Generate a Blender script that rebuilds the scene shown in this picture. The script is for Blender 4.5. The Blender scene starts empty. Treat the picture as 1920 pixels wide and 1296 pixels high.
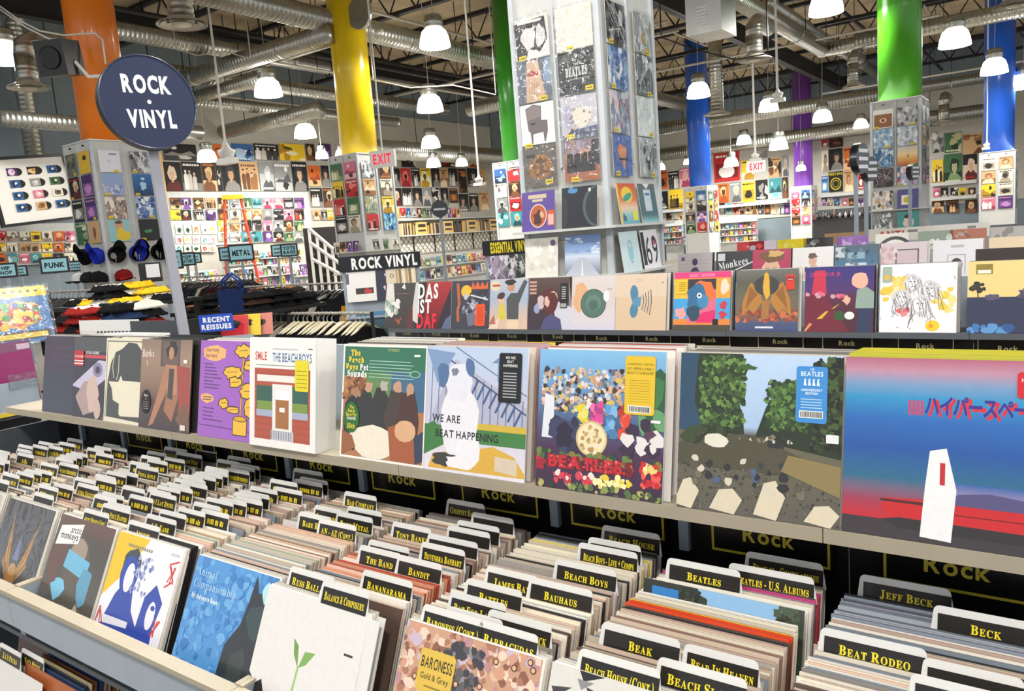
import bpy, math, random
from mathutils import Vector, Matrix
SC = bpy.context.scene
COL = SC.collection
PI = math.pi

# ---------------------------------------------------------------- camera, world, exposure
CF = Vector((-0.57998, 0.80285, -0.13806)); CR = Vector((0.81441, 0.57537, -0.07540)); CU = Vector((-0.01890, 0.15616, 0.98755))
CO = Vector((0.8422, -1.4194, 1.5703)); FPX = 1454.1
cam_data = bpy.data.cameras.new('camera'); cam = bpy.data.objects.new('camera', cam_data); COL.objects.link(cam)
cam_data.sensor_width = 36.0; cam_data.lens = 36.0 * FPX / 1920.0; cam_data.clip_start = 0.05; cam_data.clip_end = 200
m = Matrix.Identity(4)
for i in range(3):
    m[i][0] = CR[i]; m[i][1] = CU[i]; m[i][2] = -CF[i]; m[i][3] = CO[i]
cam.matrix_world = m
SC.camera = cam
world = bpy.data.worlds.new('ambient_fill'); SC.world = world; world.use_nodes = True  # added even ambient fill, entering by the unbuilt sides of the room
bg = world.node_tree.nodes['Background']; bg.inputs[0].default_value = (0.95, 0.97, 1.0, 1); bg.inputs[1].default_value = 0.6
SC.view_settings.view_transform = 'Standard'; SC.view_settings.look = 'None'
SC.view_settings.exposure = 0.28; SC.view_settings.gamma = 1.0
SC.view_settings.use_curve_mapping = False
LAMP_WATTS = 120.0

def at(px, py, X=None, Y=None, Z=None, D=None):
    """the world point on a plane (or at a distance) that the camera sees at a pixel of the 1920x1296 frame"""
    d = CF + CR * ((px - 960) / FPX) - CU * ((py - 648) / FPX)
    if X is not None: t = (X - CO.x) / d.x
    elif Y is not None: t = (Y - CO.y) / d.y
    elif Z is not None: t = (Z - CO.z) / d.z
    else: t = D
    return CO + d * t

# ---------------------------------------------------------------- colour and materials
def lin(c):
    if isinstance(c, str):
        c = c.lstrip('#'); c = tuple(int(c[i:i + 2], 16) for i in (0, 2, 4))
    o = []
    for v in c:
        v = max(0.0, min(255.0, v)) / 255.0
        o.append(v / 12.92 if v <= 0.04045 else ((v + 0.055) / 1.055) ** 2.4)
    return (o[0], o[1], o[2], 1.0)
def mix(a, b, t):
    h = lambda c: tuple(int(c.lstrip('#')[i:i + 2], 16) for i in (0, 2, 4)) if isinstance(c, str) else c
    a, b = h(a), h(b)
    return tuple(a[i] + (b[i] - a[i]) * t for i in range(3))

def nodemat(name):
    mt = bpy.data.materials.new(name); mt.use_nodes = True
    nt = mt.node_tree; b = nt.nodes['Principled BSDF']
    return mt, nt, b
def mat_col(name, rough=0.5, coat=0.0, spec=0.5, grain=0.03, coat_rough=0.05):
    """printed / painted stuff: the colour comes from the mesh's own colour attribute, with a faint procedural grain"""
    mt, nt, b = nodemat(name)
    a = nt.nodes.new('ShaderNodeVertexColor'); a.layer_name = 'Col'
    tc = nt.nodes.new('ShaderNodeTexCoord'); n = nt.nodes.new('ShaderNodeTexNoise'); n.inputs['Scale'].default_value = 60
    nt.links.new(tc.outputs['Object'], n.inputs['Vector'])
    mr = nt.nodes.new('ShaderNodeMapRange'); mr.inputs[3].default_value = 1 - grain; mr.inputs[4].default_value = 1 + grain
    nt.links.new(n.outputs[0], mr.inputs[0])
    mx = nt.nodes.new('ShaderNodeVectorMath'); mx.operation = 'SCALE'
    nt.links.new(a.outputs[0], mx.inputs[0]); nt.links.new(mr.outputs[0], mx.inputs['Scale'])
    nt.links.new(mx.outputs[0], b.inputs['Base Color'])
    b.inputs['Roughness'].default_value = rough; b.inputs['Specular IOR Level'].default_value = spec
    b.inputs['Coat Weight'].default_value = coat; b.inputs['Coat Roughness'].default_value = coat_rough
    return mt
def mat_flat(name, c, rough=0.5, metal=0.0, coat=0.0, grain=0.05, scale=8.0, bump=0.0):
    mt, nt, b = nodemat(name)
    tc = nt.nodes.new('ShaderNodeTexCoord'); n = nt.nodes.new('ShaderNodeTexNoise'); n.inputs['Scale'].default_value = scale
    n.inputs['Detail'].default_value = 4
    nt.links.new(tc.outputs['Object'], n.inputs['Vector'])
    r = nt.nodes.new('ShaderNodeValToRGB'); l = lin(c)
    r.color_ramp.elements[0].position = 0.3; r.color_ramp.elements[1].position = 0.7
    r.color_ramp.elements[0].color = tuple(v * (1 - grain) for v in l[:3]) + (1,)
    r.color_ramp.elements[1].color = tuple(min(1, v * (1 + grain)) for v in l[:3]) + (1,)
    nt.links.new(n.outputs[0], r.inputs[0]); nt.links.new(r.outputs[0], b.inputs['Base Color'])
    b.inputs['Roughness'].default_value = rough; b.inputs['Metallic'].default_value = metal; b.inputs['Coat Weight'].default_value = coat
    if bump:
        bp = nt.nodes.new('ShaderNodeBump'); bp.inputs['Strength'].default_value = bump
        nt.links.new(n.outputs[0], bp.inputs['Height']); nt.links.new(bp.outputs[0], b.inputs['Normal'])
    return mt
def mat_duct():
    """galvanised spiral duct: metallic, with the spangle and the spiral seam of the sheet as a bump"""
    mt, nt, b = nodemat('galvanised_duct')
    tc = nt.nodes.new('ShaderNodeTexCoord')
    w = nt.nodes.new('ShaderNodeTexWave'); w.inputs['Scale'].default_value = 3.2; w.bands_direction = 'Z'; w.inputs['Distortion'].default_value = 0.0
    nt.links.new(tc.outputs['Object'], w.inputs['Vector'])
    n = nt.nodes.new('ShaderNodeTexNoise'); n.inputs['Scale'].default_value = 14
    nt.links.new(tc.outputs['Object'], n.inputs['Vector'])
    r = nt.nodes.new('ShaderNodeValToRGB')
    r.color_ramp.elements[0].color = lin((150, 150, 142)); r.color_ramp.elements[1].color = lin((205, 205, 196))
    nt.links.new(n.outputs[0], r.inputs[0]); nt.links.new(r.outputs[0], b.inputs['Base Color'])
    bp = nt.nodes.new('ShaderNodeBump'); bp.inputs['Strength'].default_value = 0.35; bp.inputs['Distance'].default_value = 0.02
    nt.links.new(w.outputs[1], bp.inputs['Height']); nt.links.new(bp.outputs[0], b.inputs['Normal'])
    b.inputs['Metallic'].default_value = 0.9; b.inputs['Roughness'].default_value = 0.33
    return mt
def mat_glow(name, c, s):
    mt, nt, b = nodemat(name)
    b.inputs['Base Color'].default_value = lin(c); b.inputs['Emission Color'].default_value = lin(c); b.inputs['Emission Strength'].default_value = s
    return mt
def mat_film():
    """clear polythene bag"""
    mt = bpy.data.materials.new('clear_film'); mt.use_nodes = True; nt = mt.node_tree
    for n in list(nt.nodes): nt.nodes.remove(n)
    o = nt.nodes.new('ShaderNodeOutputMaterial'); t = nt.nodes.new('ShaderNodeBsdfTransparent'); g = nt.nodes.new('ShaderNodeBsdfGlossy')
    g.inputs['Roughness'].default_value = 0.12; t.inputs[0].default_value = (0.96, 0.97, 0.97, 1)
    tc = nt.nodes.new('ShaderNodeTexCoord'); n = nt.nodes.new('ShaderNodeTexNoise'); n.inputs['Scale'].default_value = 14; n.inputs['Distortion'].default_value = 1.5
    nt.links.new(tc.outputs['Object'], n.inputs['Vector'])
    bp = nt.nodes.new('ShaderNodeBump'); bp.inputs['Strength'].default_value = 0.5; bp.inputs['Distance'].default_value = 0.02
    nt.links.new(n.outputs[0], bp.inputs['Height']); nt.links.new(bp.outputs[0], g.inputs['Normal'])
    mxs = nt.nodes.new('ShaderNodeMixShader'); mxs.inputs[0].default_value = 0.15
    nt.links.new(t.outputs[0], mxs.inputs[1]); nt.links.new(g.outputs[0], mxs.inputs[2]); nt.links.new(mxs.outputs[0], o.inputs[0])
    return mt
M = dict(
    print=mat_col('printed_card', 0.38, 0.25),
    gloss=mat_col('shrink_wrapped_print', 0.3, 0.6, grain=0.06, coat_rough=0.12),
    matte=mat_col('matte_print', 0.7, 0.0),
    cloth=mat_col('cotton', 0.95, 0.0, 0.1, 0.15),
    paint=mat_col('painted_board', 0.45, 0.15),
    grey=mat_flat('grey_enamelled_steel', (158, 171, 184), 0.42, 0.0, 0.1),
    greyd=mat_flat('dark_grey_steel', (92, 98, 106), 0.5),
    lip=mat_flat('beige_rail_trim', (172, 163, 144), 0.5),
    black=mat_flat('black_plastic', (17, 17, 18), 0.35, 0, 0.2),
    steel=mat_flat('black_steel', (40, 41, 42), 0.5, 0.3),
    white=mat_flat('white_plastic', (232, 232, 228), 0.4),
    board=mat_flat('white_slatboard', (200, 202, 199), 0.55),
    duct=mat_duct(),
    pipe=mat_flat('pale_conduit', (190, 186, 174), 0.4, 0.4),
    film=mat_film(), sheet=mat_flat('galvanised_sheet', (176, 178, 174), .35, .8, 0, .08, 5), pale=mat_flat('pale_grey_trim', (196, 202, 208), .45),
    bowl=mat_glow('lamp_glass', (255, 253, 248), 9.0),
)

# ---------------------------------------------------------------- mesh building
class MB:
    def __init__(s): s.v = []; s.f = []; s.c = []
    def poly(s, pts, col):
        i = len(s.v); s.v.extend(tuple(p) for p in pts); s.f.append(tuple(range(i, i + len(pts))))
        s.c.append(col); return s
    def box(s, x0, x1, y0, y1, z0, z1, col=(200, 200, 200), front=None, top=None, M4=None):
        p = [(x0, y0, z0), (x1, y0, z0), (x1, y1, z0), (x0, y1, z0), (x0, y0, z1), (x1, y0, z1), (x1, y1, z1), (x0, y1, z1)]
        if M4 is not None: p = [tuple(M4 @ Vector(q)) for q in p]
        i = len(s.v); s.v.extend(p)
        for k, f in enumerate(((0, 3, 2, 1), (4, 5, 6, 7), (0, 1, 5, 4), (1, 2, 6, 5), (2, 3, 7, 6), (3, 0, 4, 7))):
            s.f.append(tuple(i + a for a in f)); s.c.append(top if (k == 1 and top) else front if (k == 2 and front) else col)
        return s
    def tube(s, pts, r, n=12, col=(200, 200, 200), cap=True):
        pts = [Vector(p) for p in pts]; rs = r if isinstance(r, (list, tuple)) else [r] * len(pts)
        rings = []; prev = None
        for k, p in enumerate(pts):
            d = (pts[min(k + 1, len(pts) - 1)] - pts[max(k - 1, 0)]).normalized()
            if prev is None:
                a = d.cross(Vector((0, 0, 1)) if abs(d.z) < 0.9 else Vector((1, 0, 0))).normalized()
            else:
                a = (prev - d * prev.dot(d)).normalized()
            prev = a; b = d.cross(a); i = len(s.v)
            for j in range(n):
                t = 2 * PI * j / n; s.v.append(tuple(p + (a * math.cos(t) + b * math.sin(t)) * rs[k]))
            rings.append(i)
        for k in range(len(rings) - 1):
            for j in range(n):
                s.f.append((rings[k] + j, rings[k] + (j + 1) % n, rings[k + 1] + (j + 1) % n, rings[k + 1] + j)); s.c.append(col)
        if cap:
            s.f.append(tuple(rings[0] + j for j in reversed(range(n)))); s.c.append(col)
            s.f.append(tuple(rings[-1] + j for j in range(n))); s.c.append(col)
        return s
    def lathe(s, prof, n=20, c=(0, 0, 0), col=(200, 200, 200)):
        i0 = len(s.v)
        for r, z in prof:
            for j in range(n):
                t = 2 * PI * j / n; s.v.append((c[0] + r * math.cos(t), c[1] + r * math.sin(t), c[2] + z))
        for k in range(len(prof) - 1):
            for j in range(n):
                a, b = i0 + k * n, i0 + (k + 1) * n
                s.f.append((a + j, a + (j + 1) % n, b + (j + 1) % n, b + j)); s.c.append(col)
        return s
    def prism(s, pts2, y0, y1, col, side=None):
        """extrude an outline given in x,z along y"""
        n = len(pts2); i = len(s.v)
        s.v.extend((p[0], y0, p[1]) for p in pts2); s.v.extend((p[0], y1, p[1]) for p in pts2)
        s.f.append(tuple(range(i, i + n))); s.c.append(col)
        s.f.append(tuple(reversed(range(i + n, i + 2 * n)))); s.c.append(side or col)
        for k in range(n):
            s.f.append((i + k, i + n + k, i + n + (k + 1) % n, i + (k + 1) % n)); s.c.append(side or col)
        return s
    def mesh(s, name, mat, smooth=False):
        me = bpy.data.meshes.new(name); me.from_pydata(s.v, [], s.f)
        at_ = me.color_attributes.new('Col', 'FLOAT_COLOR', 'CORNER'); buf = []
        cache = {}
        for f, c in zip(s.f, s.c):
            if isinstance(c, list):
                for q in c: buf.extend(lin(q))
            else:
                l = cache.get(c)
                if l is None: l = cache[c] = lin(c)
                for _ in f: buf.extend(l)
        at_.data.foreach_set('color', buf)
        me.materials.append(mat)
        if smooth: me.polygons.foreach_set('use_smooth', [True] * len(me.polygons))
        me.update(); return me
    def build(s, name, mat, parent=None, loc=(0, 0, 0), rot=(0, 0, 0), smooth=False):
        return link(name, s.mesh(name, M[mat] if isinstance(mat, str) else mat, smooth), parent, loc, rot)

def link(name, data, parent=None, loc=(0, 0, 0), rot=(0, 0, 0)):
    o = bpy.data.objects.new(name, data); COL.objects.link(o)
    o.location = loc; o.rotation_euler = rot
    if parent is not None: o.parent = parent
    return o
def tag(o, label, cat, group=None, kind=None):
    o['label'] = label; o['category'] = cat
    if group: o['group'] = group
    if kind: o['kind'] = kind
    return o
def empty(name, label, cat, loc=(0, 0, 0), rot=(0, 0, 0), group=None):
    o = link(name, None, None, loc, rot); o.empty_display_size = 0.05
    return tag(o, label, cat, group)
def struct(o):
    o['kind'] = 'structure'; return o
def dup(root, label, loc, rot=None, group=None):
    r = root.copy(); COL.objects.link(r); r.location = loc
    if rot is not None: r.rotation_euler = rot
    r['label'] = label
    if group: r['group'] = group
    for ch in list(root.children):
        c = ch.copy(); COL.objects.link(c); c.parent = r
        for g in list(ch.children):
            d = g.copy(); COL.objects.link(d); d.parent = c
    return r

# ---------------------------------------------------------------- lettering: one little mesh per glyph, cached, laid out by hand
_gl = {}
_fc = bpy.data.curves.new('glyph', 'FONT'); _fo = bpy.data.objects.new('glyph', _fc); COL.objects.link(_fo)
def glyph(ch, serif=False, bold=0.0):
    k = (ch, serif, bold)
    if k in _gl: return _gl[k]
    body = ch
    if serif and 'A' <= ch <= 'Z': body = chr(0x1D400 + ord(ch) - 65)
    elif serif and 'a' <= ch <= 'z': body = chr(0x1D41A + ord(ch) - 97)
    _fc.body = body; _fc.resolution_u = 3; _fc.offset = bold; _fc.size = 1.0
    dg = bpy.context.evaluated_depsgraph_get(); dg.update()
    me = bpy.data.meshes.new_from_object(_fo.evaluated_get(dg), depsgraph=dg)
    vs = [(v.co.x, v.co.y) for v in me.vertices]; fs = [tuple(p.vertices) for p in me.polygons]
    bpy.data.meshes.remove(me)
    if vs:
        x0 = min(v[0] for v in vs); x1 = max(v[0] for v in vs)
        vs = [(v[0] - x0, v[1]) for v in vs]; w = x1 - x0
    else: w = 0.26
    _gl[k] = (vs, fs, w); return _gl[k]
def layout(text, cap=1.0, serif=False, bold=0.0, sx=1.0, smallcaps=False, track=0.1):
    """list of (verts, faces) in units of the capital height, plus total width"""
    out = []; x = 0.0; K = cap / 0.70
    for ch in text:
        if ch == ' ': x += 0.28 * K * sx; continue
        sc = 1.0; c = ch
        if smallcaps and ch.islower(): c = ch.upper(); sc = 0.78
        vs, fs, w = glyph(c, serif, bold)
        out.append(([(x + v[0] * K * sx * sc, v[1] * K * sc) for v in vs], fs)); x += (w * sc + track * sc) * K * sx
    return out, max(0.0, x - track * K * sx)

# ---------------------------------------------------------------- flat artwork: layered shapes printed on a face
class Art(MB):
    """a printed face in the x,z plane looking towards -y; shapes use 0..1 coordinates"""
    def __init__(s, w, h, y=0.0, step=0.000006, ox=0.0, oz=0.0):
        super().__init__(); s.w, s.h, s.y, s.step, s.n, s.ox, s.oz = w, h, y, step, 0, ox, oz
    def _p(s, x, z): return (s.ox + x * s.w, s.y - s.n * s.step, s.oz + z * s.h)
    def P(s, pts, col):
        pts = clip(pts)
        if len(pts) < 3: return s
        s.n += 1; return s.poly([s._p(*p) for p in pts], col)
    def R(s, x0, z0, x1, z1, col): return s.P([(x0, z0), (x1, z0), (x1, z1), (x0, z1)], col)
    def E(s, cx, cz, rx, rz, col, n=18, a0=0.0):
        ca, sa = math.cos(a0), math.sin(a0); q = s.h / s.w
        pts = []
        for k in range(n):
            t = 2 * PI * k / n; u, v = rx * math.cos(t), rz * math.sin(t)
            pts.append((cx + (u * ca - v * sa), cz + (u * sa + v * ca)))
        return s.P(pts, col)
    def G(s, x0, z0, x1, z1, stops):
        """printed colour gradient, bottom to top: stops = [(t, colour)...]"""
        s.n += 1
        for (ta, ca), (tb, cb) in zip(stops, stops[1:]):
            a, b = z0 + (z1 - z0) * ta, z0 + (z1 - z0) * tb
            s.v.extend([s._p(x0, a), s._p(x1, a), s._p(x1, b), s._p(x0, b)]); i = len(s.v)
            s.f.append((i - 4, i - 3, i - 2, i - 1)); s.c.append([ca, ca, cb, cb])
        return s
    def L(s, pts, wd, col):
        for a, b in zip(pts, pts[1:]):
            dx, dz = b[0] - a[0], b[1] - a[1]; l = math.hypot(dx, dz) or 1; nx, nz = -dz / l * wd / 2, dx / l * wd / 2
            s.P([(a[0] + nx, a[1] + nz), (a[0] - nx, a[1] - nz), (b[0] - nx, b[1] - nz), (b[0] + nx, b[1] + nz)], col)
        return s
    def B(s, cx, cz, rx, rz, col, rng, n=16, j=0.3):
        pts = []
        for k in range(n):
            t = 2 * PI * k / n; q = 1 + rng.uniform(-j, j); pts.append((cx + rx * q * math.cos(t), cz + rz * q * math.sin(t)))
        return s.P(pts, col)
    def S(s, x0, z0, x1, z1, cols, n, r, rng, asp=1.0, j=0.3, k=8):
        for _ in range(n):
            q = r * rng.uniform(0.6, 1.4); s.B(rng.uniform(x0, x1), rng.uniform(z0, z1), q, q * asp, rng.choice(cols), rng, k, j)
        return s
    def T(s, text, x, z, cap, col, al='l', sx=1.0, serif=False, bold=0.0, smallcaps=False, rot=0.0, fit=None, track=0.1):
        gl, w = layout(text, cap, serif, bold, sx, smallcaps, track)
        q = s.h / s.w; w *= q
        kx = 1.0
        if fit and w > fit: kx = fit / w; w = fit
        off = {'l': 0, 'c': -w / 2, 'r': -w}[al]; s.n += 1; ca, sa = math.cos(rot), math.sin(rot)
        for vs, fs in gl:
            i = len(s.v)
            for vx, vz in vs:
                u = off + vx * q * kx; s.v.append(s._p(x + u * ca - vz * sa / q, z + (u * sa / q + vz * ca) if rot else z + vz))
            for f in fs: s.f.append(tuple(i + a for a in f)); s.c.append(col)
        return s
def flatten(a, thick=.0012):
    """press all printed layers into a film thinner than a millimetre or so"""
    d = a.n * a.step
    if d > thick:
        k = thick / d; a.v = [(x, a.y + (y - a.y) * k if y < a.y else y, z) for x, y, z in a.v]
    return a
def clip(pts):
    for ax, lim, sg in ((0, 0.0, 1), (0, 1.0, -1), (1, 0.0, 1), (1, 1.0, -1)):
        if not pts: return pts
        out = []
        for i in range(len(pts)):
            a, b = pts[i - 1], pts[i]
            ia, ib = (a[ax] - lim) * sg >= 0, (b[ax] - lim) * sg >= 0
            if ia != ib:
                t = (lim - a[ax]) / (b[ax] - a[ax]); out.append((a[0] + (b[0] - a[0]) * t, a[1] + (b[1] - a[1]) * t))
            if ib: out.append(b)
        pts = out
    return pts

PALS = [('black', 'white', ['#141414', '#e8e4dc', '#8a8680', '#3a3836', '#c9c4ba']), ('black', 'red', ['#17100f', '#b5271f', '#5c1a16', '#e0c9b0', '#d8502e']),
        ('brown', 'orange', ['#3a2417', '#c77a34', '#7a4a28', '#e6c38c', '#1c1310']), ('cream', 'black', ['#e9e1cd', '#222020', '#a99c84', '#6d6355', '#f4efe2']),
        ('blue', 'white', ['#2f5f9a', '#dfe7ee', '#7fa5c8', '#16283f', '#a9c4d8']), ('yellow', 'black', ['#f0cb2c', '#191713', '#b98a1c', '#f7ecc0', '#5a4a1c']),
        ('grey', 'white', ['#8b8d8c', '#ecebe7', '#55585a', '#bdbfbd', '#2b2d2e']), ('green', 'cream', ['#3f6b45', '#e6e1c6', '#7fa06a', '#1d2f22', '#b9b78a']),
        ('pink', 'white', ['#d9758f', '#f6ece9', '#a83c5b', '#f0b9bb', '#4a2430']), ('purple', 'pink', ['#4a2a66', '#c58bc0', '#7b4f9b', '#e8d2e2', '#1e1430']),
        ('red', 'white', ['#c3272b', '#f3eee8', '#7e1519', '#e78a7a', '#2a1010']), ('tan', 'brown', ['#cfa878', '#6a4426', '#e9d6b4', '#97683c', '#30201a']),
        ('teal', 'white', ['#3f8f95', '#e5efec', '#1f4b52', '#9ccac6', '#6fb0ad'])]
def rand_art(a, rng, pal=None, kind=None):
    """a small generic picture"""
    p = pal[2] if pal else rng.choice(PALS)[2]
    kind = kind or rng.choice(['portrait', 'portrait', 'group', 'abstract', 'scene', 'type'])
    a.R(0, 0, 1, 1, p[0])
    if kind == 'portrait':
        if rng.random() < 0.5: a.R(0, 0, 1, rng.uniform(0.3, 0.6), p[3])
        cx = rng.uniform(0.4, 0.6); sk = rng.choice(['#d9b493', '#c89a78', p[1], p[4]])
        a.B(cx, 0.05, 0.42, 0.34, p[2], rng, 14, 0.15); a.B(cx, 0.6, 0.25, 0.26, p[3 if p[3] != p[0] else 1], rng, 14, 0.18)
        a.R(cx - .06, .3, cx + .06, .5, sk); a.E(cx, 0.56, 0.15, 0.19, sk); a.B(cx, .74, .18, .07, p[3], rng, 10, .2)
        a.E(cx - .06, .58, .022, .014, '#2a2320', 8); a.E(cx + .06, .58, .022, .014, '#2a2320', 8); a.R(cx - .04, .455, cx + .04, .47, '#9a4c44')
    elif kind == 'group':
        a.R(0, 0, 1, .28, p[2])
        for k in range(rng.choice([3, 4])):
            x = 0.17 + k * 0.22 + rng.uniform(-.03, .03); h = rng.uniform(.55, .72); c = rng.choice([p[1], p[3], p[4]])
            a.P([(x - .1, .05), (x + .1, .05), (x + .11, h - .15), (x + .05, h - .08), (x - .05, h - .08), (x - .11, h - .15)], c); a.E(x, h, .055, .075, rng.choice(['#d9b493', '#c89a78', p[1]]), 10); a.B(x, h + .06, .06, .03, '#241c18', rng, 8)
    elif kind == 'abstract':
        for _ in range(6): a.B(rng.random(), rng.random(), rng.uniform(.12, .35), rng.uniform(.1, .3), rng.choice(p), rng, 10, .35)
    elif kind == 'scene':
        a.R(0, 0, 1, rng.uniform(.3, .5), p[3]); a.P([(0, .3), (.25, rng.uniform(.4, .7)), (.5, .4), (.8, rng.uniform(.4, .75)), (1, .3)], p[2])
        a.E(rng.uniform(.2, .8), .75, .09, .09, p[1]); a.B(rng.uniform(.3, .7), .2, .18, .12, p[4], rng)
    else:
        a.R(.08, .12, .92, .62, p[2]); a.B(.5, .36, .3, .2, p[1], rng, 12, .25)
    if kind == 'type' or rng.random() < 0.55:
        x = .08
        zz = rng.choice([.86, .84, .06])
        while x < .85:
            w = rng.uniform(.05, .16); a.R(x, zz, min(.92, x + w), zz + .07, p[1]); x += w + .03
    return a
ORD = ['', 'first', 'second', 'third', 'fourth', 'fifth', 'sixth', 'seventh', 'eighth', 'ninth', 'tenth', 'eleventh', 'twelfth', 'thirteenth', 'fourteenth', 'fifteenth', 'sixteenth', 'seventeenth', 'eighteenth', 'nineteenth', 'twentieth', 'twenty-first', 'twenty-second', 'twenty-third', 'twenty-fourth', 'twenty-fifth', 'twenty-sixth', 'twenty-seventh', 'twenty-eighth']
# ================================================================ the room
WX, WY, CZ = -18.0, 32.0, 7.3
K = 1.45
zz = lambda z: 1.57 + (z - 1.57) * K
def surf(name, x0, x1, y0, y1, z0, z1, mat):
    return struct(MB().box(x0, x1, y0, y1, z0, z1).build(name, mat))
M['floor'] = mat_flat('sealed_concrete_floor', (150, 142, 130), 0.35, 0, 0.1, 0.12, 1.5)
M['deck'] = mat_flat('ceiling_deck', (178, 161, 132), 0.9, 0, 0, 0.28, 1.3, 0.3)
M['wallblue'] = mat_flat('grey_blue_wall_paint', (120, 134, 142), 0.7, 0, 0, 0.06, 2)
M['wallpale'] = mat_flat('pale_wall_paint', (188, 185, 175), 0.7, 0, 0, 0.05, 2)
surf('floor', WX - .1, 12, -6, WY + .1, -.1, 0, 'floor')
surf('ceiling', WX - .1, 12, -6, WY + .1, CZ, CZ + .1, 'deck')
surf('wall_left', WX - .1, WX, -6, WY + .1, 0, CZ, 'wallblue')
surf('wall_back', WX, 12, WY, WY + .1, 0, CZ, 'wallblue')

# roof joists (along x) and girders (along y)
def joist(y, x0=WX + .05, x1=11.8):
    b = MB(); zt, zb = CZ - .01, CZ - .72
    b.box(x0, x1, y - .07, y + .07, zt - .08, zt); b.box(x0, x1, y - .07, y + .07, zb, zb + .08)
    n = int((x1 - x0) / .8); d = (x1 - x0) / n
    for k in range(n):
        b.tube([(x0 + k * d, y, zb + .05), (x0 + (k + .5) * d, y, zt - .05), (x0 + (k + 1) * d, y, zb + .05)], .025, 4, cap=False)
    return b.mesh('ceiling_joist', M['steel'])
jm = joist(0)
for k in range(11):
    o = link('ceiling_joist', jm, None, (0, -.8 + 3.2 * k, 0))
    tag(o, 'dark open-web steel joist spanning under the ceiling deck', 'joist', 'roof joists')
gm = MB().box(-.1, .1, -5.5, WY - .05, -.02, 0).box(-.015, .015, -5.5, WY - .05, -.45, 0).box(-.1, .1, -5.5, WY - .05, -.45, -.43).mesh('ceiling_girder', M['steel'])
for x, l in ((-14.4, 'dark steel girder nearest the left wall'), (-6.2, 'dark steel girder running back through the middle of the ceiling'), (3.0, 'dark steel girder on the right of the ceiling')):
    tag(link('ceiling_girder', gm, None, (x, 0, CZ - .74)), l, 'girder', 'roof girders')

# ducts and pipes: two pixel ends give a line at height z, along x or y
def run(a, b, z, axis):
    z = zz(z); p = at(*a, Z=z); q = at(*b, Z=z)
    if axis == 'y': q = Vector((p.x, max(min(q.y, WY - .2), p.y + .5), z))
    else: q = Vector((max(min(q.x, 11.5), WX + .2), p.y, z))
    return p, q
def duct(a, b, z, r, axis, label, ext=(0, 0), bands=True, mat='duct', name='air_duct', cat='duct', group='ceiling ducts'):
    r *= K; ext = (ext[0] * K, ext[1] * K); p, q = run(a, b, z, axis); d = (q - p); L = d.length; d.normalize()
    p = p - d * ext[0]; L += ext[0] + ext[1]
    if axis == 'y': L = max(.3, min(L, WY - .3 - p.y))
    else:
        if d.x > 0: L = min(L, 11.6 - p.x)
        else: L = min(L, p.x - WX - .3)
    rot = (-PI / 2, 0, 0) if axis == 'y' else (0, PI / 2 * (1 if d.x > 0 else -1), 0)
    o = MB().tube([(0, 0, 0), (0, 0, L)], r, 20).build(name, mat, None, p, rot, True)
    tag(o, label, cat, group)
    mwi = (Matrix.Translation(p) @ o.rotation_euler.to_matrix().to_4x4()).inverted(); n_ = max(2, int(L / 3.5))
    for q_ in range(n_):
        c_ = p + d * (L * (q_ + .5) / n_); hz = MB().box(c_.x - .008, c_.x + .008, c_.y - .008, c_.y + .008, c_.z + r * .9, CZ - .005).build('hanger_strap', 'steel', o); hz.matrix_parent_inverse = mwi
    if bands:
        k = 1.4
        while k < L:
            link('joint_band', _band(r), o, (0, 0, k)); k += 3.0
    return o
_bands = {}
def _band(r):
    if r not in _bands: _bands[r] = MB().tube([(0, 0, -.025), (0, 0, .025)], r * 1.07, 20).mesh('joint_band', M['duct'], True)
    return _bands[r]
duct((480, 8), (960, 100), 4.55, .15, 'y', 'long fat spiral duct passing in front of the yellow column top', (2.5, 9))
o = MB().tube([(0, 0, 0), (0, 0, .07)], .29, 24).build('duct_flange', 'duct', None, at(672, 24, Z=zz(4.55)), (-PI / 2, 0, 0)); tag(o, 'round end plate clamped on the fat duct near the yellow column', 'flange')
duct((620, 62), (330, 170), 4.35, .13, 'x', 'slanting spiral duct left of the yellow column, just under the fat duct', (0, .3))
duct((470, 200), (640, 232), 4.2, .1, 'y', 'slim duct running back beside the yellow column, behind a lamp', (1.4, 1))
duct((540, 165), (640, 182), 4.5, .12, 'y', 'spiral duct running back left of the yellow column, upper one', (2.4, 3))
duct((210, 55), (423, 92), 4.75, .13, 'y', 'spiral duct running back from the orange column top', (0, 2))
duct((480, 150), (367, 168), 4.2, .1, 'x', 'short cross duct right of the round sign', (.3, 1.2))
duct((600, 205), (490, 232), 3.9, .13, 'x', 'low cross duct behind the lamps left of the yellow column', (0, 4))
duct((0, 222), (133, 232), 3.6, .11, 'y', 'low duct along the left wall behind the orange column', (0, 2.0))
duct((1227, 243), (1413, 207), 4.1, .16, 'x', 'cross duct right of the white tower, upper of the pair', (1.5, 3))
duct((1230, 292), (1393, 268), 3.75, .19, 'x', 'cross duct right of the white tower, lower fat one', (6, 5))
duct((1440, 33), (1535, 92), 4.6, .13, 'y', 'duct running back to the elbow left of the green column', (1.5, .2))
duct((1535, 95), (1660, 72), 4.6, .13, 'x', 'cross duct leaving the elbow toward the near green column', (0, .3))
duct((1500, 45), (1640, 125), 5.0, .12, 'y', 'upper duct running back behind the near green column', (2, 3))
duct((1723, 55), (1920, 23), 4.5, .13, 'x', 'bright duct leaving the near green column to the right', (1, 3))
duct((1440, 208), (1647, 178), 4.3, .12, 'x', 'far cross duct left of the near green column, upper one', (3, 3))
duct((1440, 262), (1623, 235), 3.65, .16, 'x', 'far cross duct left of the near green column, lower one', (1, 3))
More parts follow.
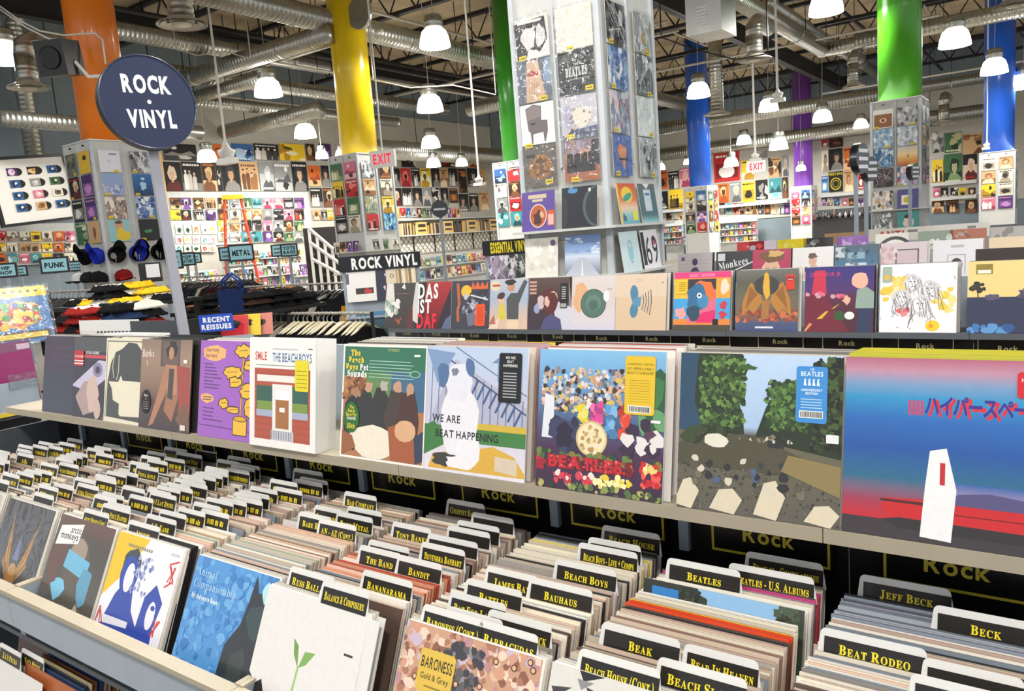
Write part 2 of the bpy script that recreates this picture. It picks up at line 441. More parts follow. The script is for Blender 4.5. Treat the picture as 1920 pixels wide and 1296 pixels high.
duct((760, 283), (960, 290), 3.6, .2, 'y', 'far low duct behind the exit sign', (1, 4))
duct((880, 205), (960, 190), 3.9, .13, 'x', 'far elbow duct left of the far green column', (0, 2.5))
for a, b, z, l in (((560, 85), (965, 150), 4.8, 'black pipe running back in front of the yellow column, upper one'), ((560, 98), (965, 160), 4.7, 'black pipe running back in front of the yellow column, lower one'), ((1560, 5), (1650, 45), 5.1, 'black pipe running back left of the near green column'), ((1730, 95), (1850, 165), 4.9, 'black pipe running back right of the near green column'), ((180, 8), (470, 62), 4.95, 'black pipe running back over the round sign')):
    duct(a, b, z, .035, 'y', l, (2, 3), False, 'steel', 'ceiling_pipe', 'pipe', 'black ceiling pipes')
for a, b, z, ax, l in (((690, 20), (960, 72), 5.0, 'y', 'pale sprinkler pipe running back beside the fat duct'), ((740, 180), (960, 120), 4.6, 'x', 'pale pipe crossing between yellow and green columns'), ((650, 140), (960, 215), 4.4, 'y', 'pale pipe running back right of the yellow column'), ((1730, 145), (1920, 110), 4.2, 'x', 'pale pipe crossing right of the near green column'), ((1230, 135), (1420, 100), 4.6, 'x', 'pale pipe crossing right of the white tower'), ((540, 110), (480, 125), 4.5, 'x', 'pale pipe crossing left of the yellow column')):
    duct(a, b, z, .022, ax, l, (2, 3), False, 'pipe', 'sprinkler_pipe', 'pipe', 'pale ceiling pipes')

# ceiling diffusers on drop ducts
def diffuser(px, py, w, D, label, top=None):
    D *= K; top = top and top * K; p = at(px, py, D=D); r = w / FPX * D / 2
    t = empty('ceiling_diffuser', label, 'diffuser', p, group='round ceiling diffusers')
    b = MB(); b.lathe([(r, 0), (r * .98, .02), (r * .62, .07), (r * .6, .09)], 28); b.lathe([(r * .82, .005), (r * .6, .05)], 28); b.lathe([(r * .6, -.012), (r * .4, .03)], 28); b.lathe([(0.001, -.02), (r * .3, -.012), (r * .36, .0)], 28)
    b.build('diffuser_cone', 'pipe', t, smooth=True)
    h = min(CZ - p.z - .02, top or 9)
    MB().tube([(0, 0, .05), (0, 0, h)], r * .5, 20).build('drop_duct', 'duct', t, smooth=True)
    if top: MB().tube([(0, 0, h - .02), (0, .02, h + r * .5), (0, .2, h + r * .9), (0, .9, h + r * .95)], r * .5, 18).build('duct_elbow', 'duct', t, smooth=True)
diffuser(342, 47, 92, 8.2, 'large round diffuser hanging above the round sign')
diffuser(55, 166, 74, 8.6, 'round diffuser left of the orange column', .35)
diffuser(1415, 113, 62, 10, 'round diffuser right of the white tower', .3)
diffuser(1600, 163, 40, 14, 'round diffuser left of the near green column under an elbow', .4)
diffuser(1345, 215, 50, 15, 'round diffuser above the far blue column')
diffuser(1900, 12, 70, 9, 'round diffuser at the top right corner')
diffuser(1770, 232, 36, 17, 'round diffuser right of the near green column', .4)
o = duct((62, 302), (62, 200), 1, .1, 'x', 'x', (0, 0), False) if False else MB().tube([(0, 0, 0), (0, 0, 2.9), (.1, .1, 3.1), (.35, .3, 3.2)], .17, 18).build('air_duct', 'duct', None, at(66, 305, X=WX + .5), (0, 0, 0), True)
tag(o, 'upright duct dropping down the left wall beside the orange column', 'duct', 'ceiling ducts')

# unit heater
p = at(1333, 33, D=7.4 * K)
t = empty('unit_heater', 'galvanised box heater hanging right of the white tower', 'heater', p)
MB().box(-.25, .25, -.29, .29, -.25, .5).build('casing', 'sheet', t)
b = MB()
for k in range(6): b.box(-.09, .06, -.3, -.29, -.15 + k * .045, -.13 + k * .045, (235, 235, 230))
b.build('vent_slots', 'paint', t)
for x in (-.15, .15): MB().tube([(x, 0, .5), (x, 0, CZ - p.z - .01)], .014, 6).build('hanger_rod', 'steel', t)

# ---------------------------------------------------------------- lamps
def lamp_parts(t, r, up):
    b = MB(); b.lathe([(r, 0), (r * 1.0, .02), (r * .93, r * .5), (r * .78, r * .95), (r * .5, r * 1.2), (.02, r * 1.24)], 24); b.build('glass_bowl', 'bowl', t, smooth=True)
    b = MB(); b.lathe([(r * .55, r * 1.15), (r * .62, r * 1.25), (r * .62, r * 1.75), (r * .5, r * 1.95), (.01, r * 2.0)], 20); b.build('ballast_housing', 'duct', t, smooth=True)
    MB().tube([(0, 0, r * 1.95), (.02, 0, r * 1.95 + up * .5), (0, 0, r * 1.95 + up)], .008, 6).build('hanging_cord', 'pipe', t)
LR = .29
_lampmesh = None
def lamp(p, label, r=.29):
    global _lampmesh
    t = empty('pendant_lamp', label, 'lamp', p, group='high-bay pendant lamps')
    lamp_parts(t, r, max(.1, CZ - p.z - r * 1.95 - .005))
    ld = bpy.data.lights.new('lamp_bulb', 'AREA'); ld.shape = 'DISK'; ld.size = r * 1.8; ld.energy = LAMP_WATTS * (r / .29) ** 2; ld.color = (1.0, .965, .91)
    l = link('lamp_bulb', ld, t, (0, 0, -.01))
lamps = [(12, 118, 64, 'at the left edge beside the orange column'), (504, 180, 52, 'right of the round sign, nearest'), (573, 258, 41, 'lower left of the yellow column'), (604, 297, 24, 'smallest left of the yellow column'), (640, 294, 22, 'half hidden behind the yellow column foot'),
         (816, 88, 58, 'topmost in the middle of the ceiling'), (807, 209, 50, 'second from the top in the middle'), (808, 277, 36, 'third from the top in the middle'), (813, 313, 27, 'lowest in the middle, over the poster wall'), (866, 311, 23, 'small, right of the lowest middle one'),
         (389, 303, 36, 'over the poster wall right of the round sign'), (1310, 182, 43, 'right of the white tower, largest'), (1395, 270, 27, 'right of the far blue column, mid-height'), (1371, 312, 27, 'over the far poster wall right of the blue column'), (1238, 318, 19, 'beside the white tower, far back, left of the blue column'), (1289, 308, 15, 'tiny, against the far blue column'), (1441, 208, 36, 'below a white detector, between tower and green column'),
         (1549, 25, 62, 'cut by the top edge left of the green column'), (1790, 87, 55, 'right of the near green column, largest'), (1864, 138, 46, 'in front of the right blue column'), (1918, 166, 42, 'at the right edge past the blue column'), (1542, 228, 35, 'left of the near green column, low'), (1614, 240, 26, 'against the green column cladding'), (1460, 280, 34, 'left of the purple column'), (1502, 320, 18, 'tiny, in front of the purple column')]
for px, py, w, l in lamps:
    D = FPX * 2 * LR / w
    while True:
        q = at(px, py, D=D)
        if q.x > WX + 2.4 and q.y < WY - 2.6: break
        D -= .25
    lamp(q, 'glowing white pendant lamp ' + l, w * D / FPX / 2)
for k, (x, y) in enumerate([(-6.2, -1.6), (-2.6, -2.0), (1.0, -2.0), (4.6, -1.6), (-4.4, 1.7), (-.8, 1.5), (2.8, 1.5), (6.2, 2.0), (3.0, 5.0), (6.4, 5.6)]):
    lamp(Vector((x * 1.3, y * 1.2, 5.1)), 'glowing white pendant lamp above the near record browsers, outside the picture')

# rods with detectors / cameras, wires
def rod(a, b, D, label, head='cam', s=.62):
    D *= K; q = at(*b, D=D)
    t = empty('hanging_rod', label, 'ceiling rod', q, group='white ceiling rods')
    MB().tube([(0, 0, 0), (0, 0, CZ - q.z - .01)], .02, 8).build('rod_tube', 'white', t)
    if head == 'cam':
        b_ = MB(); b_.lathe([(.001, -.14), (.1, -.13), (.145, -.04), (.145, 0), (.06, .04), (.03, .14)], 16); b_.build('camera_dome', 'white', t, smooth=True).scale = (s, s, s)
        MB().box(-.19, .19, -.09, .09, -.23, -.13).build('camera_body', 'white', t).scale = (s, s, s)
rod((388, 0), (424, 282), 9.5, 'white rod with a white ceiling camera, right of the round sign', s=1.05)
rod((884, 130), (898, 335), 11, 'white rod with a detector left of the far green column')
rod((1455, 0), (1458, 175), 9, 'white rod with a detector between tower and green column')
rod((1414, 120), (1416, 290), 12, 'white rod above the far exit sign')
rod((1858, 40), (1851, 270), 14, 'white rod with a box beside the right blue column')
def exit_sign(c, D, s, label, rod_top):
    D *= K; s *= K; p = at(*c, D=D)
    t = empty('exit_sign', label, 'sign', p, (0, 0, 0.35))
    MB().box(-s, s, -.04, .04, -.62 * s, .62 * s, (245, 245, 242)).build('housing', 'paint', t)
    a = Art(2 * s, 1.24 * s, -.0405, .0006, -s, -.62 * s); a.T('EXIT', .5, .22, .56, '#e0233a', 'c', .62, bold=.03); a.build('lettering', M['exitred'], t)
    MB().tube([(0, 0, .62 * s), (0, 0, CZ - p.z - .01)], .015, 8).build('hanger_rod', 'white', t)
M['exitred'] = mat_glow('lit_red_lettering', (230, 20, 60), .8)
exit_sign((718, 298), 9.6, .165, 'white exit sign with red letters hanging beside the yellow column', 0)
exit_sign((1418, 312), 15, .17, 'far exit sign with red letters left of the purple column', 0)

# speaker on the orange column
p = at(112, 110, D=10.3)
t = empty('wall_speaker', 'black box loudspeaker bracketed to the orange column', 'speaker', p, (.15, 0, .5))
MB().box(-.2, .2, -.19, .19, -.22, .22).build('cabinet', 'black', t); MB().lathe([(.001, 0), (.13, .006), (.145, .017)], 20, (0, 0, 0)).build('cone', 'steel', t, (0, -.191, 0), (PI / 2, 0, 0)); MB().tube([(.2, 0, -.05), (.28, .1, -.25), (.42, .2, -.25)], .025, 8).build('bracket', 'white', t)

# ---------------------------------------------------------------- painted columns
M['enamel'] = mat_col('glossy_column_paint', 0.28, 0.3)
CLAD = {'orange': ((168, 262), 11.1), 'tower': ((1118, 0), 5.72), 'yellow': ((668, 287), 14.6), 'green2': ((975, 300), 17.6), 'green': ((1725, 180), 13.1), 'blueR': ((1903, 281), 19.8), 'blueM': ((1325, 348), 24.6), 'purple': ((1520, 348), 30.0)}
CLP = {k: at(*v[0], D=v[1]) for k, v in CLAD.items()}
CWX, CWY = .76, .92
COLS = {'orange': ('#f5831f', 'bright orange round column behind the round sign'), 'yellow': ('#f2cf12', 'yellow column beside the exit sign'),
        'green2': ('#2f8f23', 'dark green column peeking out left of the white tower'), 'green': ('#4fae1d', 'bright green column on the right'),
        'blueR': ('#1c5fd0', 'blue column at the right edge'), 'blueM': ('#1d62d6', 'far blue column right of the white tower'),
        'purple': ('#7a3fae', 'far purple column left of the green one'), 'tower': ('#4fae1d', 'column inside the tall white tower')}
for k, (c, l) in COLS.items():
    p = CLP[k]; zt = p.z if k != 'tower' else 3.5
    o = MB().tube([(0, 0, zt - .3), (0, 0, CZ - .01)], .35, 36, c).build('column', 'enamel', None, (p.x - CWX / 2, p.y + CWY / 2, 0), smooth=True); tag(o, l, 'column', 'painted columns')

# cables drooping between the joists and the orange column
def cable(pts, D, r, label, mat='white', up=False):
    P_ = [at(px, py, D=D) for px, py in pts]
    if up: P_ = [Vector((P_[0].x, P_[0].y, CZ - .004)), Vector((P_[0].x, P_[0].y, P_[0].z + .05))] + P_ + [Vector((P_[-1].x, P_[-1].y, P_[-1].z + .05)), Vector((P_[-1].x, P_[-1].y, CZ - .004))]
    o0 = P_[0]
    o = MB().tube([p - o0 for p in P_], r, 6).build('cable', mat, None, o0, smooth=True); tag(o, label, 'cable', 'ceiling cables')
cable([(-5, 8), (40, 40), (75, 58), (120, 66), (178, 62), (192, 75), (198, 120)], 10.6, .012, 'white cable drooping to the orange column, upper one')
cable([(-5, 14), (50, 52), (95, 74), (118, 80)], 10.6, .012, 'white cable drooping to the black loudspeaker')
cable([(1240, 70), (1300, 92), (1380, 112), (1440, 100)], 13, .012, 'dark cable sagging right of the white tower', 'black', True)
cable([(330, 92), (370, 104), (420, 96), (470, 110)], 14, .012, 'pale cable sagging right of the round sign', 'pipe', True)
cable([(700, 150), (770, 165), (850, 160), (930, 178)], 15, .014, 'pale cable sagging between yellow and green columns', 'pipe', True)
for k, (a, b, z, ax) in enumerate((((560, 5), (900, 60), 5.35, 'y'), ((1000, 100), (700, 178), 5.3, 'x'), ((1260, 60), (1420, 128), 5.3, 'y'), ((1440, 120), (1240, 160), 5.2, 'x'), ((1740, 20), (1900, 90), 5.3, 'y'), ((250, 20), (460, 66), 5.3, 'y'))):
    duct(a, b, z, .018, ax, 'thin conduit under the joists, %s of six' % ORD[k + 1], (3, 4), False, 'pipe', 'electrical_conduit', 'conduit', 'thin electrical conduits')
# ================================================================ near record browser: bins in front, ledge of displayed albums above
LP = .315
LEAN = .193
COLX = lambda k: .151 + .3555 * k            # left edge of the records in bin column k
UNITS = [(-2.95, -1.645), (-1.645, -.578), (-.578, .488), (.488, 1.555)]
UWORD = ['leftmost', 'second from the left', 'third from the left', 'rightmost']
for (x0, x1), w in zip(UNITS, UWORD):
    t = empty('record_browser', 'grey steel record browser unit, ' + w + ' in the near row', 'record browser', (x0, 0, 0), group='near row of record browsers')
    W = x1 - x0
    MB().box(.001, W - .001, -.565, -.545, .555, .655).build('front_rail', 'grey', t)
    MB().box(.001, W - .001, -.574, -.538, .655, .668).build('rail_trim', 'lip', t)
    MB().box(.001, W - .001, -.545, .33, .505, .52).build('bin_floor', 'greyd', t)
    for x, big in ((.001, False), (W - .013, False)):
        b = MB(); b.prism([(x, .52), (x + .012, .52), (x + .012, .665), (x, .665)], -.545, .2, (158, 170, 182)); b.build('side_panel', 'paint', t)
        MB().box(x - .0005 if x > .1 else x, x + .013, -.54, .2, .665, .672).build('side_trim', 'lip', t)
    MB().box(.001, W - .001, .2, .215, .52, .97).build('back_panel', 'black', t)
    MB().box(.001, W - .001, -.004, .66, .972, .9995).build('display_ledge', 'lip', t)
    MB().box(.001, W - .001, .325, .335, 1.0, 1.26).build('spine_panel', 'grey', t)
    for k in range(-9, 4):
        x = COLX(k) - .02 - x0
        if 0.03 < x < W - .02: MB().box(x - .012, x + .012, .185, .2, .82, .97).build('slotted_upright', 'grey', t)
    MB().box(.001, W - .001, -.5, .33, .0, .12).build('plinth', 'greyd', t)
    MB().box(.001, W - .001, -.7, -.2, .12, .14).build('lower_shelf', 'greyd', t); MB().box(.001, W - .001, -.72, -.7, .12, .2).build('lower_rail', 'grey', t)
    MB().box(.001, W - .001, -.2, -.185, .14, .505).build('lower_back', 'steel', t)
    if w == 'leftmost': MB().box(-.02, -.001, -.45, .66, .0, .9).build('end_panel', 'greyd', t)
    if w == 'rightmost': MB().box(W + .001, W + .02, -.5, .66, .0, .97).build('end_panel', 'greyd', t)

# "Rock" category cards hanging under the ledge
def rock_card(x, y, z, w, h, label, group, tilt=0.0, full_yellow=True):
    b = Art(w, h, -.003, .0001, 0, 0); b.box(0, w, -.003, .003, 0, h, (14, 14, 14))
    e = .04; f = .03
    b.L([(f, 1), (f, e), (1 - f, e), (1 - f, 1)], .02 if h > .1 else .016, '#d2c044' if full_yellow else '#c2bb8a')
    b.R(f - .01, e - .025, 1 - f + .01, e + .025, '#d2c044' if full_yellow else '#c2bb8a')
    b.T('Rock', .5, .3, .3, '#d6c64c' if full_yellow else '#d8cf96', 'c', .95, bold=.025)
    o = b.build('category_card', 'gloss', None, (x, y, z), (tilt, 0, 0)); tag(o, label, 'sign', group); return o
CT = {-6: 'leftmost, behind the band dividers', -5: 'second from the left', -4: 'under the yellow-flower album', -3: 'under the boxed set', -2: 'under the green-topped album', -1: 'under the white dog album', 0: 'under the red flower-lettered album', 1: 'under the tree-lined street album', 2: 'under the sunset album'}
for k in range(-7, 3):
    x = COLX(k) + (.045 if k >= 0 else .03)
    rock_card(x, .183, .836, .265, .115, 'black Rock card under the near ledge, ' + CT.get(k + 0, 'at the far left end'), 'near category cards')

# ---------------------------------------------------------------- albums
def album(name, art, w=LP, h=LP, t=.004, edge='#d9d5cc', mat='gloss', data=False, seed=0):
    a = Art(w, h, 0); a.box(0, w, 0, t, 0, h, edge); art(a); flatten(a)
    if data: return a.mesh(name, M[mat])
    return a.build(name, mat)
def put(o, x, y, z, lean=LEAN, rz=0.0):
    o.location = (x, y, z); o.rotation_euler = (-lean, 0, rz); return o
def sticker(par, x, z, w, h, col, lines=(), name='sticker', shape='rect', extra=None, y=-.0019):
    a = Art(w, h, y, .00003, x, z)
    if shape == 'rect':
        r = .06; q = h and w / h
        a.P([(r, 0), (1 - r, 0), (1, r * q), (1, 1 - r * q), (1 - r, 1), (r, 1), (0, 1 - r * q), (0, r * q)], col)
    else: a.E(.5, .5, .5, .5, col, 28)
    for (txt, tz, cap, c) in lines: a.T(txt, .5, tz, cap, c, 'c', .8, bold=.015, fit=.88)
    if extra: extra(a)
    return a.build(name, 'print', par)
FAR_REC = MB()
def rec(x, y, z, lean, c, t, label=None, group=None, sz=1.0, rz=0):
    if label is None:
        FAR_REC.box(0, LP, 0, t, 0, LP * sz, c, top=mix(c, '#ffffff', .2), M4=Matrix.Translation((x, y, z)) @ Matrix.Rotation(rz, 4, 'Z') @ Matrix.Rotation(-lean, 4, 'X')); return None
    o = link('record_sleeve', sleeve_mesh(c, t, None), None, (x, y, z), (-lean, 0, rz)); o.scale = (1, 1, sz); return tag(o, label, 'record', group)
def stack(x, y0, z, n, cols, group, label, seed, dy=.0075, lean=LEAN, rz=0, h=LP, drop=0):
    """plain sleeves standing behind a displayed album"""
    rng = random.Random(seed)
    for i in range(n):
        c = rng.choice(cols); t = rng.choice([.003, .004, .005, .006])
        rec(x + rng.uniform(-.003, .012), y0 + dy * (i + 1), z + .0005, lean, c, t, label, group, rz=rz)
_sl = {}
def sleeve_mesh(c, t, rng):
    k = (c, t)
    if k not in _sl:
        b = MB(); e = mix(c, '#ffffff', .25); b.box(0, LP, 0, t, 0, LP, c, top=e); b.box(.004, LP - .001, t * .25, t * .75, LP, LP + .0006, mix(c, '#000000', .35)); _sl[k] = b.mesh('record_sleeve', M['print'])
    return _sl[k]

SKIN, SKIN2 = '#d9b08e', '#c08a68'
def art_dark_rings(a):
    a.G(0, 0, 1, 1, [(0, '#2c3140'), (.1, '#333b4e'), (.5, '#2f3348'), (.62, '#3c2b45'), (1, '#3a2a40')])
    for r_ in range(3):
        for k in range(5): a.E(.32 + k * .1, .84 - r_ * .085, .03, .03, '#57455f', 10).E(.32 + k * .1, .84 - r_ * .085, .022, .022, '#3b2a43', 10)
    a.E(.02, .98, .012, .012, '#cfcfcf', 8)
def art_pinkband(a):
    a.R(0, 0, 1, 1, '#2d2738'); a.R(0, .82, 1, 1, '#4b4c50'); a.R(0, .74, 1, .78, '#c9404a'); a.T('RYAN ADAMS', .3, .79, .035, '#efe9e6', 'l', .9, bold=.02)
    a.P([(.0, .4), (.62, .72), (.98, .7), (.98, .58), (.42, .32), (.0, .38)], '#c9c3dd'); a.E(.6, .6, .12, .09, '#8d86a6'); a.E(.6, .6, .06, .045, '#3f3a50')
    rng = random.Random(3); a.B(.35, .25, .25, .2, '#b39a98', rng, 14, .15); a.B(.5, .3, .15, .22, '#d3b9ae', rng, 12, .15); a.B(.62, .12, .08, .12, '#d0b4a6', rng, 10, .1); a.P([(.72, 0), (1, .3), (1, 0)], '#5b6468'); a.B(.95, .5, .07, .2, '#c9a89a', rng)
def art_cream_dark(a):
    a.R(0, 0, 1, 1, '#e9e2c8'); a.L([(.03, .05), (.03, .96), (.97, .96)], .012, '#4a4a44'); a.P([(.06, .48), (.12, .7), (.22, .83), (.36, .87), (.5, .95), (.68, .94), (.82, .84), (.9, .66), (.9, .5), (.4, .5), (.36, .56), (.3, .48)], '#404542')
    a.P([(.05, .06), (.97, .03), (.97, .44), (.9, .4), (.88, .3), (.97, .24), (.9, .1), (.36, .08), (.36, .22), (.2, .26), (.16, .4), (.06, .5)], '#454a47'); a.P([(.18, .48), (.22, .28), (.34, .25), (.34, .1), (.85, .12), (.9, .3), (.86, .48)], '#ece5cd'); a.L([(.2, .82), (.16, .66), (.2, .52)], .012, '#e9e2c8').L([(.3, .8), (.3, .6), (.26, .5)], .012, '#e9e2c8')
def art_brown_figure(a):
    a.G(0, 0, 1, 1, [(0, '#3f3236'), (.3, '#5b4540'), (.5, '#8f725f'), (.8, '#a38672'), (1, '#8d7768')]); a.R(.0, .3, .68, .31, '#4d3a36'); a.R(.4, .7, .78, 1, '#5d4c48'); a.R(.44, .72, .74, .97, '#6e5a52')
    a.P([(.72, .72), (.98, .7), (1, .2), (.8, .2)], '#a5483f'); rng = random.Random(5); a.B(.62, .88, .1, .09, '#2e2220', rng); a.E(.61, .85, .05, .07, SKIN2); a.P([(.5, .72), (.72, .72), (.75, .4), (.55, .38)], SKIN2); a.P([(.5, .7), (.6, .7), (.52, .4), (.3, .06), (.2, .02), (.36, .38)], '#b57e60'); a.P([(.55, .4), (.78, .4), (.66, .1), (.5, .22)], '#a87357'); a.P([(.58, .68), (.68, .68), (.66, .34), (.56, .36)], '#45403e'); a.B(.88, .14, .14, .14, '#7b5a45', rng)
    a.T('Banks', .03, .8, .085, '#efe6dc', 'l', .8); a.T('III', .12, .7, .06, '#d9cbbf', 'l', .6)
def art_purple_plant(a):
    a.R(0, 0, 1, 1, '#a463c6'); a.L([(.02, .12), (.98, .1)], .008, '#402a50'); Yl, O = '#f3bf35', '#4a2f16'; rng = random.Random(8)
    a.B(.25, .87, .2, .085, '#f5b877', rng, 14, .1); a.T('courtney', .1, .885, .045, '#6b4a2a', 'l', .85, bold=.02); a.T('barnett', .1, .825, .045, '#6b4a2a', 'l', .85, bold=.02)
    for k, w in enumerate((.16, .2, .22, .24, .3, .17, .28, .26)): a.L([(.08, .755 - k * .035), (.08 + w, .752 - k * .035)], .01, '#4b2c5e')
    a.B(.15, .4, .12, .05, '#f5b877', rng, 12, .1); a.L([(.07, .41), (.23, .41)], .01, '#5b4a2a').L([(.07, .385), (.22, .385)], .01, '#5b4a2a')
    for k, w in enumerate((.2, .18, .18, .34)): a.L([(.08, .3 - k * .04), (.08 + w, .295 - k * .04)], .01, '#4b2c5e')
    def leaf(pts): a.P([(x + .012 * (x - .72) / abs(x - .72 + 1e-6), z) for x, z in pts], O); a.P(pts, Yl)
    a.L([(.72, .2), (.74, .9)], .03, O).L([(.72, .2), (.74, .9)], .016, Yl)
    for cx, cz, rx, rz in ((.73, .9, .12, .06), (.56, .68, .15, .06), (.88, .76, .12, .05), (.84, .5, .13, .07), (.62, .58, .1, .05), (.88, .34, .1, .09), (.44, .36, .07, .05), (.6, .3, .1, .03)):
        st = rng.randint(0, 999); r1, r2 = random.Random(st), random.Random(st); a.B(cx, cz, rx + .016, rz + .012, O, r1, 16, .22); a.B(cx, cz, rx, rz, Yl, r2, 16, .22); a.L([(cx - rx * .6, cz), (cx + rx * .6, cz + .01)], .006, O)
    a.R(.6, .05, .84, .22, O).R(.612, .06, .828, .22, Yl).E(.72, .22, .115, .03, O).E(.72, .22, .1, .022, '#e6ac22')
    a.E(.96, .9, .12, .085, '#f0b51e', 20); a.L([(.88, .93), (1, .93)], .006, O).L([(.87, .9), (1, .9)], .006, O).L([(.88, .87), (1, .87)], .006, O)
def art_shopbox(a):
    a.R(0, 0, 1, 1, '#f5f4f1'); a.T('SMiLE', .09, .795, .075, '#d5493f', 'l', .62, bold=.02); a.T('THE BEACH BOYS', .36, .785, .078, '#2f6d9d', 'l', .66, bold=.02, fit=.58); a.R(.36, .89, .74, .905, '#c9cbd4'); a.R(.89, .9, .95, .91, '#444'.replace('444', '444444')); a.R(.1, .745, .9, .752, '#7c8a86')
    a.R(.08, .07, .92, .72, '#b5523b')
    for k in range(11): a.R(.08, .09 + k * .058, .92, .093 + k * .058, '#7c3424')
    a.R(.11, .3, .89, .56, '#2d5f52'); a.R(.12, .34, .88, .42, '#7c9a3d'); a.R(.11, .28, .89, .34, '#aab3cf'); a.R(.12, .6, .88, .66, '#f3efe8'); a.R(.36, .1, .66, .58, '#f0efec'); a.R(.41, .18, .61, .46, '#a96f3a'); a.R(.41, .44, .61, .52, '#ffffff'); a.R(.47, .33, .55, .37, '#f5f5f5'); a.R(.34, .07, .68, .16, '#c9cdd4')
    for k in range(9): a.R(.345 + k * .037, .08, .355 + k * .037, .155, '#5d6470')
def art_green_top(a):
    a.R(0, 0, 1, 1, '#f3f1ec'); a.R(.02, .02, .98, .98, '#b27a52'); a.R(.02, .72, .98, .98, '#2f7258'); a.R(.55, .45, .98, .78, '#3f6b8e'); a.R(.3, .55, .6, .76, '#5f8a54'); rng = random.Random(11)
    a.S(.03, .5, .3, .72, ['#8c5a38', '#6e452c', '#a9713f', '#5b3a26', '#c08a52'], 90, .02, rng)
    for x, h_, c in ((.16, .55, '#272a2e'), (.32, .6, '#2e3230'), (.5, .62, '#30302f'), (.66, .62, '#463a34'), (.8, .6, '#4b2f29')):
        a.B(x, h_ * .62, .12, .25, c, rng, 12, .15); a.B(x + .02, h_ + .03, .05, .05, rng.choice(['#c79a7c', '#a97f62', '#b9b0a8']), rng, 9, .3)
    a.B(.4, .16, .28, .14, '#efe6d4', rng, 16, .12); a.P([(.62, .03), (.58, .3), (.7, .34), (.9, .2), (.9, .02)], '#a65a34'); a.B(.78, .28, .12, .09, '#dcae86', rng, 12, .12); a.P([(.9, .02), (.98, .05), (.98, .3), (.88, .24)], '#2f3c55'); a.P([(.02, .02), (.2, .1), (.15, .2), (.02, .24)], '#9a5f38')
    for i, tx in enumerate(('The', 'Beach', 'Boys')): a.T(tx, .1 - .03 * i + .0, .9 - i * .062, .052, '#f2d636', 'l', .85, True, .03)
    a.T('Pet', .215, .776, .052, '#f7f5f0', 'l', .85, True, .03); a.T('Sounds', .06, .715, .055, '#f7f5f0', 'l', .85, True, .03); a.T('STEREO', .55, .945, .022, '#cfd88a', 'l', 1.2)
    for k in range(6): a.L([(.33, .86 - k * .028), (.82 + .03 * (k % 2), .858 - k * .028)], .007, '#a9d2bd')
    a.E(.87, .76, .06, .03, '#9fc9b5', 16).E(.87, .76, .05, .022, '#2f7258', 16)
def art_fence(a):
    a.G(0, 0, 1, 1, [(0, '#e6e2ea'), (.5, '#c6c7dc'), (1, '#bcd0ea')]); rng = random.Random(21)
    a.P([(.02, .35), (.3, .9), (1, .55), (1, .35)], '#b3b6cd')
    for k in range(13): x = .06 + k * .075; a.L([(x, .36), (x + .006, .95 - .36 * x)], .008, '#5a6386')
    for k in range(8): x = .5 + k * .06; a.L([(x - .03, .62 - k * .03), (x + .035, .74 - k * .03)], .02, '#3f5f8e')
    a.L([(.1, .97), (1, .5)], .012, '#3b4f78'); a.L([(.3, 1), (1, .64)], .008, '#54709c'); a.P([(.0, .98), (.12, .7), (.3, .95)], '#7f9cc4'); a.R(.72, .74, .8, .9, '#7b9cca'); a.P([(.66, .88), (.74, .93), (.86, .88)], '#6f90c0')
    a.R(0, .25, 1, .37, '#3f7f3f'); a.R(.5, .36, 1, .41, '#d1b23c'); a.P([(0, .12), (0, .35), (.1, .4), (.26, .24)], '#3c7a3d'); a.P([(.05, .02), (.1, .14), (.5, .2), (.7, .24), (.9, .18), (1, .06), (1, .03)], '#dcae3f'); a.P([(.72, .06), (.72, .17), (.93, .16), (.93, .04)], '#d8c8b2')
    a.B(.36, .4, .2, .3, '#ebeaf2', rng, 18, .1); a.B(.34, .72, .13, .16, '#e4e6f1', rng, 16, .1); a.B(.46, .2, .12, .14, '#f0eff5', rng, 12, .12); a.B(.18, .78, .06, .1, '#53729f', rng, 9, .2); a.B(.45, .84, .05, .07, '#53729f', rng, 9, .2); a.B(.3, .8, .04, .03, '#7b8098', rng); a.B(.23, .1, .12, .05, '#3a3834', rng); a.B(.35, .08, .13, .05, '#f1f0f4', rng)
    a.T('WE ARE', .08, .395, .06, '#1d1d22', 'l', .85, bold=.02); a.T('BEAT HAPPENING', .12, .275, .06, '#1d1d22', 'l', .85, bold=.02)
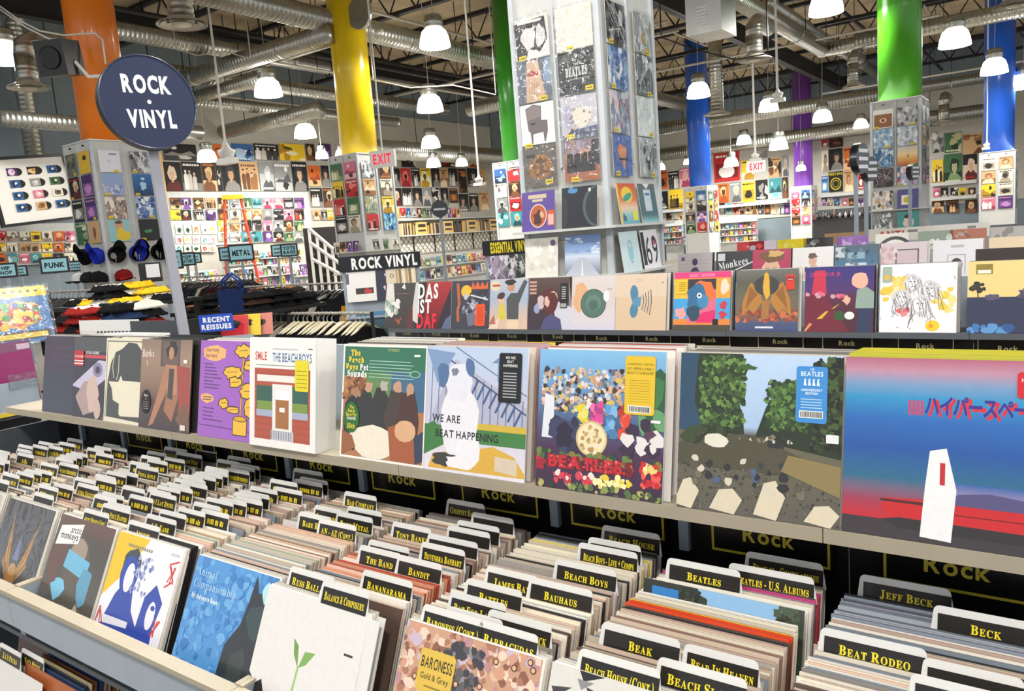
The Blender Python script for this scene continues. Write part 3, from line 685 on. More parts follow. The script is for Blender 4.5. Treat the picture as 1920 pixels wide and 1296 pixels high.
def art_crowd(a):
    rng = random.Random(33); a.G(0, 0, 1, 1, [(0, '#3b2340'), (.3, '#4a2c50'), (.5, '#4d5f86'), (.8, '#6fa6d8'), (1, '#86bfe8')])
    a.S(.04, .56, .78, .86, ['#2f2f36', '#596a86', '#b8c4d6', '#8f8a92', '#d7dde8', '#3b3550', '#a58a72', '#d8b59a', '#e2cbb9', '#c79d80', '#e8e2e0', '#5b3f2c', '#d8c060'], 420, .016, rng)
    for x, c in ((.38, '#e3d23a'), (.49, '#e0489a'), (.6, '#5a9fdc'), (.72, '#e0462a')): a.S(x - .03, .42, x + .03, .62, [c, mix(c, '#ffffff', .25), mix(c, '#000000', .2)], 26, .026, rng)
    a.P([(.04, .36), (.14, .36), (.14, .66), (.06, .68)], '#e3e6ee'); a.S(.8, .5, 1, .8, ['#3f7a4a', '#66a06a', '#2c5a3a'], 14, .05, rng, 1.6); a.S(.1, .3, .36, .5, ['#2c2f4a', '#3c3f62', '#27203a'], 12, .06, rng); a.S(.72, .3, .98, .5, ['#3a2540', '#5a3a50', '#e8e2e2', '#7d2a2f'], 16, .04, rng)
    a.E(.455, .38, .125, .125, '#d9c089', 28).E(.455, .38, .11, .11, '#efe2bd', 28); a.S(.38, .3, .53, .46, ['#c9a86a', '#e6d5a6', '#b58f52'], 24, .014, rng)
    a.S(.02, .2, .98, .27, ['#4a6a35', '#6b8446', '#2f4a2a', '#8a7a3a'], 46, .022, rng)
    for t_, x, z, c in (('BEATLES', .1, .155, '#c7202c'),): a.T(t_, x, z, .085, '#7c1420', 'l', 1.15, bold=.07, fit=.74); a.T(t_, x + .005, z + .004, .08, c, 'l', 1.15, bold=.045, fit=.73)
    a.S(.12, .16, .82, .24, ['#e0444a', '#c7202c', '#ef6a6a'], 50, .008, rng); a.S(.5, .06, .76, .13, ['#f0dd6a', '#e8cf3a', '#f7f0b0'], 26, .02, rng); a.S(.0, .1, .08, .2, ['#d0243a', '#a01c30'], 10, .025, rng); a.S(.84, .1, .98, .18, ['#c8202c', '#8e1c28', '#ef5a50'], 16, .025, rng); a.S(.85, .2, .98, .25, ['#f3e9b0', '#e8d67a', '#d0242c'], 12, .02, rng)
    for x in (.22, .42): a.S(x - .06, .06, x + .06, .12, ['#d9455a', '#f3e3da', '#c22a3a'], 14, .022, rng)
    a.S(.0, .0, 1, .05, ['#56703f', '#8c9a52', '#2f3a28', '#b9b26a'], 40, .018, rng)
def art_avenue(a):
    rng = random.Random(44); a.G(0, 0, 1, 1, [(0, '#6b6350'), (.5, '#5f5c4c'), (.55, '#a9c4e6'), (1, '#bcd6f4')]); a.G(0, 0, 1, .5, [(0, '#5d5a50'), (1, '#6a6650')])
    a.P([(0, .5), (.0, 1), (.4, 1), (.44, .9), (.38, .74), (.42, .6), (.43, .5)], '#26331f'); a.P([(0, .5), (0, 1), (.12, 1), (.1, .7), (.16, .5)], '#2a4a66')
    a.S(.14, .55, .42, .98, ['#3f5a2a', '#577a3a', '#23331c', '#6f9248', '#2f4524'], 420, .015, rng); a.B(.44, .92, .05, .02, '#40602c', rng)
    a.P([(.5, .5), (.56, .68), (.66, .84), (.78, .86), (.86, .8), (1, 1), (1, .4), (.6, .46)], '#24301c'); a.S(.56, .55, .8, .84, ['#4a6a2f', '#628a40', '#2b3d20', '#38532a'], 300, .014, rng); a.S(.84, .45, 1, .98, ['#1e2618', '#30401f', '#141a12', '#435a2e'], 260, .017, rng)
    a.P([(0, .28), (0, .42), (.36, .5), (.5, .5), (1, .3), (1, .28)], '#4f4c3a'); a.S(.02, .44, .3, .52, ['#39482a', '#2a3320'], 20, .03, rng); a.B(.25, .45, .08, .045, '#e3dfd0', rng, 14, .08); a.B(.63, .46, .05, .03, '#2b2d2c', rng); a.S(.38, .47, .72, .5, ['#cfc7b4', '#3a3a38', '#8a7a5a', '#5a5148'], 20, .012, rng)
    a.S(0, 0, 1, .3, ['#4a473e', '#77725f', '#3c3a34'], 240, .006, rng)
    for u, v, h_ in ((-.02, .12, .2), (.22, .4, .16), (.5, .66, .24), (.8, .97, .13)): a.P([(u, .02), (v - .02, .0), (v + .03, h_ * .6), (v - .03, h_), (u + .06, h_ * .9)], rng.choice(['#ded3b9', '#cfc6ae']))
    a.S(.1, .16, .86, .34, ['#33383f', '#2b2b2e', '#4d6488', '#d8d0be', '#5a564a', '#74705e'], 40, .022, rng)
    a.P([(.66, .3), (1, .18), (1, .36), (.7, .4)], '#8d7c50')
def art_sunset(a):
    a.G(0, 0, 1, 1, [(0, '#3a3438'), (.1, '#3b3236'), (.1001, '#c9212e'), (.2, '#a03a52'), (.26, '#7c5f7a'), (.33, '#2a6a8c'), (.5, '#1f55a4'), (.66, '#2869b8'), (.78, '#2f93c8'), (.86, '#7d9cc4'), (.93, '#c08fa6'), (1, '#b5647e')])
    a.G(.45, .22, 1, .34, [(0, '#c98a9a'), (.5, '#8a84b0'), (1, '#2d62a8')]); a.T('ハイパースペース', .425, .69, .085, '#d8263c', 'l', .8, fit=.545, bold=.05, track=.02); a.T('ハイパースペース', .41, .705, .08, '#3a2a90', 'l', .8, fit=.54, bold=.03, track=.02)
    for k in range(4): a.R(.33 + k * .02, .69, .342 + k * .02, .77, '#d8365a')
    a.P([(.2, .17), (.22, .22), (.5, .235), (.62, .25), (1, .25), (1, .1), (.25, .11)], '#c91f24'); a.P([(.5, .22), (.58, .28), (.72, .3), (1, .27), (1, .22)], '#57507e'); a.R(.2, .2, .45, .215, '#4a1c20'); a.R(.55, .165, 1, .172, '#7c1418'); a.P([(.2, .1), (.3, .06), (1, .05), (1, .11), (.3, .12)], '#2e292c')
    a.P([(.4, .03), (.42, .3), (.44, .5), (.52, .52), (.57, .3), (.55, .02)], '#eef0f2'); a.R(.49, .32, .515, .44, '#c3272b')
SONIC = [(71, 763), (129, 772), (192, 789), (261, 803), (370, 818), (474, 835.5), (636.7, 857), (793.6, 882), (1003.6, 905.6), (1268.4, 946.5), (1577.8, 1005)]
NX = [at(px, py, Y=-.001).x for px, py in SONIC]
NEAR = [(art_dark_rings, 'dark purple album with faint rings, leftmost on the near ledge', '#23242c'), (art_pinkband, 'dark album with a pink band and a red and white badge on the near ledge', '#2c2c30'),
        (art_cream_dark, 'cream album with a dark dome shape on the near ledge', '#e6dfca'), (art_brown_figure, 'brown album lettered Banks III with a black oval sticker on the near ledge', '#2b2626'),
        (art_purple_plant, 'purple album with a yellow potted plant on the near ledge', '#b98ad0'), None,
        (art_green_top, 'green-topped album lettered The Beach Boys Pet Sounds', '#efece6'), (art_fence, 'pale painted album lettered WE ARE BEAT HAPPENING on the near ledge', '#efece6'),
        (art_crowd, 'colourful crowd album with BEATLES in red flowers and a yellow sticker', '#e9e5e0'), (art_avenue, 'album with trees, pale patches and a blue BEATLES sticker on the near ledge', '#c9c7c0'), (art_sunset, 'blue and pink sunset album with red Japanese lettering on the near ledge', '#3a4a7a')]
NOBJ = []
for i, (x, d) in enumerate(zip(NX, NEAR)):
    if d is None:      # the boxed set
        t = empty('boxed_set', 'thick white boxed set lettered SMiLE THE BEACH BOYS on the near ledge', 'box', (x, -.012, 1.0005), (-.15, 0, 0))
        MB().box(0, .305, .001, .075, 0, .33, (240, 240, 238)).build('box_body', 'print', t); a = Art(.305, .33, -.0004); art_shopbox(a); a.build('printed_front', 'gloss', t)
        sticker(t, .215, .175, .06, .09, '#e8d92a', [], 'yellow_sticker', extra=lambda a: [a.R(.12, .12 + k * .13, .88, .15 + k * .13, '#a89a20') for k in range(5)]); NOBJ.append(t); continue
    o = album('album', d[0], edge=d[2]); put(o, x, {0: .012, 1: .007, 2: .002, 3: -.0035}.get(i, -.001), 1.0005); tag(o, d[1], 'album', 'albums on the near ledge'); NOBJ.append(o)
o = NOBJ
sticker(o[0], .265, .18, .018, .02, '#e9e9e9', name='price_tag')
sticker(o[1], .005, .2, .075, .06, '#c22a35', [('RYAN ADAMS', .55, .16, '#f3e8e6')], 'badge_sticker', extra=lambda a: [a.R(0, .12, 1, .2, '#ece8e8'), a.R(0, .3, 1, .38, '#ece8e8')])
sticker(o[2], .255, .02, .055, .055, '#d8432a', [], 'red_sticker', 'oval', lambda a: a.R(.3, .4, .7, .6, '#8a2418'))
sticker(o[3], .015, .05, .06, .085, '#141314', [('Banks', .72, .1, '#e9e5e2'), ('III', .58, .08, '#e9e5e2')], 'oval_sticker', 'oval', lambda a: [a.R(.2, .2 + .09 * k, .8, .23 + .09 * k, '#8a8684') for k in range(4)]); sticker(o[3], .27, .235, .022, .012, '#efefec', name='price_tag'); sticker(o[3], .265, .008, .03, .018, '#e6e2dc', name='advisory_label')
def barc(a, z0=.05, z1=.14):
    r_ = random.Random(2); a.R(.12, z0 - .015, .88, z1 + .015, '#f2f2ee'); x = .16
    while x < .82: w = r_.uniform(.008, .03); a.R(x, z0, x + w, z1, '#1b1b1b'); x += w + r_.uniform(.01, .025)
sticker(o[6], .012, .07, .062, .085, '#2c6a2c', [('The', .78, .11, '#f0d83a'), ('Beach', .66, .11, '#f0d83a'), ('Boys Pet', .54, .11, '#f0d83a'), ('Sounds', .42, .12, '#f3f3ec'), ('50th', .14, .16, '#f0d83a')], 'round_sticker', 'oval')
sticker(o[6], .27, .285, .022, .006, '#e9efe9', name='price_tag')
sticker(o[7], .232, .185, .066, .118, '#15171d', [('WE ARE', .88, .055, '#f2f2f2'), ('BEAT', .8, .055, '#f2f2f2'), ('HAPPENING', .72, .055, '#f2f2f2')], 'black_sticker', extra=lambda a: [a.R(.2, .1 + .06 * k, .8, .125 + .06 * k, '#a9abb2') for k in range(9)])
sticker(o[8], .222, .18, .07, .125, '#e6c22e', [('ANNIVERSARY EDITION', .84, .04, '#7a6420'), ('SGT. PEPPERS LONELY', .76, .045, '#6a5418'), ('HEARTS CLUB BAND', .69, .045, '#6a5418')], 'yellow_sticker', extra=lambda a: ([a.R(.15, .22 + .045 * k, .85, .228 + .045 * k, '#b49a30') for k in range(9)], barc(a)))
sticker(o[8], .285, .165, .022, .006, '#f0eef0', name='price_tag')
def walkers(a):
    for k in range(4): a.P([(.24 + k * .14, .66), (.34 + k * .14, .66), (.3 + k * .14, .74), (.32 + k * .14, .78), (.26 + k * .14, .78)], '#e9f3fb')
sticker(o[9], .232, .19, .056, .105, '#3f8fd6', [('THE', .93, .035, '#f4fafe'), ('BEATLES', .83, .08, '#f4fafe'), ('ANNIVERSARY', .56, .045, '#f4fafe'), ('EDITION', .5, .045, '#f4fafe')], 'blue_sticker', extra=lambda a: (walkers(a), [a.R(.16, .26 + .05 * k, .84, .275 + .05 * k, '#bfe0f6') for k in range(4)], barc(a, .1, .2)))
sticker(o[9], .288, .155, .022, .016, '#e9e9ec', name='price_tag')
sticker(o[10], .262, .255, .06, .042, '#d2242e', [('HYPERSPACE', .62, .16, '#f6dcdc')], 'red_sticker', extra=lambda a: [a.R(.15, .2 + .16 * k, .7, .27 + .16 * k, '#f0b9bc') for k in range(2)])
# the stacks behind
WH = ['#efece4', '#e5e0d4', '#f3f2ee', '#d8d3c8', '#2b2a2b', '#c9beb0', '#8f8a86']
SW = {0: 4, 1: 5, 2: 5, 3: 9, 4: 5, 6: 12, 7: 8, 8: 10, 9: 7, 10: 0}
SN = ['ringed purple album', 'pink-banded album', 'cream and black album', 'Banks album', 'yellow-plant album', '', 'Pet Sounds album', 'BEAT HAPPENING album', 'red-flower album', 'tree-lined album', 'sunset album']
for i, n in SW.items():
    stack(NX[i] + .002, {0: .014, 1: .012, 2: .012}.get(i, .004), 1.0, n, {3: ['#1d1c1d', '#2b2a2b', '#3a3838'], 7: ['#e6d23a', '#d9cfc6', '#c9b9a9', '#efe9e0', '#c9a3b0'], 8: ['#c3202a', '#efe9e4', '#9a9a94', '#d8d4cc'], 9: ['#b9b6ae', '#cfcac0', '#8d8a84']}.get(i, WH), 'sleeves stacked behind the ' + SN[i], 'record sleeve behind the ' + SN[i] + ' on the near ledge', 100 + i, .011)
for k in range(6):
    o_ = link('record_sleeve', sleeve_mesh('#d6cf3c' if k else '#c7c23a', .006, None), None, (NX[10] + .003 + .002 * k, .009 + .0115 * k, 1.0008), (-LEAN, 0, 0)); o_.scale = (1, 1, 1.018); tag(o_, 'yellow record sleeve standing behind the sunset album', 'record', 'yellow sleeves behind the sunset album')

# ---------------------------------------------------------------- the bins: sleeves packed on edge with lettered divider cards
ZT = .842
def lean_at(yt):
    """sleeves lean back more at the front of a bin"""
    t = max(0, min(1, (yt + .39) / .52)); return .42 - .2 * t
TABS = [('AN - AZ', 548, 876, 606), ('BAD COMPANY', 643, 919, 707), ('BABYSHAMBLES', 587, 944, 640), ('BABE RUTH', 558, 956, 622), ('AN - AZ (CONT.)', 612, 973, 687), ('', 668, 950, 734), ('BABY METAL', 647, 960, 720), ('TONY BANKS', 733, 975, 810), ('BANKS', 823, 1002, 924), ('DEVENDRA BANHART', 802, 1016, 890), ('THE BAND', 671, 1018, 753), ('', 687, 1008, 769), ('BANDIT', 761, 1041, 850), ('BANANARAMA', 693, 1068, 792), ('RUSS BALLARD', 542, 1074, 628, -.392), ('BALANCE & COMPOSURE', 604, 1103, 695, -.408), ('COURTNEY BARNETT', 835, 933, 910), ('', 881, 958, 955), ('', 856, 973, 940), ('', 840, 983, 928), ('JAMES BAY', 908, 1057, 1010), ('BATTLES', 870, 1080, 980), ('BAT FOR LASHES', 840, 1103, 950), ('', 823, 1128, 925), ('BARONESS (CONT.)', 790, 1132, 908), ('BARRACUDAS', 912, 1167, 1029), ('JULIANNA BARWICK', 955, 1149, 1085), ('BEACH HOUSE', 1146, 986, 1262), ('', 1124, 1009, 1240), ('BEACH BOYS - LIVE + COMPS', 1110, 1020, 1230), ('BEACH BOYS', 1074, 1052, 1199), ('BAUHAUS', 1028, 1087, 1158), ('BEATLES', 1246, 1043, 1390), ('BEAK', 1124, 1160, 1277), ('BEAR IN HEAVEN', 1277, 1201, 1425), ('BEACH HOUSE (CONT.)', 1081, 1214, 1240), ('BEACH SLANG', 1230, 1226, 1406), ('BEATLES - COMPILATIONS', 1408, 1034, 1562), ('BEATLES - U.S. ALBUMS', 1402, 1060, 1575), ('JEFF BECK', 1606, 1074, 1786), ('BECK', 1776, 1137, 1985), ('BEAT RODEO', 1529, 1171, 1738), ('BEAT', 1701, 1257, 1940), ('', 1724, 1228, 1930), ('ARCHERS OF LOAF', 306, 836, 352), ('ARCADE FIRE', 339, 847, 391), ('', 368, 838, 412), ('', 421, 852, 466), ('AVETT BROTHERS', 405, 859, 451), ('AVENGED SEVENFOLD', 444, 879, 492), ('', 459, 870, 508), ('AT THE DRIVE-IN', 325, 894, 369), ('', 353, 885, 400), ('ATREYU', 370, 906, 425), ('AA - AM', 446, 916, 506), ('AS I LAY DYING', 311, 925, 365), ('', 276, 913, 330), ('A.R. KANE', 252, 954, 308), ('', 277, 946, 328), ('ARGENT', 220, 965, 277), ('FIONA APPLE', 266, 872, 311), ('', 234, 883, 280), ("ARIEL PINK'S HAUNTED", 191, 940, 245), ('ARCTIC MONKEYS (CONT.)', 157, 952, 205), ('ANIMAL COLLECTIVE', 152, 904, 194), ('ALLMAN BROTHERS', 124, 867, 163), ('A-HA', 40, 848, 73), ('', 27, 838, 62), ('', 4, 860, 34), ('ALICE IN CHAINS', 102, 836, 132), ('ALL THEM WITCHES', 104, 855, 138), ('', 93, 927, 148), ('', 17, 901, 60), ('', 142, 892, 176), ('', 178, 886, 222), ('', 218, 905, 262)]
MAXN = 6
def divider_mesh(w, lab, tw, tx, W=.312, H=.306, tab=.049):
    """a white plastic divider: full-width card with one tall rounded tab"""
    r = .01; z1 = H + tab; x0, x1 = tx, tx + tw
    arc = lambda cx, cz, a0: [(cx + r * math.cos(a0 - k * PI / 8), cz + r * math.sin(a0 - k * PI / 8)) for k in range(5)]
    pts = [(0, 0), (0, H), (x0, H)] + arc(x0 + r + .004, z1 - r, PI) + arc(x1 - r - .004, z1 - r, PI / 2) + [(x1 + .004, H), (W, H), (W, 0)]
    b = MB(); b.prism([(p[0], p[1]) for p in reversed(pts)], 0, .0016, (224, 224, 221), (204, 204, 201)); return b.mesh('divider_card', M['print'])
def label_art(text, tw, H=.306, tab=.047, x0=0.0, serif=True, dash=None):
    a = Art(tw - .014, .034, -.0006, .0001, x0 + .011, H + .002); a.R(0, 0, 1, 1, '#1d1a16')
    if dash is not None:
        q = random.Random(dash); x = q.uniform(.08, .2)
        while x < .85: w_ = q.uniform(.03, .07); a.R(x, .28, min(.9, x + w_), q.uniform(.6, .72), '#d8c42c'); x += w_ + q.choice([.015, .015, .06])
    if text:
        t = ' '.join(w if w.startswith('(') else w[0] + w[1:].lower() for w in text.replace('(CONT.)', '(CONT.)').split(' '))
        t = t.replace('U.s.', 'U.S.').replace('(CONT.)', '(Cont.)').replace('A.r.', 'A.R.').replace('Aa', 'AA').replace('Am', 'AM').replace('An ', 'AN ').replace('Az', 'AZ').replace('A-ha', 'A-Ha').replace('Drive-in', 'Drive-In')
        a.T(t, .5, .27, .46, '#f4df2c', 'c', .8, serif, .012, True, fit=.88)
    return a.mesh('name_label', M['print'])
slots = {k: {} for k in range(-8, 3)}
placed = []
for text, px, py, pr, *yo in TABS:
    p = at(px, py, Z=ZT + .038)
    if yo: p = Vector((at(px, py, Y=yo[0]).x, yo[0], ZT + .046))
    elif p.y < -.384: p = Vector((at(px, py, Y=-.384).x, -.384, ZT + .04))
    q = at(pr, py + (pr - px) * .2, Y=p.y)
    k = max(-8, min(2, math.floor((p.x + .06 - COLX(0)) / .3555)))
    tw = max(.12, min(.19, q.x - p.x)); tx = max(.002, min(.31 - tw, p.x - COLX(k))); placed.append((k, p.y, text, tx, tw, max(-.02, min(.03, p.z - ZT - .038))))
rng = random.Random(77)
for k in range(-8, -3):        # the crowded left columns: extra dividers whose lettering cannot be read
    y = -.33 + rng.uniform(0, .02)
    while y < .09:
        if all(not (kk == k and abs(yy - y) < .016) for kk, yy, *_ in placed) and rng.random() < .85: tw = rng.uniform(.12, .16); placed.append((k, y, None, rng.uniform(.004, .31 - tw), tw, 0.0))
        y += rng.uniform(.016, .03)
_blank = {}
cw = {-8: 'far left', -7: 'eighth', -6: 'seventh', -5: 'sixth', -4: 'fifth', -3: 'fourth', -2: 'third', -1: 'second', 0: 'middle', 1: 'right', 2: 'far right'}
CAMD = lambda x, y, z: (Vector((x, y, z)) - CO).length
occupied = {k: [] for k in range(-8, 3)}
for k, yt, text, tx, tw, up in placed:
    le = lean_at(yt); H = .306
    zb = ZT - LP * math.cos(le) - .002 + up; yb = yt - (H + .047) * math.sin(le)
    if text is None or text == '':
        kx = round(tx / .04); key = (kx, None if text == '' else int(yt * 1000) % 5)
        if key not in _blank: w = .14; x_ = min(.165, max(.003, kx * .04)); _blank[key] = (divider_mesh(0, '', w, x_), label_art('', w, x0=x_, dash=key[1]))
        dm, lm = _blank[key]
        lab = 'white divider card with an unreadable black label, in the %s' % ('left-hand bins' if k < -2 else 'right-hand bins'); grp = 'unreadable divider cards, ' + ('left' if k < -2 else 'right')
    else:
        dm, lm = divider_mesh(0, '', tw, tx), label_art(text, tw, x0=tx); lab = 'white divider card with a black label lettered ' + text + ' in yellow'; grp = 'lettered divider cards'
    o = link('divider_card', dm, None, (COLX(k) + .002, yb, zb), (-le, 0, 0)); tag(o, lab, 'divider', grp); link('name_label', lm, o)
    occupied[k].append(yb + LP * math.sin(le))
SLEEVES = ['#e9e3d4', '#c2a79a', '#8f6f62', '#7d8894', '#d8b9a8', '#b5a088', '#ded6c6', '#f0ede6', '#d3c7b4', '#c9bda9', '#e3d9c4', '#b9aea0', '#8b8681', '#3a3734', '#25272c', '#cdb9a6', '#c7b0a0', '#d9d2cc', '#efe9dc', '#5b4a42', '#a09a94', '#e6e0d2', '#dcd2c0']
recs = []
for k in range(-8, 3):
    rng = random.Random(500 + k)
    y = -.383 if k not in (-2,) else -.375
    while y < .085:
        y += rng.uniform(.0056, .0078)
        if any(abs(y - q) < .0042 for q in occupied[k]): continue
        c = rng.choice(SLEEVES)
        if k == 0 and .0 > y > -.1: c = '#f2eee6'
        if k == 0 and -.146 < y < -.128: c = '#e0481c'; dz_ = .004
        if k == 0 and -.128 <= y < -.12: c = '#e8b03a'
        if k == -1 and .0 < y < .06: c = rng.choice(['#e3cc5a', '#d9b94a', '#efe3b0', '#e9e3d4', '#c9bda9'])
        if k == 0 and .01 < y < .06: c = rng.choice(['#c23a7a', '#b5473a', '#e0b84a', '#8a7a8a', '#e6e0d2', '#4a4048'])
        if k == -2 and -.3 < y < -.2: c = rng.choice(['#c98a6a', '#b5402e', '#e6dccb', '#d8c0b0', '#9a5a48'])
        if k in (-3, -4) and rng.random() < .2: c = rng.choice(['#9aa894', '#5a6a58', '#b59a94', '#c9a890', '#7a6a64'])
        if k == 1 and y > -.02: c = rng.choice(['#6a7480', '#8a94a4', '#4a5058', '#a9b0bc', '#b9a9c4'])
        if k == 2 and -.2 < y < -.05: c = rng.choice(['#efe9dd', '#f3f0ea', '#e4d9e2'])
        if k == -1 and y > .08: c = rng.choice(['#3d3052', '#6b7080', '#2b2b30'])
        recs.append((CAMD(COLX(k) + .16, y, ZT), k, y, c, rng.uniform(-.004, .003), rng.uniform(-.003, .003), rng.choice([.0035, .0035, .0045, .0055])))
recs.sort()
SIDE = {-8: 'far left bin', -7: 'bin left of the wings album', -6: 'bin behind the golden wings album', -5: 'bin behind the masked portrait album', -4: 'bin behind the blue and white drawing album', -3: 'bin behind the blue cat album', -2: 'bin behind the sprout album', -1: 'bin behind the BARONESS album', 0: 'bin under the red-flower and tree-lined albums', 1: 'bin with the BEAT RODEO divider', 2: 'bin at the right edge'}
for i, (d, k, y, c, dx, dz, t) in enumerate(recs):
    le = lean_at(y); zb = ZT - LP * math.cos(le) + dz; yb = y - LP * math.sin(le)
    if i < 165:
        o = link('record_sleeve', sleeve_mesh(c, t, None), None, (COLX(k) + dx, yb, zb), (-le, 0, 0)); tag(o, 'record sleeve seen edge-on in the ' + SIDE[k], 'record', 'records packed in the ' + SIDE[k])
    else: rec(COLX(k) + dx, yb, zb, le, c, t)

# albums at the fronts of the bins
def art_wings(a):
    rng = random.Random(4); a.G(0, 0, 1, 1, [(0, '#3c3c40'), (.6, '#55565c'), (1, '#4a4448')])
    for s_ in (-1, 1):
        for k in range(6): a.P([(.5 + s_ * .04, .3 - k * .02), (.5 + s_ * (.12 + k * .03), .45), (.5 + s_ * (.3 - k * .02), .9 - k * .1), (.5 + s_ * (.2 + k * .01), .5 - k * .02)], ['#d0963a', '#b87a28', '#e0ad52', '#a96f24', '#c98c34', '#dba246'][k])
    a.P([(.44, .0), (.56, .0), (.6, .3), (.5, .42), (.4, .3)], '#b9803a'); a.E(.5, .36, .07, .06, '#d8a458'); a.P([(.44, .45), (.56, .45), (.5, .7)], '#7f86b8'); a.S(.05, .6, .95, .95, ['#6e6f76', '#7c7d84'], 20, .01, rng)
def art_masked(a):
    rng = random.Random(6); a.G(0, 0, 1, 1, [(0, '#57493f'), (.3, '#55534a'), (.8, '#4a4640'), (1, '#6a4a42')]); a.B(.5, .62, .2, .24, '#5b5349', rng, 14, .1); a.B(.5, .72, .14, .12, '#a08f80', rng, 12, .1); a.P([(.3, .56), (.72, .5), (.74, .66), (.32, .72)], '#6fb6d8'); a.B(.3, .38, .12, .1, '#79c1e0', rng, 8, .3); a.B(.75, .45, .1, .16, '#5f9cbc', rng, 8, .35); a.P([(0, .0), (.15, .2), (.5, .25), (.9, .2), (1, 0)], '#8a7a66'); a.P([(.55, .05), (.7, .3), (.9, .1)], '#b5a890'); a.B(.15, .62, .12, .3, '#63443c', rng)
    a.P([(.04, .72), (.44, .78), (.46, .96), (.06, .9)], '#efefec'); a.T('arctic', .26, .86, .06, '#1c1c1c', 'l', .8, bold=.02, rot=.04); a.T('monkeys', .1, .79, .065, '#1c1c1c', 'l', .85, bold=.02, rot=.04)
def art_duo(a):
    rng = random.Random(9); B_, R_ = '#2b47a8', '#cf3a34'; a.R(0, 0, 1, 1, '#eeedf2'); a.P([(0, .45), (0, 1), (.5, 1), (.3, .72)], '#e8c21f'); a.P([(.0, .0), (.6, .0), (.64, .3), (.5, .42), (.44, .6), (.3, .62), (.2, .5), (.12, .3)], B_); a.B(.33, .76, .14, .14, '#39454a', rng, 14, .08); a.B(.33, .68, .13, .16, B_, rng, 14, .08); a.E(.34, .66, .07, .12, '#e9e9f2'); a.P([(.6, .0), (.9, .0), (.86, .35), (.9, .56), (.76, .68), (.64, .56), (.62, .3)], B_); a.E(.78, .44, .06, .11, '#e9e9f2'); a.E(.79, .5, .03, .02, B_); a.P([(.06, .25), (.5, .28), (.5, .33), (.05, .32)], '#e6e6ee'); a.S(.4, .55, .64, .85, ['#6b78b8', '#8b96c8', '#a9b1d6'], 40, .018, rng)
    for x, z in ((.08, .3), (.88, .36), (.92, .78)):
        for k in range(4): a.L([(x + rng.uniform(-.06, .06), z - .06), (x + rng.uniform(-.06, .06), z + .07)], .012, R_)
    a.L([(.86, .68), (.96, .74), (.86, .86), (.98, .9)], .014, R_); a.P([(.7, .0), (1, .0), (1, .1), (.72, .05)], '#e0509a'); [a.R(.2 + .035 * q, .9, .222 + .035 * q, .925, '#8a8878') for q in range(11)]; a.R(.84, .93, .96, .95, '#c9c9cf')
def art_cat(a):
    rng = random.Random(10); a.G(0, 0, 1, 1, [(0, '#2c5fa4'), (.15, '#5e9fd6'), (.5, '#4a8ed0'), (1, '#4f95d6')]); a.S(0, .1, 1, 1, ['#5a9dda', '#4386c8', '#6cacdf', '#3c7dc0'], 260, .034, rng); a.P([(0, 0), (0, .14), (.1, .16), (.2, .08), (.3, .13), (.4, .06), (.5, 0)], '#2a3c7a'); a.P([(.55, 0), (.58, .45), (.7, .62), (.74, .8), (.76, .98), (.82, .86), (.92, .88), (.95, .8), (1, .6), (.95, .35), (.9, 0), (.8, 0), (.78, .16), (.74, .16), (.72, 0)], '#2c3136'); a.B(.86, .68, .1, .12, '#35484c', rng, 10, .25); a.B(.76, .3, .1, .16, '#3a4240', rng, 10, .25); a.B(.9, .88, .06, .06, '#b7e2e8', rng, 8, .4)
    a.T('Animal', .05, .86, .06, '#a9d2f0', 'l', .85, True, .0); a.T('Companionship', .04, .77, .06, '#a9d2f0', 'l', .85, True); a.T('by Advance Base', .05, .69, .035, '#eef6fb', 'l', .85, bold=.02)
def art_sprout(a):
    a.R(0, 0, 1, 1, '#e3e0de'); rng = random.Random(2); a.P([(0, 0), (0, .42), (.08, .36), (.14, .4), (.2, .3), (.28, .32), (.33, .2), (.4, 0)], '#1d1c1a'); a.P([(.4, 0), (.44, .3), (.455, .56), (.475, .56), (.46, .3), (.43, 0)], '#9cc07a'); a.P([(.46, .55), (.4, .62), (.37, .72), (.43, .68)], '#6f9a4e'); a.P([(.465, .55), (.53, .58), (.6, .67), (.5, .66)], '#7fab58'); a.R(.85, .72, .93, .735, '#2c2c2c')
def art_shells(a):
    rng = random.Random(13); a.R(0, 0, 1, 1, '#c79a7e'); a.S(0, 0, 1, 1, ['#d8b49a', '#a9745c', '#e6cdb9', '#8c5a48', '#cf9a80', '#b98a90', '#c9b3c6'], 620, .026, rng); a.S(.35, .05, .75, .6, ['#d8762e', '#e08c3c', '#b9501f', '#e8a860'], 220, .026, rng); a.S(.45, .0, .7, .4, ['#b5261f', '#8e2320', '#d0432a'], 100, .022, rng); a.S(.35, .7, .6, .95, ['#5b5a5e', '#8d8c90', '#3c3a40'], 70, .022, rng); a.S(.05, .0, .4, .5, ['#c9bcd6', '#a99cc0', '#e3d9e6'], 130, .022, rng); a.P([(.6, .68), (.8, .56), (.95, .66), (.9, .74), (.7, .7)], '#dcb48e')
    for k in range(34): x, z = rng.random(), rng.random(); a.E(x, z, .02, .02, '#5a3a30', 8).E(x, z, .013, .013, '#e0b48c', 8)
def art_stripes(a):
    rng = random.Random(15); a.R(0, 0, 1, 1, '#d8d5d0')
    for k in range(60): x, z = rng.random(), rng.random(); a.P([(x, z), (x + rng.uniform(.05, .16), z + rng.uniform(-.03, .03)), (x + .03, z - .05)], rng.choice(['#1c1c1c', '#3c3c3e', '#8a8a8a']))
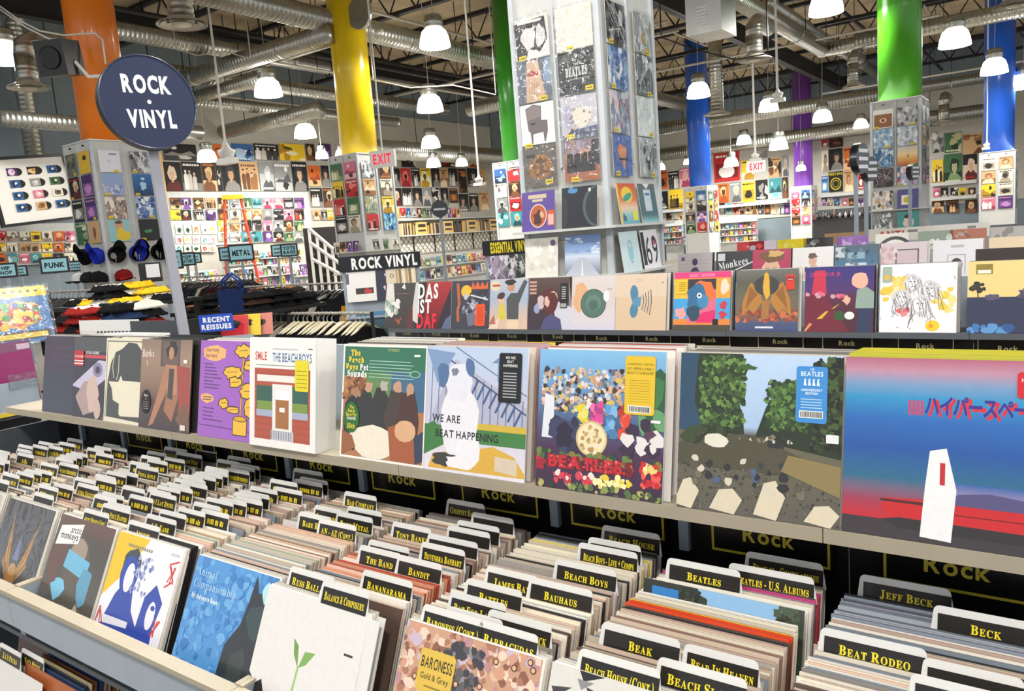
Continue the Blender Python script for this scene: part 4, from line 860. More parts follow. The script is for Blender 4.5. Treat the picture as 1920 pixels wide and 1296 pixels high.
FR = [(-6, .80, art_wings, 'grey album with golden wings in a clear bag at a near bin front', (37, 931), True), (-5, 0, art_masked, 'dark portrait album with a white arctic monkeys patch at the front of a near bin', (134, 966), False), (-4, 0, art_duo, 'white, blue and yellow drawing album of two figures at the front of a near bin', (223, 996), False), (-3, 0, art_cat, 'blue album lettered Animal Companionship with a dark cat at the front of a near bin', (370, 1045), False), (-2, 0, art_sprout, 'white album with a green sprout at the front of a near bin', (503, 1097), False), (-1, 0, art_shells, 'shell and flower album with a gold BARONESS sticker at the front of a near bin', (762, 1163), False), (0, 0, art_stripes, 'black and white patterned album at the front of the middle bin', (1012, 1262), False), (-7, 0, lambda a: (a.R(0, 0, 1, 1, '#cfccc2'), a.B(.6, .6, .4, .4, '#5b6a68', random.Random(1))), 'pale album cut by the left edge at the front of a near bin', None, True)]
for k, z_, art, lab, pxy, bag in FR:
    le = .455 if k != -2 else .44; zt = ZT + (.006 if k != -2 else .004); yt = -.398
    if k == -2: yt = -.424
    if k == -1: yt = -.402
    zb = zt - LP * math.cos(le); yb = yt - LP * math.sin(le)
    x = COLX(k) if pxy is None else at(pxy[0], pxy[1], Z=zt).x
    x = max(COLX(k) - .012, min(COLX(k) + .012, x)) if k != -2 else x
    o = album('album', art, edge='#e6e2d8'); put(o, x, yb, zb, le); tag(o, lab, 'album', 'albums facing out at the bin fronts')
    if k == -1: sticker(o, .05, .2, .085, .075, '#d8b64a', [('BARONESS', .56, .26, '#2b2412'), ('Gold & Grey', .3, .14, '#4a3c18')], 'gold_sticker', extra=lambda a: a.R(.25, .12, .75, .16, '#8a7430'))
    if bag:
        b = MB(); rng = random.Random(k); n = 10
        g = [[(-.006 + .327 * i / n, -.004 - rng.uniform(0, .005), -.002 + .325 * j / n) for i in range(n + 1)] for j in range(n + 1)]
        for j in range(n):
            for i in range(n): b.poly([g[j][i], g[j][i + 1], g[j + 1][i + 1], g[j + 1][i]], (230, 230, 230))
        b.build('clear_bag', 'film', o, smooth=True)
    for q in range(3 if k not in (-4,) else 5):
        o2 = link('record_sleeve', sleeve_mesh('#1f2022' if k == -4 and q > 1 else ['#ece8e0', '#d8d2c8', '#cfc9c0', '#1f2022', '#2a2a2c'][q], .0045, None), None, (x + .004 + .002 * q, yb + .006 + .0062 * q, zb), (-le + .012, 0, 0)); tag(o2, 'sleeve directly behind the front album of the ' + SIDE[k], 'record', 'front sleeves of the ' + SIDE[k])

# the lower bins under the rail, bottom left corner
rng = random.Random(91)
for i in range(30):
    col = rng.choice(['#5a4a3c', '#b9a98e', '#2f3f6a', '#3a4a8a', '#c9b48a', '#8a5a34', '#1d2228', '#26303a', '#d0cabc'])
    t = rng.choice([.004, .005]); y = -.63 + i * .0125; col = '#a85a2e' if i == 0 else col
    o = link('record_sleeve', sleeve_mesh(col, t, None), None, (-1.62 + rng.uniform(-.004, .004), y, .1415), (-.22, 0, 0)); tag(o, 'record sleeve standing in the lower bin at the bottom left corner', 'record', 'records in the lower left bin')
for txt, x, y in (("J.J.'S PICKS", at(3, 1204, Z=.48).x, at(3, 1204, Z=.48).y), ("VIC'S PICKS", at(30, 1220, Z=.48).x, at(30, 1220, Z=.48).y + .02)):
    o = link('divider_card', divider_mesh(0, '', .15, .02, H=.3), None, (x - .03, y - .088, .1415), (-.25, 0, 0)); tag(o, 'white divider card in the lower bin at the bottom left, lettered ' + txt, 'divider', 'lettered divider cards'); link('name_label', label_art(txt, .15, H=.3, x0=.02), o)
for i in range(8):
    o = link('record_sleeve', sleeve_mesh(rng.choice(['#22262c', '#2c2a30', '#4a2a34']), .004, None), None, (-1.98, -.5 + i * .03, .1415), (-.25, 0, 0)); tag(o, 'dark record sleeve standing behind the picks dividers of the lower bin', 'record', 'dark records in the lower left bin')

# an album standing a little proud of its neighbours behind the BEATLES divider
def art_skytop(a):
    rng = random.Random(61); a.R(0, 0, 1, 1, '#6f6a58'); a.R(0, .6, 1, 1, '#8fbfe8'); a.P([(0, .6), (0, 1), (.36, 1), (.42, .9), (.38, .6)], '#2b2f2a'); a.S(.2, .7, .46, .98, ['#33402c', '#4a5a3a', '#20261e'], 60, .02, rng); a.P([(.86, .6), (.84, .92), (.9, 1), (1, 1), (1, .6)], '#3a4434'); a.S(.84, .8, 1, 1, ['#4a5a44', '#2a3028'], 24, .02, rng); a.R(.06, .9, .24, .965, '#2f7fc8')
o = album('album', art_skytop, edge='#e6e2d8'); le = lean_at(-.075); put(o, COLX(0) + .006, -.075 - LP * math.sin(le), ZT - LP * math.cos(le) + .026, le); tag(o, 'blue sky album standing proud among the sleeves in front of the BEATLES divider', 'album')
# ================================================================ second record browser row, across the aisle
Y2 = 2.4946
def far_ledge(y, units, z, where, depth=.8):
    for i, (x0, x1) in enumerate(units):
        t = empty('record_browser', 'grey record browser unit, %s of the %s row' % (ORD[i + 1] + ' from the left', where), 'record browser', (x0, y, 0), group=where + ' row of record browsers')
        W = x1 - x0
        MB().box(.001, W - .001, -.004, depth, z - .028, z - .0005).build('display_ledge', 'greyd', t)
        MB().box(.001, W - .001, .2, .215, .4, z - .03).build('back_panel', 'black', t)
        MB().box(.001, W - .001, -.55, .2, .4, .43).build('bin_floor', 'greyd', t)
        MB().box(.001, W - .001, -.565, -.55, .4, .65).build('front_rail', 'grey', t)
        MB().box(.001, W - .001, -.5, depth, .0, .4).build('base_cabinet', 'grey', t)
        MB().box(.001, W - .001, depth / 2 - .01, depth / 2, z, z + .22).build('spine_panel', 'grey', t)
far_ledge(Y2, [(-3.05, -1.7), (-1.7, -.6), (-.6, .5), (.5, 1.6), (1.6, 2.7)], 1.0, 'second')
def art_smoke(a):
    rng = random.Random(1); a.G(0, 0, 1, 1, [(0, '#3a3430'), (1, '#45413e')]); a.P([(0, .4), (.05, 1), (.25, 1), (.3, .6), (.16, .4)], '#d8d6d2'); a.S(.02, .3, .4, .6, ['#c9ccc4', '#8fa39a', '#e3e3de'], 26, .06, rng); a.P([(.8, .2), (.92, 1), (1, 1), (1, .1)], '#cfcdca'); a.P([(.5, .9), (.62, .86), (.58, 1)], '#e6e2dc'); a.S(.3, .1, .5, .22, ['#a5543a', '#7a4a34'], 10, .03, rng); a.R(.36, .76, .72, .775, '#8a5a58'); a.P([(.66, 0), (.7, .4), (.84, .5), (.86, 0)], '#5a3030')
def art_das(a):
    a.G(0, 0, 1, 1, [(0, '#4a1420'), (.5, '#8a1a20'), (1, '#a82a2a')]); a.P([(.6, 0), (.8, .5), (1, .9), (1, 0)], '#2b2230'); a.P([(.0, 0), (0, 1), (.3, 1), (.2, 0)], '#1d1416'); a.P([(.75, .0), (.85, .2), (1, .3), (1, 0)], '#5a6a8a')
    a.T('DAS', .06, .66, .3, '#f3eeec', 'l', .62, bold=.035); a.T('IST', .05, .345, .28, '#f3eeec', 'l', .66, bold=.035); a.T('DAF', .03, .02, .3, '#e0203a', 'l', .62, bold=.035)
def art_rocket(a):
    rng = random.Random(2); a.R(0, 0, 1, 1, '#3a3b48'); a.E(.38, .78, .14, .13, '#e6b62a'); a.S(.2, .3, .9, .75, ['#56586c', '#8f93a8', '#2c2d38', '#b9bccb'], 40, .06, rng); a.P([(.5, .85), (.56, .98), (.6, .86), (.68, .98), (.74, .86), (.8, .98), (.86, .86), (.94, .98), (.94, .82), (.5, .82)], '#d8632a'); a.L([(.15, .95), (.2, .5), (.16, .4), (.18, .15)], .07, '#b5633a'); a.P([(.4, .3), (.6, .35), (.7, .1), (.45, .05)], '#6b6d80'); a.L([(.5, .7), (.95, .6)], .03, '#cfd2e0'); a.L([(.4, .55), (.9, .35)], .03, '#9aa0b8')
def art_couple(a):
    rng = random.Random(3); a.G(0, 0, 1, 1, [(0, '#d8b9a0'), (.3, '#c9b5a9'), (.6, '#9fb0c9'), (1, '#b5bdc9')])
    a.P([(.48, .2), (.46, .6), (.56, .72), (.72, .72), (.88, .98), (.96, .94), (.76, .5), (.76, .2)], '#4b4f50'); a.B(.56, .86, .1, .11, SKIN2, rng, 12, .12); a.B(.55, .94, .13, .06, '#2e2a2c', rng, 10, .2); a.P([(.24, .18), (.28, .5), (.4, .52), (.46, .2)], '#cfc04a'); a.B(.33, .6, .075, .1, SKIN, rng, 12, .1); a.B(.32, .67, .1, .07, '#4a2e28', rng, 10, .2); a.P([(.0, .0), (.3, .24), (.24, .0)], '#e3cdbb'); a.R(.48, .0, .76, .18, '#e0c9a9'); a.B(.2, .88, .13, .09, '#d8c9ae', rng, 12, .35); a.R(.1, .86, .3, .9, '#b8452e'); a.P([(.02, .1), (.16, .3), (.2, .1)], '#b06a5a')
def art_redhead(a):
    rng = random.Random(4); a.G(0, 0, 1, 1, [(0, '#3a2c3c'), (.6, '#3f2c2e'), (1, '#5a4640')]); a.P([(.55, .6), (1, .42), (1, 0), (.7, .0)], '#c9ccd8'); a.B(.52, .55, .2, .28, '#5a2422', rng, 14, .15); a.P([(.3, 0), (.4, .22), (.56, .3), (.76, .2), (.8, 0)], '#4a4a76'); a.B(.3, .52, .08, .12, '#c9b5b8', rng, 10, .3); a.B(.44, .54, .06, .1, '#d8b0a8', rng, 10, .25); a.B(.22, .4, .06, .1, '#8fa0c4', rng, 9, .3); a.P([(.52, .72), (.66, .7), (.7, .58), (.6, .74)], '#d8c0a8')
    for k in range(4): a.R(.04, .9 - k * .07, .2, .94 - k * .07, '#c99a8a')
def art_disc(a):
    rng = random.Random(5); a.G(0, 0, 1, 1, [(0, '#c9c8de'), (.15, '#d2cdd4'), (.6, '#d0c4c0'), (1, '#d3cccb')]); a.B(.26, .6, .16, .26, '#d9a87c', rng, 14, .15); a.E(.53, .49, .27, .27, '#3f5a52', 32).E(.53, .49, .25, .25, '#4f6f64', 32); a.E(.53, .5, .16, .15, '#5f8074', 24); a.E(.53, .46, .1, .1, '#48665c', 20); a.E(.8, .62, .06, .1, '#f4f4f2', 16); a.R(.82, .74, .92, .76, '#9a968f')
def art_wing(a):
    a.R(0, 0, 1, 1, '#d6bc9e'); a.R(0, .6, 1, 1, '#d8c4ae'); a.E(.38, .66, .08, .15, '#4f7f9e', 18, .1); a.E(.38, .36, .08, .14, '#4f7f9e', 18, -.1); a.P([(.33, .54), (.36, .44), (.5, .42), (.52, .6), (.42, .58)], '#5b8fae')
    for k in range(4): x = .55 + k * .05; a.L([(x - .02, .36 - .03 * k), (x + .02, .5), (x, .64 + .03 * k)], .014, '#3a4a56')
    a.T('DIY', .5, .86, .06, '#b9a890', 'c', 1); a.R(.9, .84, .95, .85, '#555555')
def art_collage(a):
    rng = random.Random(7); a.R(0, 0, 1, 1, '#e0853a'); a.R(0, .9, 1, 1, '#d83a7a'); a.T('DESERT SESSIONS', .5, .92, .05, '#f0b0d0', 'c', .8, fit=.9); a.R(0, 0, 1, .1, '#4a4438'); a.R(0, .2, .25, .55, '#3fa0dc'); a.R(.75, .2, 1, .55, '#3fa0dc'); a.R(.0, .55, .25, .88, '#e6b83a'); a.R(.75, .55, 1, .88, '#e0a03a'); a.R(.25, .14, .75, .88, '#d86a86'); a.R(.25, .7, .75, .88, '#35303a'); a.B(.52, .66, .22, .2, '#e0702e', rng, 14, .15); a.B(.42, .55, .18, .24, '#2f6a94', rng, 14, .15); a.B(.52, .5, .12, .12, '#3f86b4', rng, 10, .2); a.B(.36, .3, .12, .14, '#27485f', rng, 10, .3); a.P([(.4, .14), (.5, .3), (.75, .36), (.75, .14)], '#d8246a'); a.E(.46, .6, .045, .045, '#f0f0f0').E(.46, .6, .02, .02, '#222222'); a.B(.12, .3, .1, .1, '#e0a0a0', rng, 12, .3); a.B(.9, .75, .07, .12, '#e8d2c0', rng, 10, .3); a.B(.88, .42, .07, .07, '#c23a4a', rng); a.B(.88, .27, .07, .06, '#c23a4a', rng); a.R(.7, .1, .8, .2, '#1c1a18')
def art_winged(a):
    rng = random.Random(8); a.G(0, 0, 1, 1, [(0, '#3a4a78'), (.14, '#4a5478'), (.2, '#7a5a4e'), (.5, '#6b6654'), (.8, '#58564c'), (1, '#6f6d68')]); a.S(.0, .16, 1, .34, ['#b5563a', '#8f4030', '#c9734a', '#6a4a40'], 60, .04, rng)
    for s_ in (-1, 1): a.P([(.5 + s_ * .06, .48), (.5 + s_ * .1, .66), (.5 + s_ * .26, .8), (.5 + s_ * .38, .5), (.5 + s_ * .4, .24), (.5 + s_ * .28, .36), (.5 + s_ * .2, .28)], '#b07a36'); a.P([(.5 + s_ * .14, .6), (.5 + s_ * .27, .74), (.5 + s_ * .34, .34), (.5 + s_ * .26, .46)], '#8f5e28')
    a.E(.5, .74, .2, .16, '#3c3c3a'); a.B(.5, .72, .06, .22, '#d8a93a', rng, 12, .2); a.P([(.42, .2), (.44, .5), (.56, .5), (.54, .2)], '#a5713a'); a.T('ALBUM', .5, .05, .035, '#d9dce6', 'c', .8) if False else a.R(.33, .05, .62, .08, '#d9dce6')
def art_roadnight(a):
    rng = random.Random(9); a.G(0, 0, 1, 1, [(0, '#4a2030'), (.3, '#4f2232'), (.55, '#5a2840'), (.62, '#4f2f6a'), (1, '#33307a')]); a.P([(.0, .0), (.0, .58), (.3, .58), (.66, .0)], '#6e2034'); a.P([(.1, .58), (.14, .95), (.3, .95), (.32, .58)], '#c2304a'); a.S(0, .54, .6, .6, ['#d86a86', '#b5486a', '#c9a0b0'], 16, .03, rng)
    a.T('DINOSAUR JR', .08, .86, .06, '#d83a6a', 'l', .85, fit=.44); a.P([(.18, .2), (.26, .2), (.36, .32), (.32, .32)], '#d9a83a'); a.P([(.4, .36), (.44, .36), (.52, .44), (.49, .42)], '#d9a83a'); a.P([(.0, .02), (.02, .0), (.12, .12), (.08, .14)], '#d8955a'); a.B(.52, .24, .09, .08, '#35562f', rng, 12, .2); a.E(.66, .25, .07, .06, '#eef2ea')
    a.P([(.76, .0), (.78, .36), (.84, .38), (.98, .36), (.97, .0)], '#2c3658'); a.P([(.74, .36), (.76, .64), (.9, .68), (1, .6), (1, .36)], '#8fa39a'); a.B(.8, .78, .12, .13, '#e0b09a', rng, 14, .08); a.B(.62, .48, .06, .07, '#e0b09a', rng)
def art_sketch(a):
    rng = random.Random(10); a.R(0, 0, 1, 1, '#eceaf0'); a.S(.05, .45, .4, .8, ['#f0cf7a', '#ecc24a', '#f5e3b0'], 18, .06, rng); a.S(.7, .3, .95, .75, ['#f0d98a', '#e8c84a'], 12, .05, rng); a.S(.2, .25, .38, .36, ['#e08a8a', '#d86a6a'], 8, .03, rng); a.E(.7, .1, .09, .08, '#ecc91f'); a.E(.68, .1, .03, .03, '#e0961f')
    for cx, cz, r_ in ((.44, .72, .1), (.66, .62, .1), (.3, .5, .1), (.54, .4, .11)):
        a.B(cx, cz, r_ * 1.25, r_ * 1.3, '#cfcdd2', rng, 12, .2); a.E(cx - .01, cz, r_ * .72, r_ * .95, '#f3f1f3')
        for k in range(14): t = rng.uniform(-.3, 3.6); x, z = cx + r_ * 1.05 * math.cos(t), cz + r_ * math.sin(t); a.L([(x, z), (x + rng.uniform(-.05, .08), z - rng.uniform(.08, .2)), (x + rng.uniform(-.06, .12), z - rng.uniform(.16, .3))], .006, rng.choice(['#3a3a3e', '#6b6b70', '#8a8a90']))
        a.L([(cx - .05, cz + .02), (cx - .02, cz + .025)], .012, '#3a3a3e').L([(cx + .01, cz + .02), (cx + .04, cz + .02)], .012, '#3a3a3e').L([(cx - .02, cz - .05), (cx + .02, cz - .05)], .01, '#8a6a6a')
    for k in range(10): x, z = rng.random(), rng.random(); a.E(x, z, .008, .008, '#55555a', 8)
def art_dusk(a):
    rng = random.Random(12); a.R(0, 0, 1, 1, '#e8cc86'); a.R(0, 0, 1, .5, '#2f3450'); a.B(.3, .5, .08, .05, '#54506a', rng); a.B(.7, .53, .12, .07, '#4a4560', rng); a.B(.7, .58, .05, .06, '#6a5a62', rng); a.S(.02, .0, .5, .1, ['#3f76b4', '#5a93cc', '#2c5590'], 20, .05, rng); a.B(.95, .12, .08, .06, '#4a8ac8', rng); a.S(.05, .6, .2, .72, ['#3a3626', '#2c2a20'], 14, .03, rng); a.L([(.13, .5), (.12, .66)], .014, '#2c2a20'); a.S(.85, .55, 1, .95, ['#3a3626', '#4a4630'], 22, .035, rng); a.R(.1, .82, .3, .96, '#8a7a2e'); a.R(.12, .83, .28, .88, '#e8e4d4')
SECOND = [(720, 608, art_smoke, 'dark album with white smoke and a leaf, at the left end of the second row', 1), (778, 609.7, art_das, 'red and black album lettered DAS IST DAF', 1), (845.5, 610.7, art_rocket, 'grey comic-style album with a yellow sun and an orange sticker', 1), (913.5, 613, art_couple, 'album with a couple, the man in dark grey with a raised arm', 1),
          (988, 615.6, art_redhead, 'dark album of a red-haired figure with a black sticker', 3), (1065, 617.8, art_disc, 'pale album with a round green disc, second row', 1), (1152, 618.6, art_wing, 'tan album with a blue butterfly shape', 4), (1262, 619.8, art_collage, 'bright orange, blue and pink collage album', 3), (1378, 620, art_winged, 'album with an orange winged shape and a red sticker', 4), (1507.5, 620.8, art_roadnight, 'night road album lettered DINOSAUR JR in pink', 3), (1648, 622.8, art_sketch, 'white album with ink sketched faces and yellow splashes', 4), (1812, 624, art_dusk, 'album of a yellow sky over a dark skyline, right end of the second row', 4)]
SX = []
for px, py, art, lab, n in SECOND:
    x = at(px, py, Y=Y2 - .001).x; SX.append(x)
    o = album('album', art, edge='#3a3a3e' if n > 1 else '#d8d4cc'); put(o, x, Y2 - .001, 1.0005, .179); tag(o, lab, 'album', 'albums on the second ledge')
    if art is art_rocket: sticker(o, .2, .02, .08, .14, '#e0531f', [], 'orange_sticker', extra=lambda a: [a.R(.2, .12 + .1 * k, .8, .16 + .1 * k, '#b5391a') for k in range(8)])
    if art is art_redhead: sticker(o, .235, .13, .05, .15, '#1b1a1e', [], 'black_sticker', extra=lambda a: ([a.R(.2, .36 + .09 * k, .8, .4 + .09 * k, '#b9b9bd') for k in range(6)], barc(a, .06, .16)))
    if art is art_winged: sticker(o, .255, .21, .042, .075, '#d23a2a', [], 'red_sticker', extra=lambda a: (a.R(.1, .6, .9, .85, '#7a1f18'), a.R(.2, .66, .8, .72, '#f0c0b0')))
    if art is art_sketch: sticker(o, .01, .235, .04, .07, '#9ab0a0', [], 'label_sticker', extra=lambda a: a.E(.5, .3, .3, .2, '#d8b04a'))
    if art is art_collage: sticker(o, .02, .2, .055, .075, '#e8c22a', [], 'yellow_sticker', extra=lambda a: [a.R(.15, .2 + .14 * k, .85, .26 + .14 * k, '#a5781f') for k in range(5)])
    stack(x + .002, Y2 + .002, 1.0, n + 2, ['#2b2b2e', '#8a8a8c', '#d8d4cc', '#b9b5ae'], 'sleeves behind the second row albums', None, 300 + px, .01, .179)
for i in range(11):
    x = SX[i + 1] + .03 if i < 11 else 0
    px = [848, 1013, 1230, 1428, 1615][0]
RC = [(763, 622), (818, 623), (890, 626), (960, 627), (1046, 628), (1128, 631), (1222, 632), (1330, 634), (1463, 637), (1588, 640), (1735, 645), (1890, 650)]
for i, (px, py) in enumerate(RC):
    p = at(px, py + 1, Y=Y2 + .055); rock_card(p.x - .12, Y2 + .058, p.z - .042, .24, .078, 'small black Rock card under the second ledge, %s from the left' % ORD[i + 1], 'second row category cards', 0, False)
rng = random.Random(31)
for i, (px, py) in enumerate(((818 - 65, 628), (835, 630), (905, 631), (975, 634), (1020, 638), (1150, 640), (1260, 642))):
    p = at(px, py, Y=Y2 + .08); k = i * .04 % .15
    o = link('divider_card', list(_blank.values())[0][0], None, (p.x, Y2 + .02, .5), (-.15, 0, 0)); tag(o, 'white divider card tip just under the second ledge', 'divider', 'divider tips of the second row'); link('name_label', list(_blank.values())[0][1], o)
# sleeves packed in the second row's bins (mostly hidden behind the near row)
for k in range(15):
    x = -2.9 + .3555 * k; y = -.5
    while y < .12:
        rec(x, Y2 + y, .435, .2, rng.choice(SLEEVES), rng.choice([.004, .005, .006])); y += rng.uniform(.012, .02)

# back side of the near row: albums facing the other way, seen by their top edges
def art_band(cols):
    def f(a):
        for k, c in enumerate(cols): a.R(0, 1 - (k + 1) / len(cols), 1, 1 - k / len(cols), c)
    return f
BK = [(232, 612, ['#22252c', '#1d1f26'], 'dark album with tiny white print standing behind the near row, left of the sign post', -.9), ]
x = at(225, 640, Y=.4).x
o = album('album', lambda a: (a.G(0, 0, 1, 1, [(0, '#20232b'), (1, '#2a2d36')]), a.T('A', .36, .78, .03, '#d8d8dc', 'c'), [a.R(.26, .62 - k * .03, .46 + .05 * (k % 3), .63 - k * .03, '#8d9098') for k in range(8)]), edge='#e9e7e2'); o.scale = (1.25, 1, 1.02); put(o, x + .02, .43, 1.0005, .06, .1); tag(o, 'dark album with tiny white print behind the near row, left of the sign post', 'album')
o = album('album', lambda a: (a.R(0, 0, 1, 1, '#e3e2de'), a.R(.0, .0, 1, .84, '#d9d8d4'), [a.R(.3 + .06 * k, .8, .34 + .06 * k, .83, '#2a2a2a') for k in range(10)]), edge='#e9e7e2'); o.scale = (1.5, 1, 1.02); put(o, x - .5, .45, 1.0005, .06, .1); tag(o, 'long white printed sleeve standing behind the near row at the far left', 'album')
b = MB().box(0, .3, 0, .1, 0, .318, (232, 231, 228)); o = b.build('boxed_set', 'print', None, (NX[1] + .12, .09, 1.0005), (-.1, 0, 0)); tag(o, 'plain white box standing behind the pink-banded album', 'box')
# album row on the back half, tops only
rng = random.Random(41)
for i in range(24):
    x = -2.6 + i * .17; sq = .72
    if -2.4 < x < -1.3: continue
    rec(x, .36 + .02 * (i % 3) + .06, 1.0005, -.12, rng.choice(['#efece4', '#e2ddd0', '#d8d3c6', '#c9c2b4']), .005, sz=.7)

# round ROCK VINYL sign on its post
p0, p1 = at(352, 640, Y=.365), at(271, 198, Y=.365); p0.z = 1.0
ax = p1 - p0; tl = math.atan2(-ax.x, ax.z)
mw = Matrix.Rotation(-tl, 4, 'Y') @ Matrix.Rotation(1.36, 4, 'Z')
t = empty('shop_sign', 'round navy sign lettered ROCK VINYL on a tall grey post', 'sign', p0, mw.to_euler())
L_ = ax.length; rr = .183
MB().box(-.019, .019, -.01, .01, 0, L_ - .1, (150, 152, 165)).build('post', M['paint'], t)
b = MB(); b.lathe([(.001, -.022), (rr * .97, -.022), (rr, -.018), (rr, .018), (rr * .97, .022), (.001, .022)], 56, col=(14, 20, 34)); b.build('disc_rim', M['print'], t, (0, -.035, L_), (PI / 2, 0, 0), False)
a = Art(2 * rr, 2 * rr, -.0585, .0003, -rr, L_ - rr); a.E(.5, .5, .485, .485, '#16264a', 56); a.T('ROCK', .5, .6, .175, '#f0f2f6', 'c', .62, bold=.045); a.E(.5, .5, .022, .022, '#f0f2f6'); a.T('VINYL', .5, .235, .175, '#f0f2f6', 'c', .6, bold=.045); a.build('sign_face', 'matte', t)
b = MB(); pts = [(rr * .985 * math.cos(k * 2 * PI / 56), -.058, L_ + rr * .985 * math.sin(k * 2 * PI / 56)) for k in range(57)]; b.tube(pts, .004, 6, (30, 44, 74)); b.build('bead', 'gloss', t, smooth=True)

# ================================================================ third and later rows
Y3 = 4.9846
far_ledge(Y3, [(-1.97, -.9), (-.9, .3), (.3, 1.5), (1.5, 2.7), (2.7, 3.9), (3.9, 5.1)], 1.0, 'third')
def art_sil(a): a.R(0, 0, 1, 1, '#b9b1b4'); [a.R(0, .2 + .1 * k, 1, .21 + .1 * k, '#a39a9e') for k in range(7)]; a.P([(.2, .3), (.45, .6), (.55, .62), (.72, .4), (.66, .0), (.36, 0)], '#4a4668'); a.E(.5, .76, .08, .1, '#4a4668'); a.R(.1, .8, .2, .9, '#6a4a7a')
def art_script(a): a.R(0, 0, 1, 1, '#35353a'); a.T('Monkees', .1, .5, .2, '#e9e9ea', 'l', .85, True, rot=.2, fit=.8); a.L([(.1, .3), (1, .7)], .03, '#e3e3e3'); a.R(.05, .75, .25, .95, '#d8d8d8')
def art_face(a): rng = random.Random(3); a.R(0, 0, 1, 1, '#b8355c'); a.B(.5, .4, .24, .4, '#e3b89a', rng, 16, .08); a.B(.5, .82, .32, .16, '#7a5232', rng, 14, .15); a.B(.6, .88, .2, .08, '#d8b070', rng); a.L([(.36, .5), (.46, .5)], .03, '#3a2a24').L([(.54, .5), (.64, .5)], .03, '#3a2a24')
def art_whitefig(a): rng = random.Random(4); a.R(0, 0, 1, 1, '#e9e7e6'); a.B(.5, .3, .2, .3, '#d8b4a4', rng, 12, .2); a.E(.5, .66, .1, .14, '#d8ae98'); a.B(.5, .78, .12, .06, '#6a5448', rng); a.B(.6, .4, .06, .08, '#c23a4a', rng); a.B(.34, .44, .04, .08, '#4a4a4e', rng)
def art_ice(a): rng = random.Random(5); a.G(0, 0, 1, 1, [(0, '#6aa0cc'), (.5, '#4a7898'), (1, '#4f6270')]); a.R(.26, .2, .74, .56, '#cfe0ec'); a.R(.3, .2, .7, .5, '#a9c9e0'); a.R(.3, .66, .7, .82, '#8fb0c4'); a.R(.02, .7, .24, .96, '#c9d0d4'); a.S(0, .5, 1, .9, ['#38505e', '#6a8290'], 14, .05, rng)
def art_frame(a): rng = random.Random(6); a.R(0, 0, 1, 1, '#d3c5c9'); a.R(.32, .3, .82, .84, '#5a5258'); a.R(.35, .33, .79, .81, '#cdb9c0'); a.B(.6, .38, .2, .08, '#6a6470', rng); a.S(0, .1, .3, .9, ['#e0c0c4', '#c9a9b0', '#e3d6d8'], 14, .06, rng)
def art_arch(a): a.R(0, 0, 1, 1, '#dfdee4'); a.R(.3, .2, .66, .66, '#8a8a92'); a.R(.315, .2, .645, .645, '#dfdee4'); a.E(.48, .42, .12, .16, '#3a3640'); a.T('ALBUM', .48, .82, .06, '#b0a8ac', 'c', 1) if False else a.R(.36, .82, .62, .88, '#b9b0b4')
THIRD = [(1268, 500, art_sil, 'pale album with a purple figure, leftmost in the third row', 1), (1340, 503, art_script, 'dark album with white script, third row', 2), (1408, 505, art_face, 'magenta album with a face, third row', 2), (1484, 505, art_whitefig, 'white album with a small figure, third row', 1), (1563, 505, art_ice, 'blue icy album, third row', 2), (1650, 505, art_frame, 'pinkish album with a dark frame, third row', 2), (1748, 505, art_arch, 'pale album with a dark arch, third row', 2), (1853, 505, lambda a: a.R(0, 0, 1, 1, '#dcc7a6'), 'plain tan album, right end of the third row', 1)]
for px, py, art, lab, n in THIRD:
    x = at(px, py, Y=Y3).x; o = album('album', art, edge='#b9b5ae'); put(o, x, Y3 - .001, 1.0005, .17); tag(o, lab, 'album', 'albums on the third ledge')
    stack(x + .002, Y3 + .002, 1.0, n, ['#2b2b2e', '#8a8a8c', '#d8d4cc', '#b9b5ae'], 'sleeves behind the third row albums', None, 400 + px, .01, .17)
b = MB(); b.box(0, .34, -.06, .22, 0, .335, (52, 42, 38)); o = b.build('boxed_set', 'print', None, (at(1828, 490, Y=Y2 + .06).x, Y2 + .10, 1.0005), (-.12, 0, 0)); o.scale = (1.05, .9, 1.07); tag(o, 'brown-black box standing behind the dusk album', 'box')
Y4 = 7.4746
far_ledge(Y4, [(-1.9, -.6), (-.6, .6), (.6, 1.8), (1.8, 3.0), (3.0, 4.2), (4.2, 5.4), (5.4, 6.6)], 1.0, 'fourth')
def art_stripe(a):
    a.R(0, 0, 1, 1, '#e9e6e0')
    for k in range(6): a.E(.6, .2, .62 - .1 * k, .7 - .11 * k, '#2c2a28' if k % 2 == 0 else '#f0eee8', 28)
FOURTH = [(1380, 478, ['#c9202a', '#e03a30'], 'red album top'), (1402, 476, ['#d8c9d8', '#8a7a9a'], 'lilac patterned album'), (1456, 474, ['#e8d21f', '#d8c81f'], 'yellow album'), (1505, 473, ['#2c2c2e', '#6a6a6c'], 'dark album'), (1567, 470, ['#7a3aa0', '#9a5ac0'], 'purple album'), (1640, 468, None, 'black and white ringed album'), (1720, 462, ['#8a9a8a', '#c9d0c4'], 'grey-green album'), (1780, 460, ['#b56a50', '#8a5a4a'], 'brick coloured album'), (1856, 458, ['#b9b5b0', '#8d8a86'], 'grey album')]
for px, py, c, lab in FOURTH:
    x = at(px, py, Y=Y4).x; rng = random.Random(px)
    o = album('album', art_stripe if c is None else (lambda a, c=c, rng=rng: (a.R(0, 0, 1, 1, c[0]), a.S(.1, .3, .9, .9, [c[1], mix(c[1], '#ffffff', .4)], 14, .08, rng))), edge='#c9c5be'); put(o, x, Y4, 1.0005, .17); o.scale = (1.0, 1, 1); tag(o, lab + ' peeking over the third row of records', 'album', 'albums on the fourth ledge')
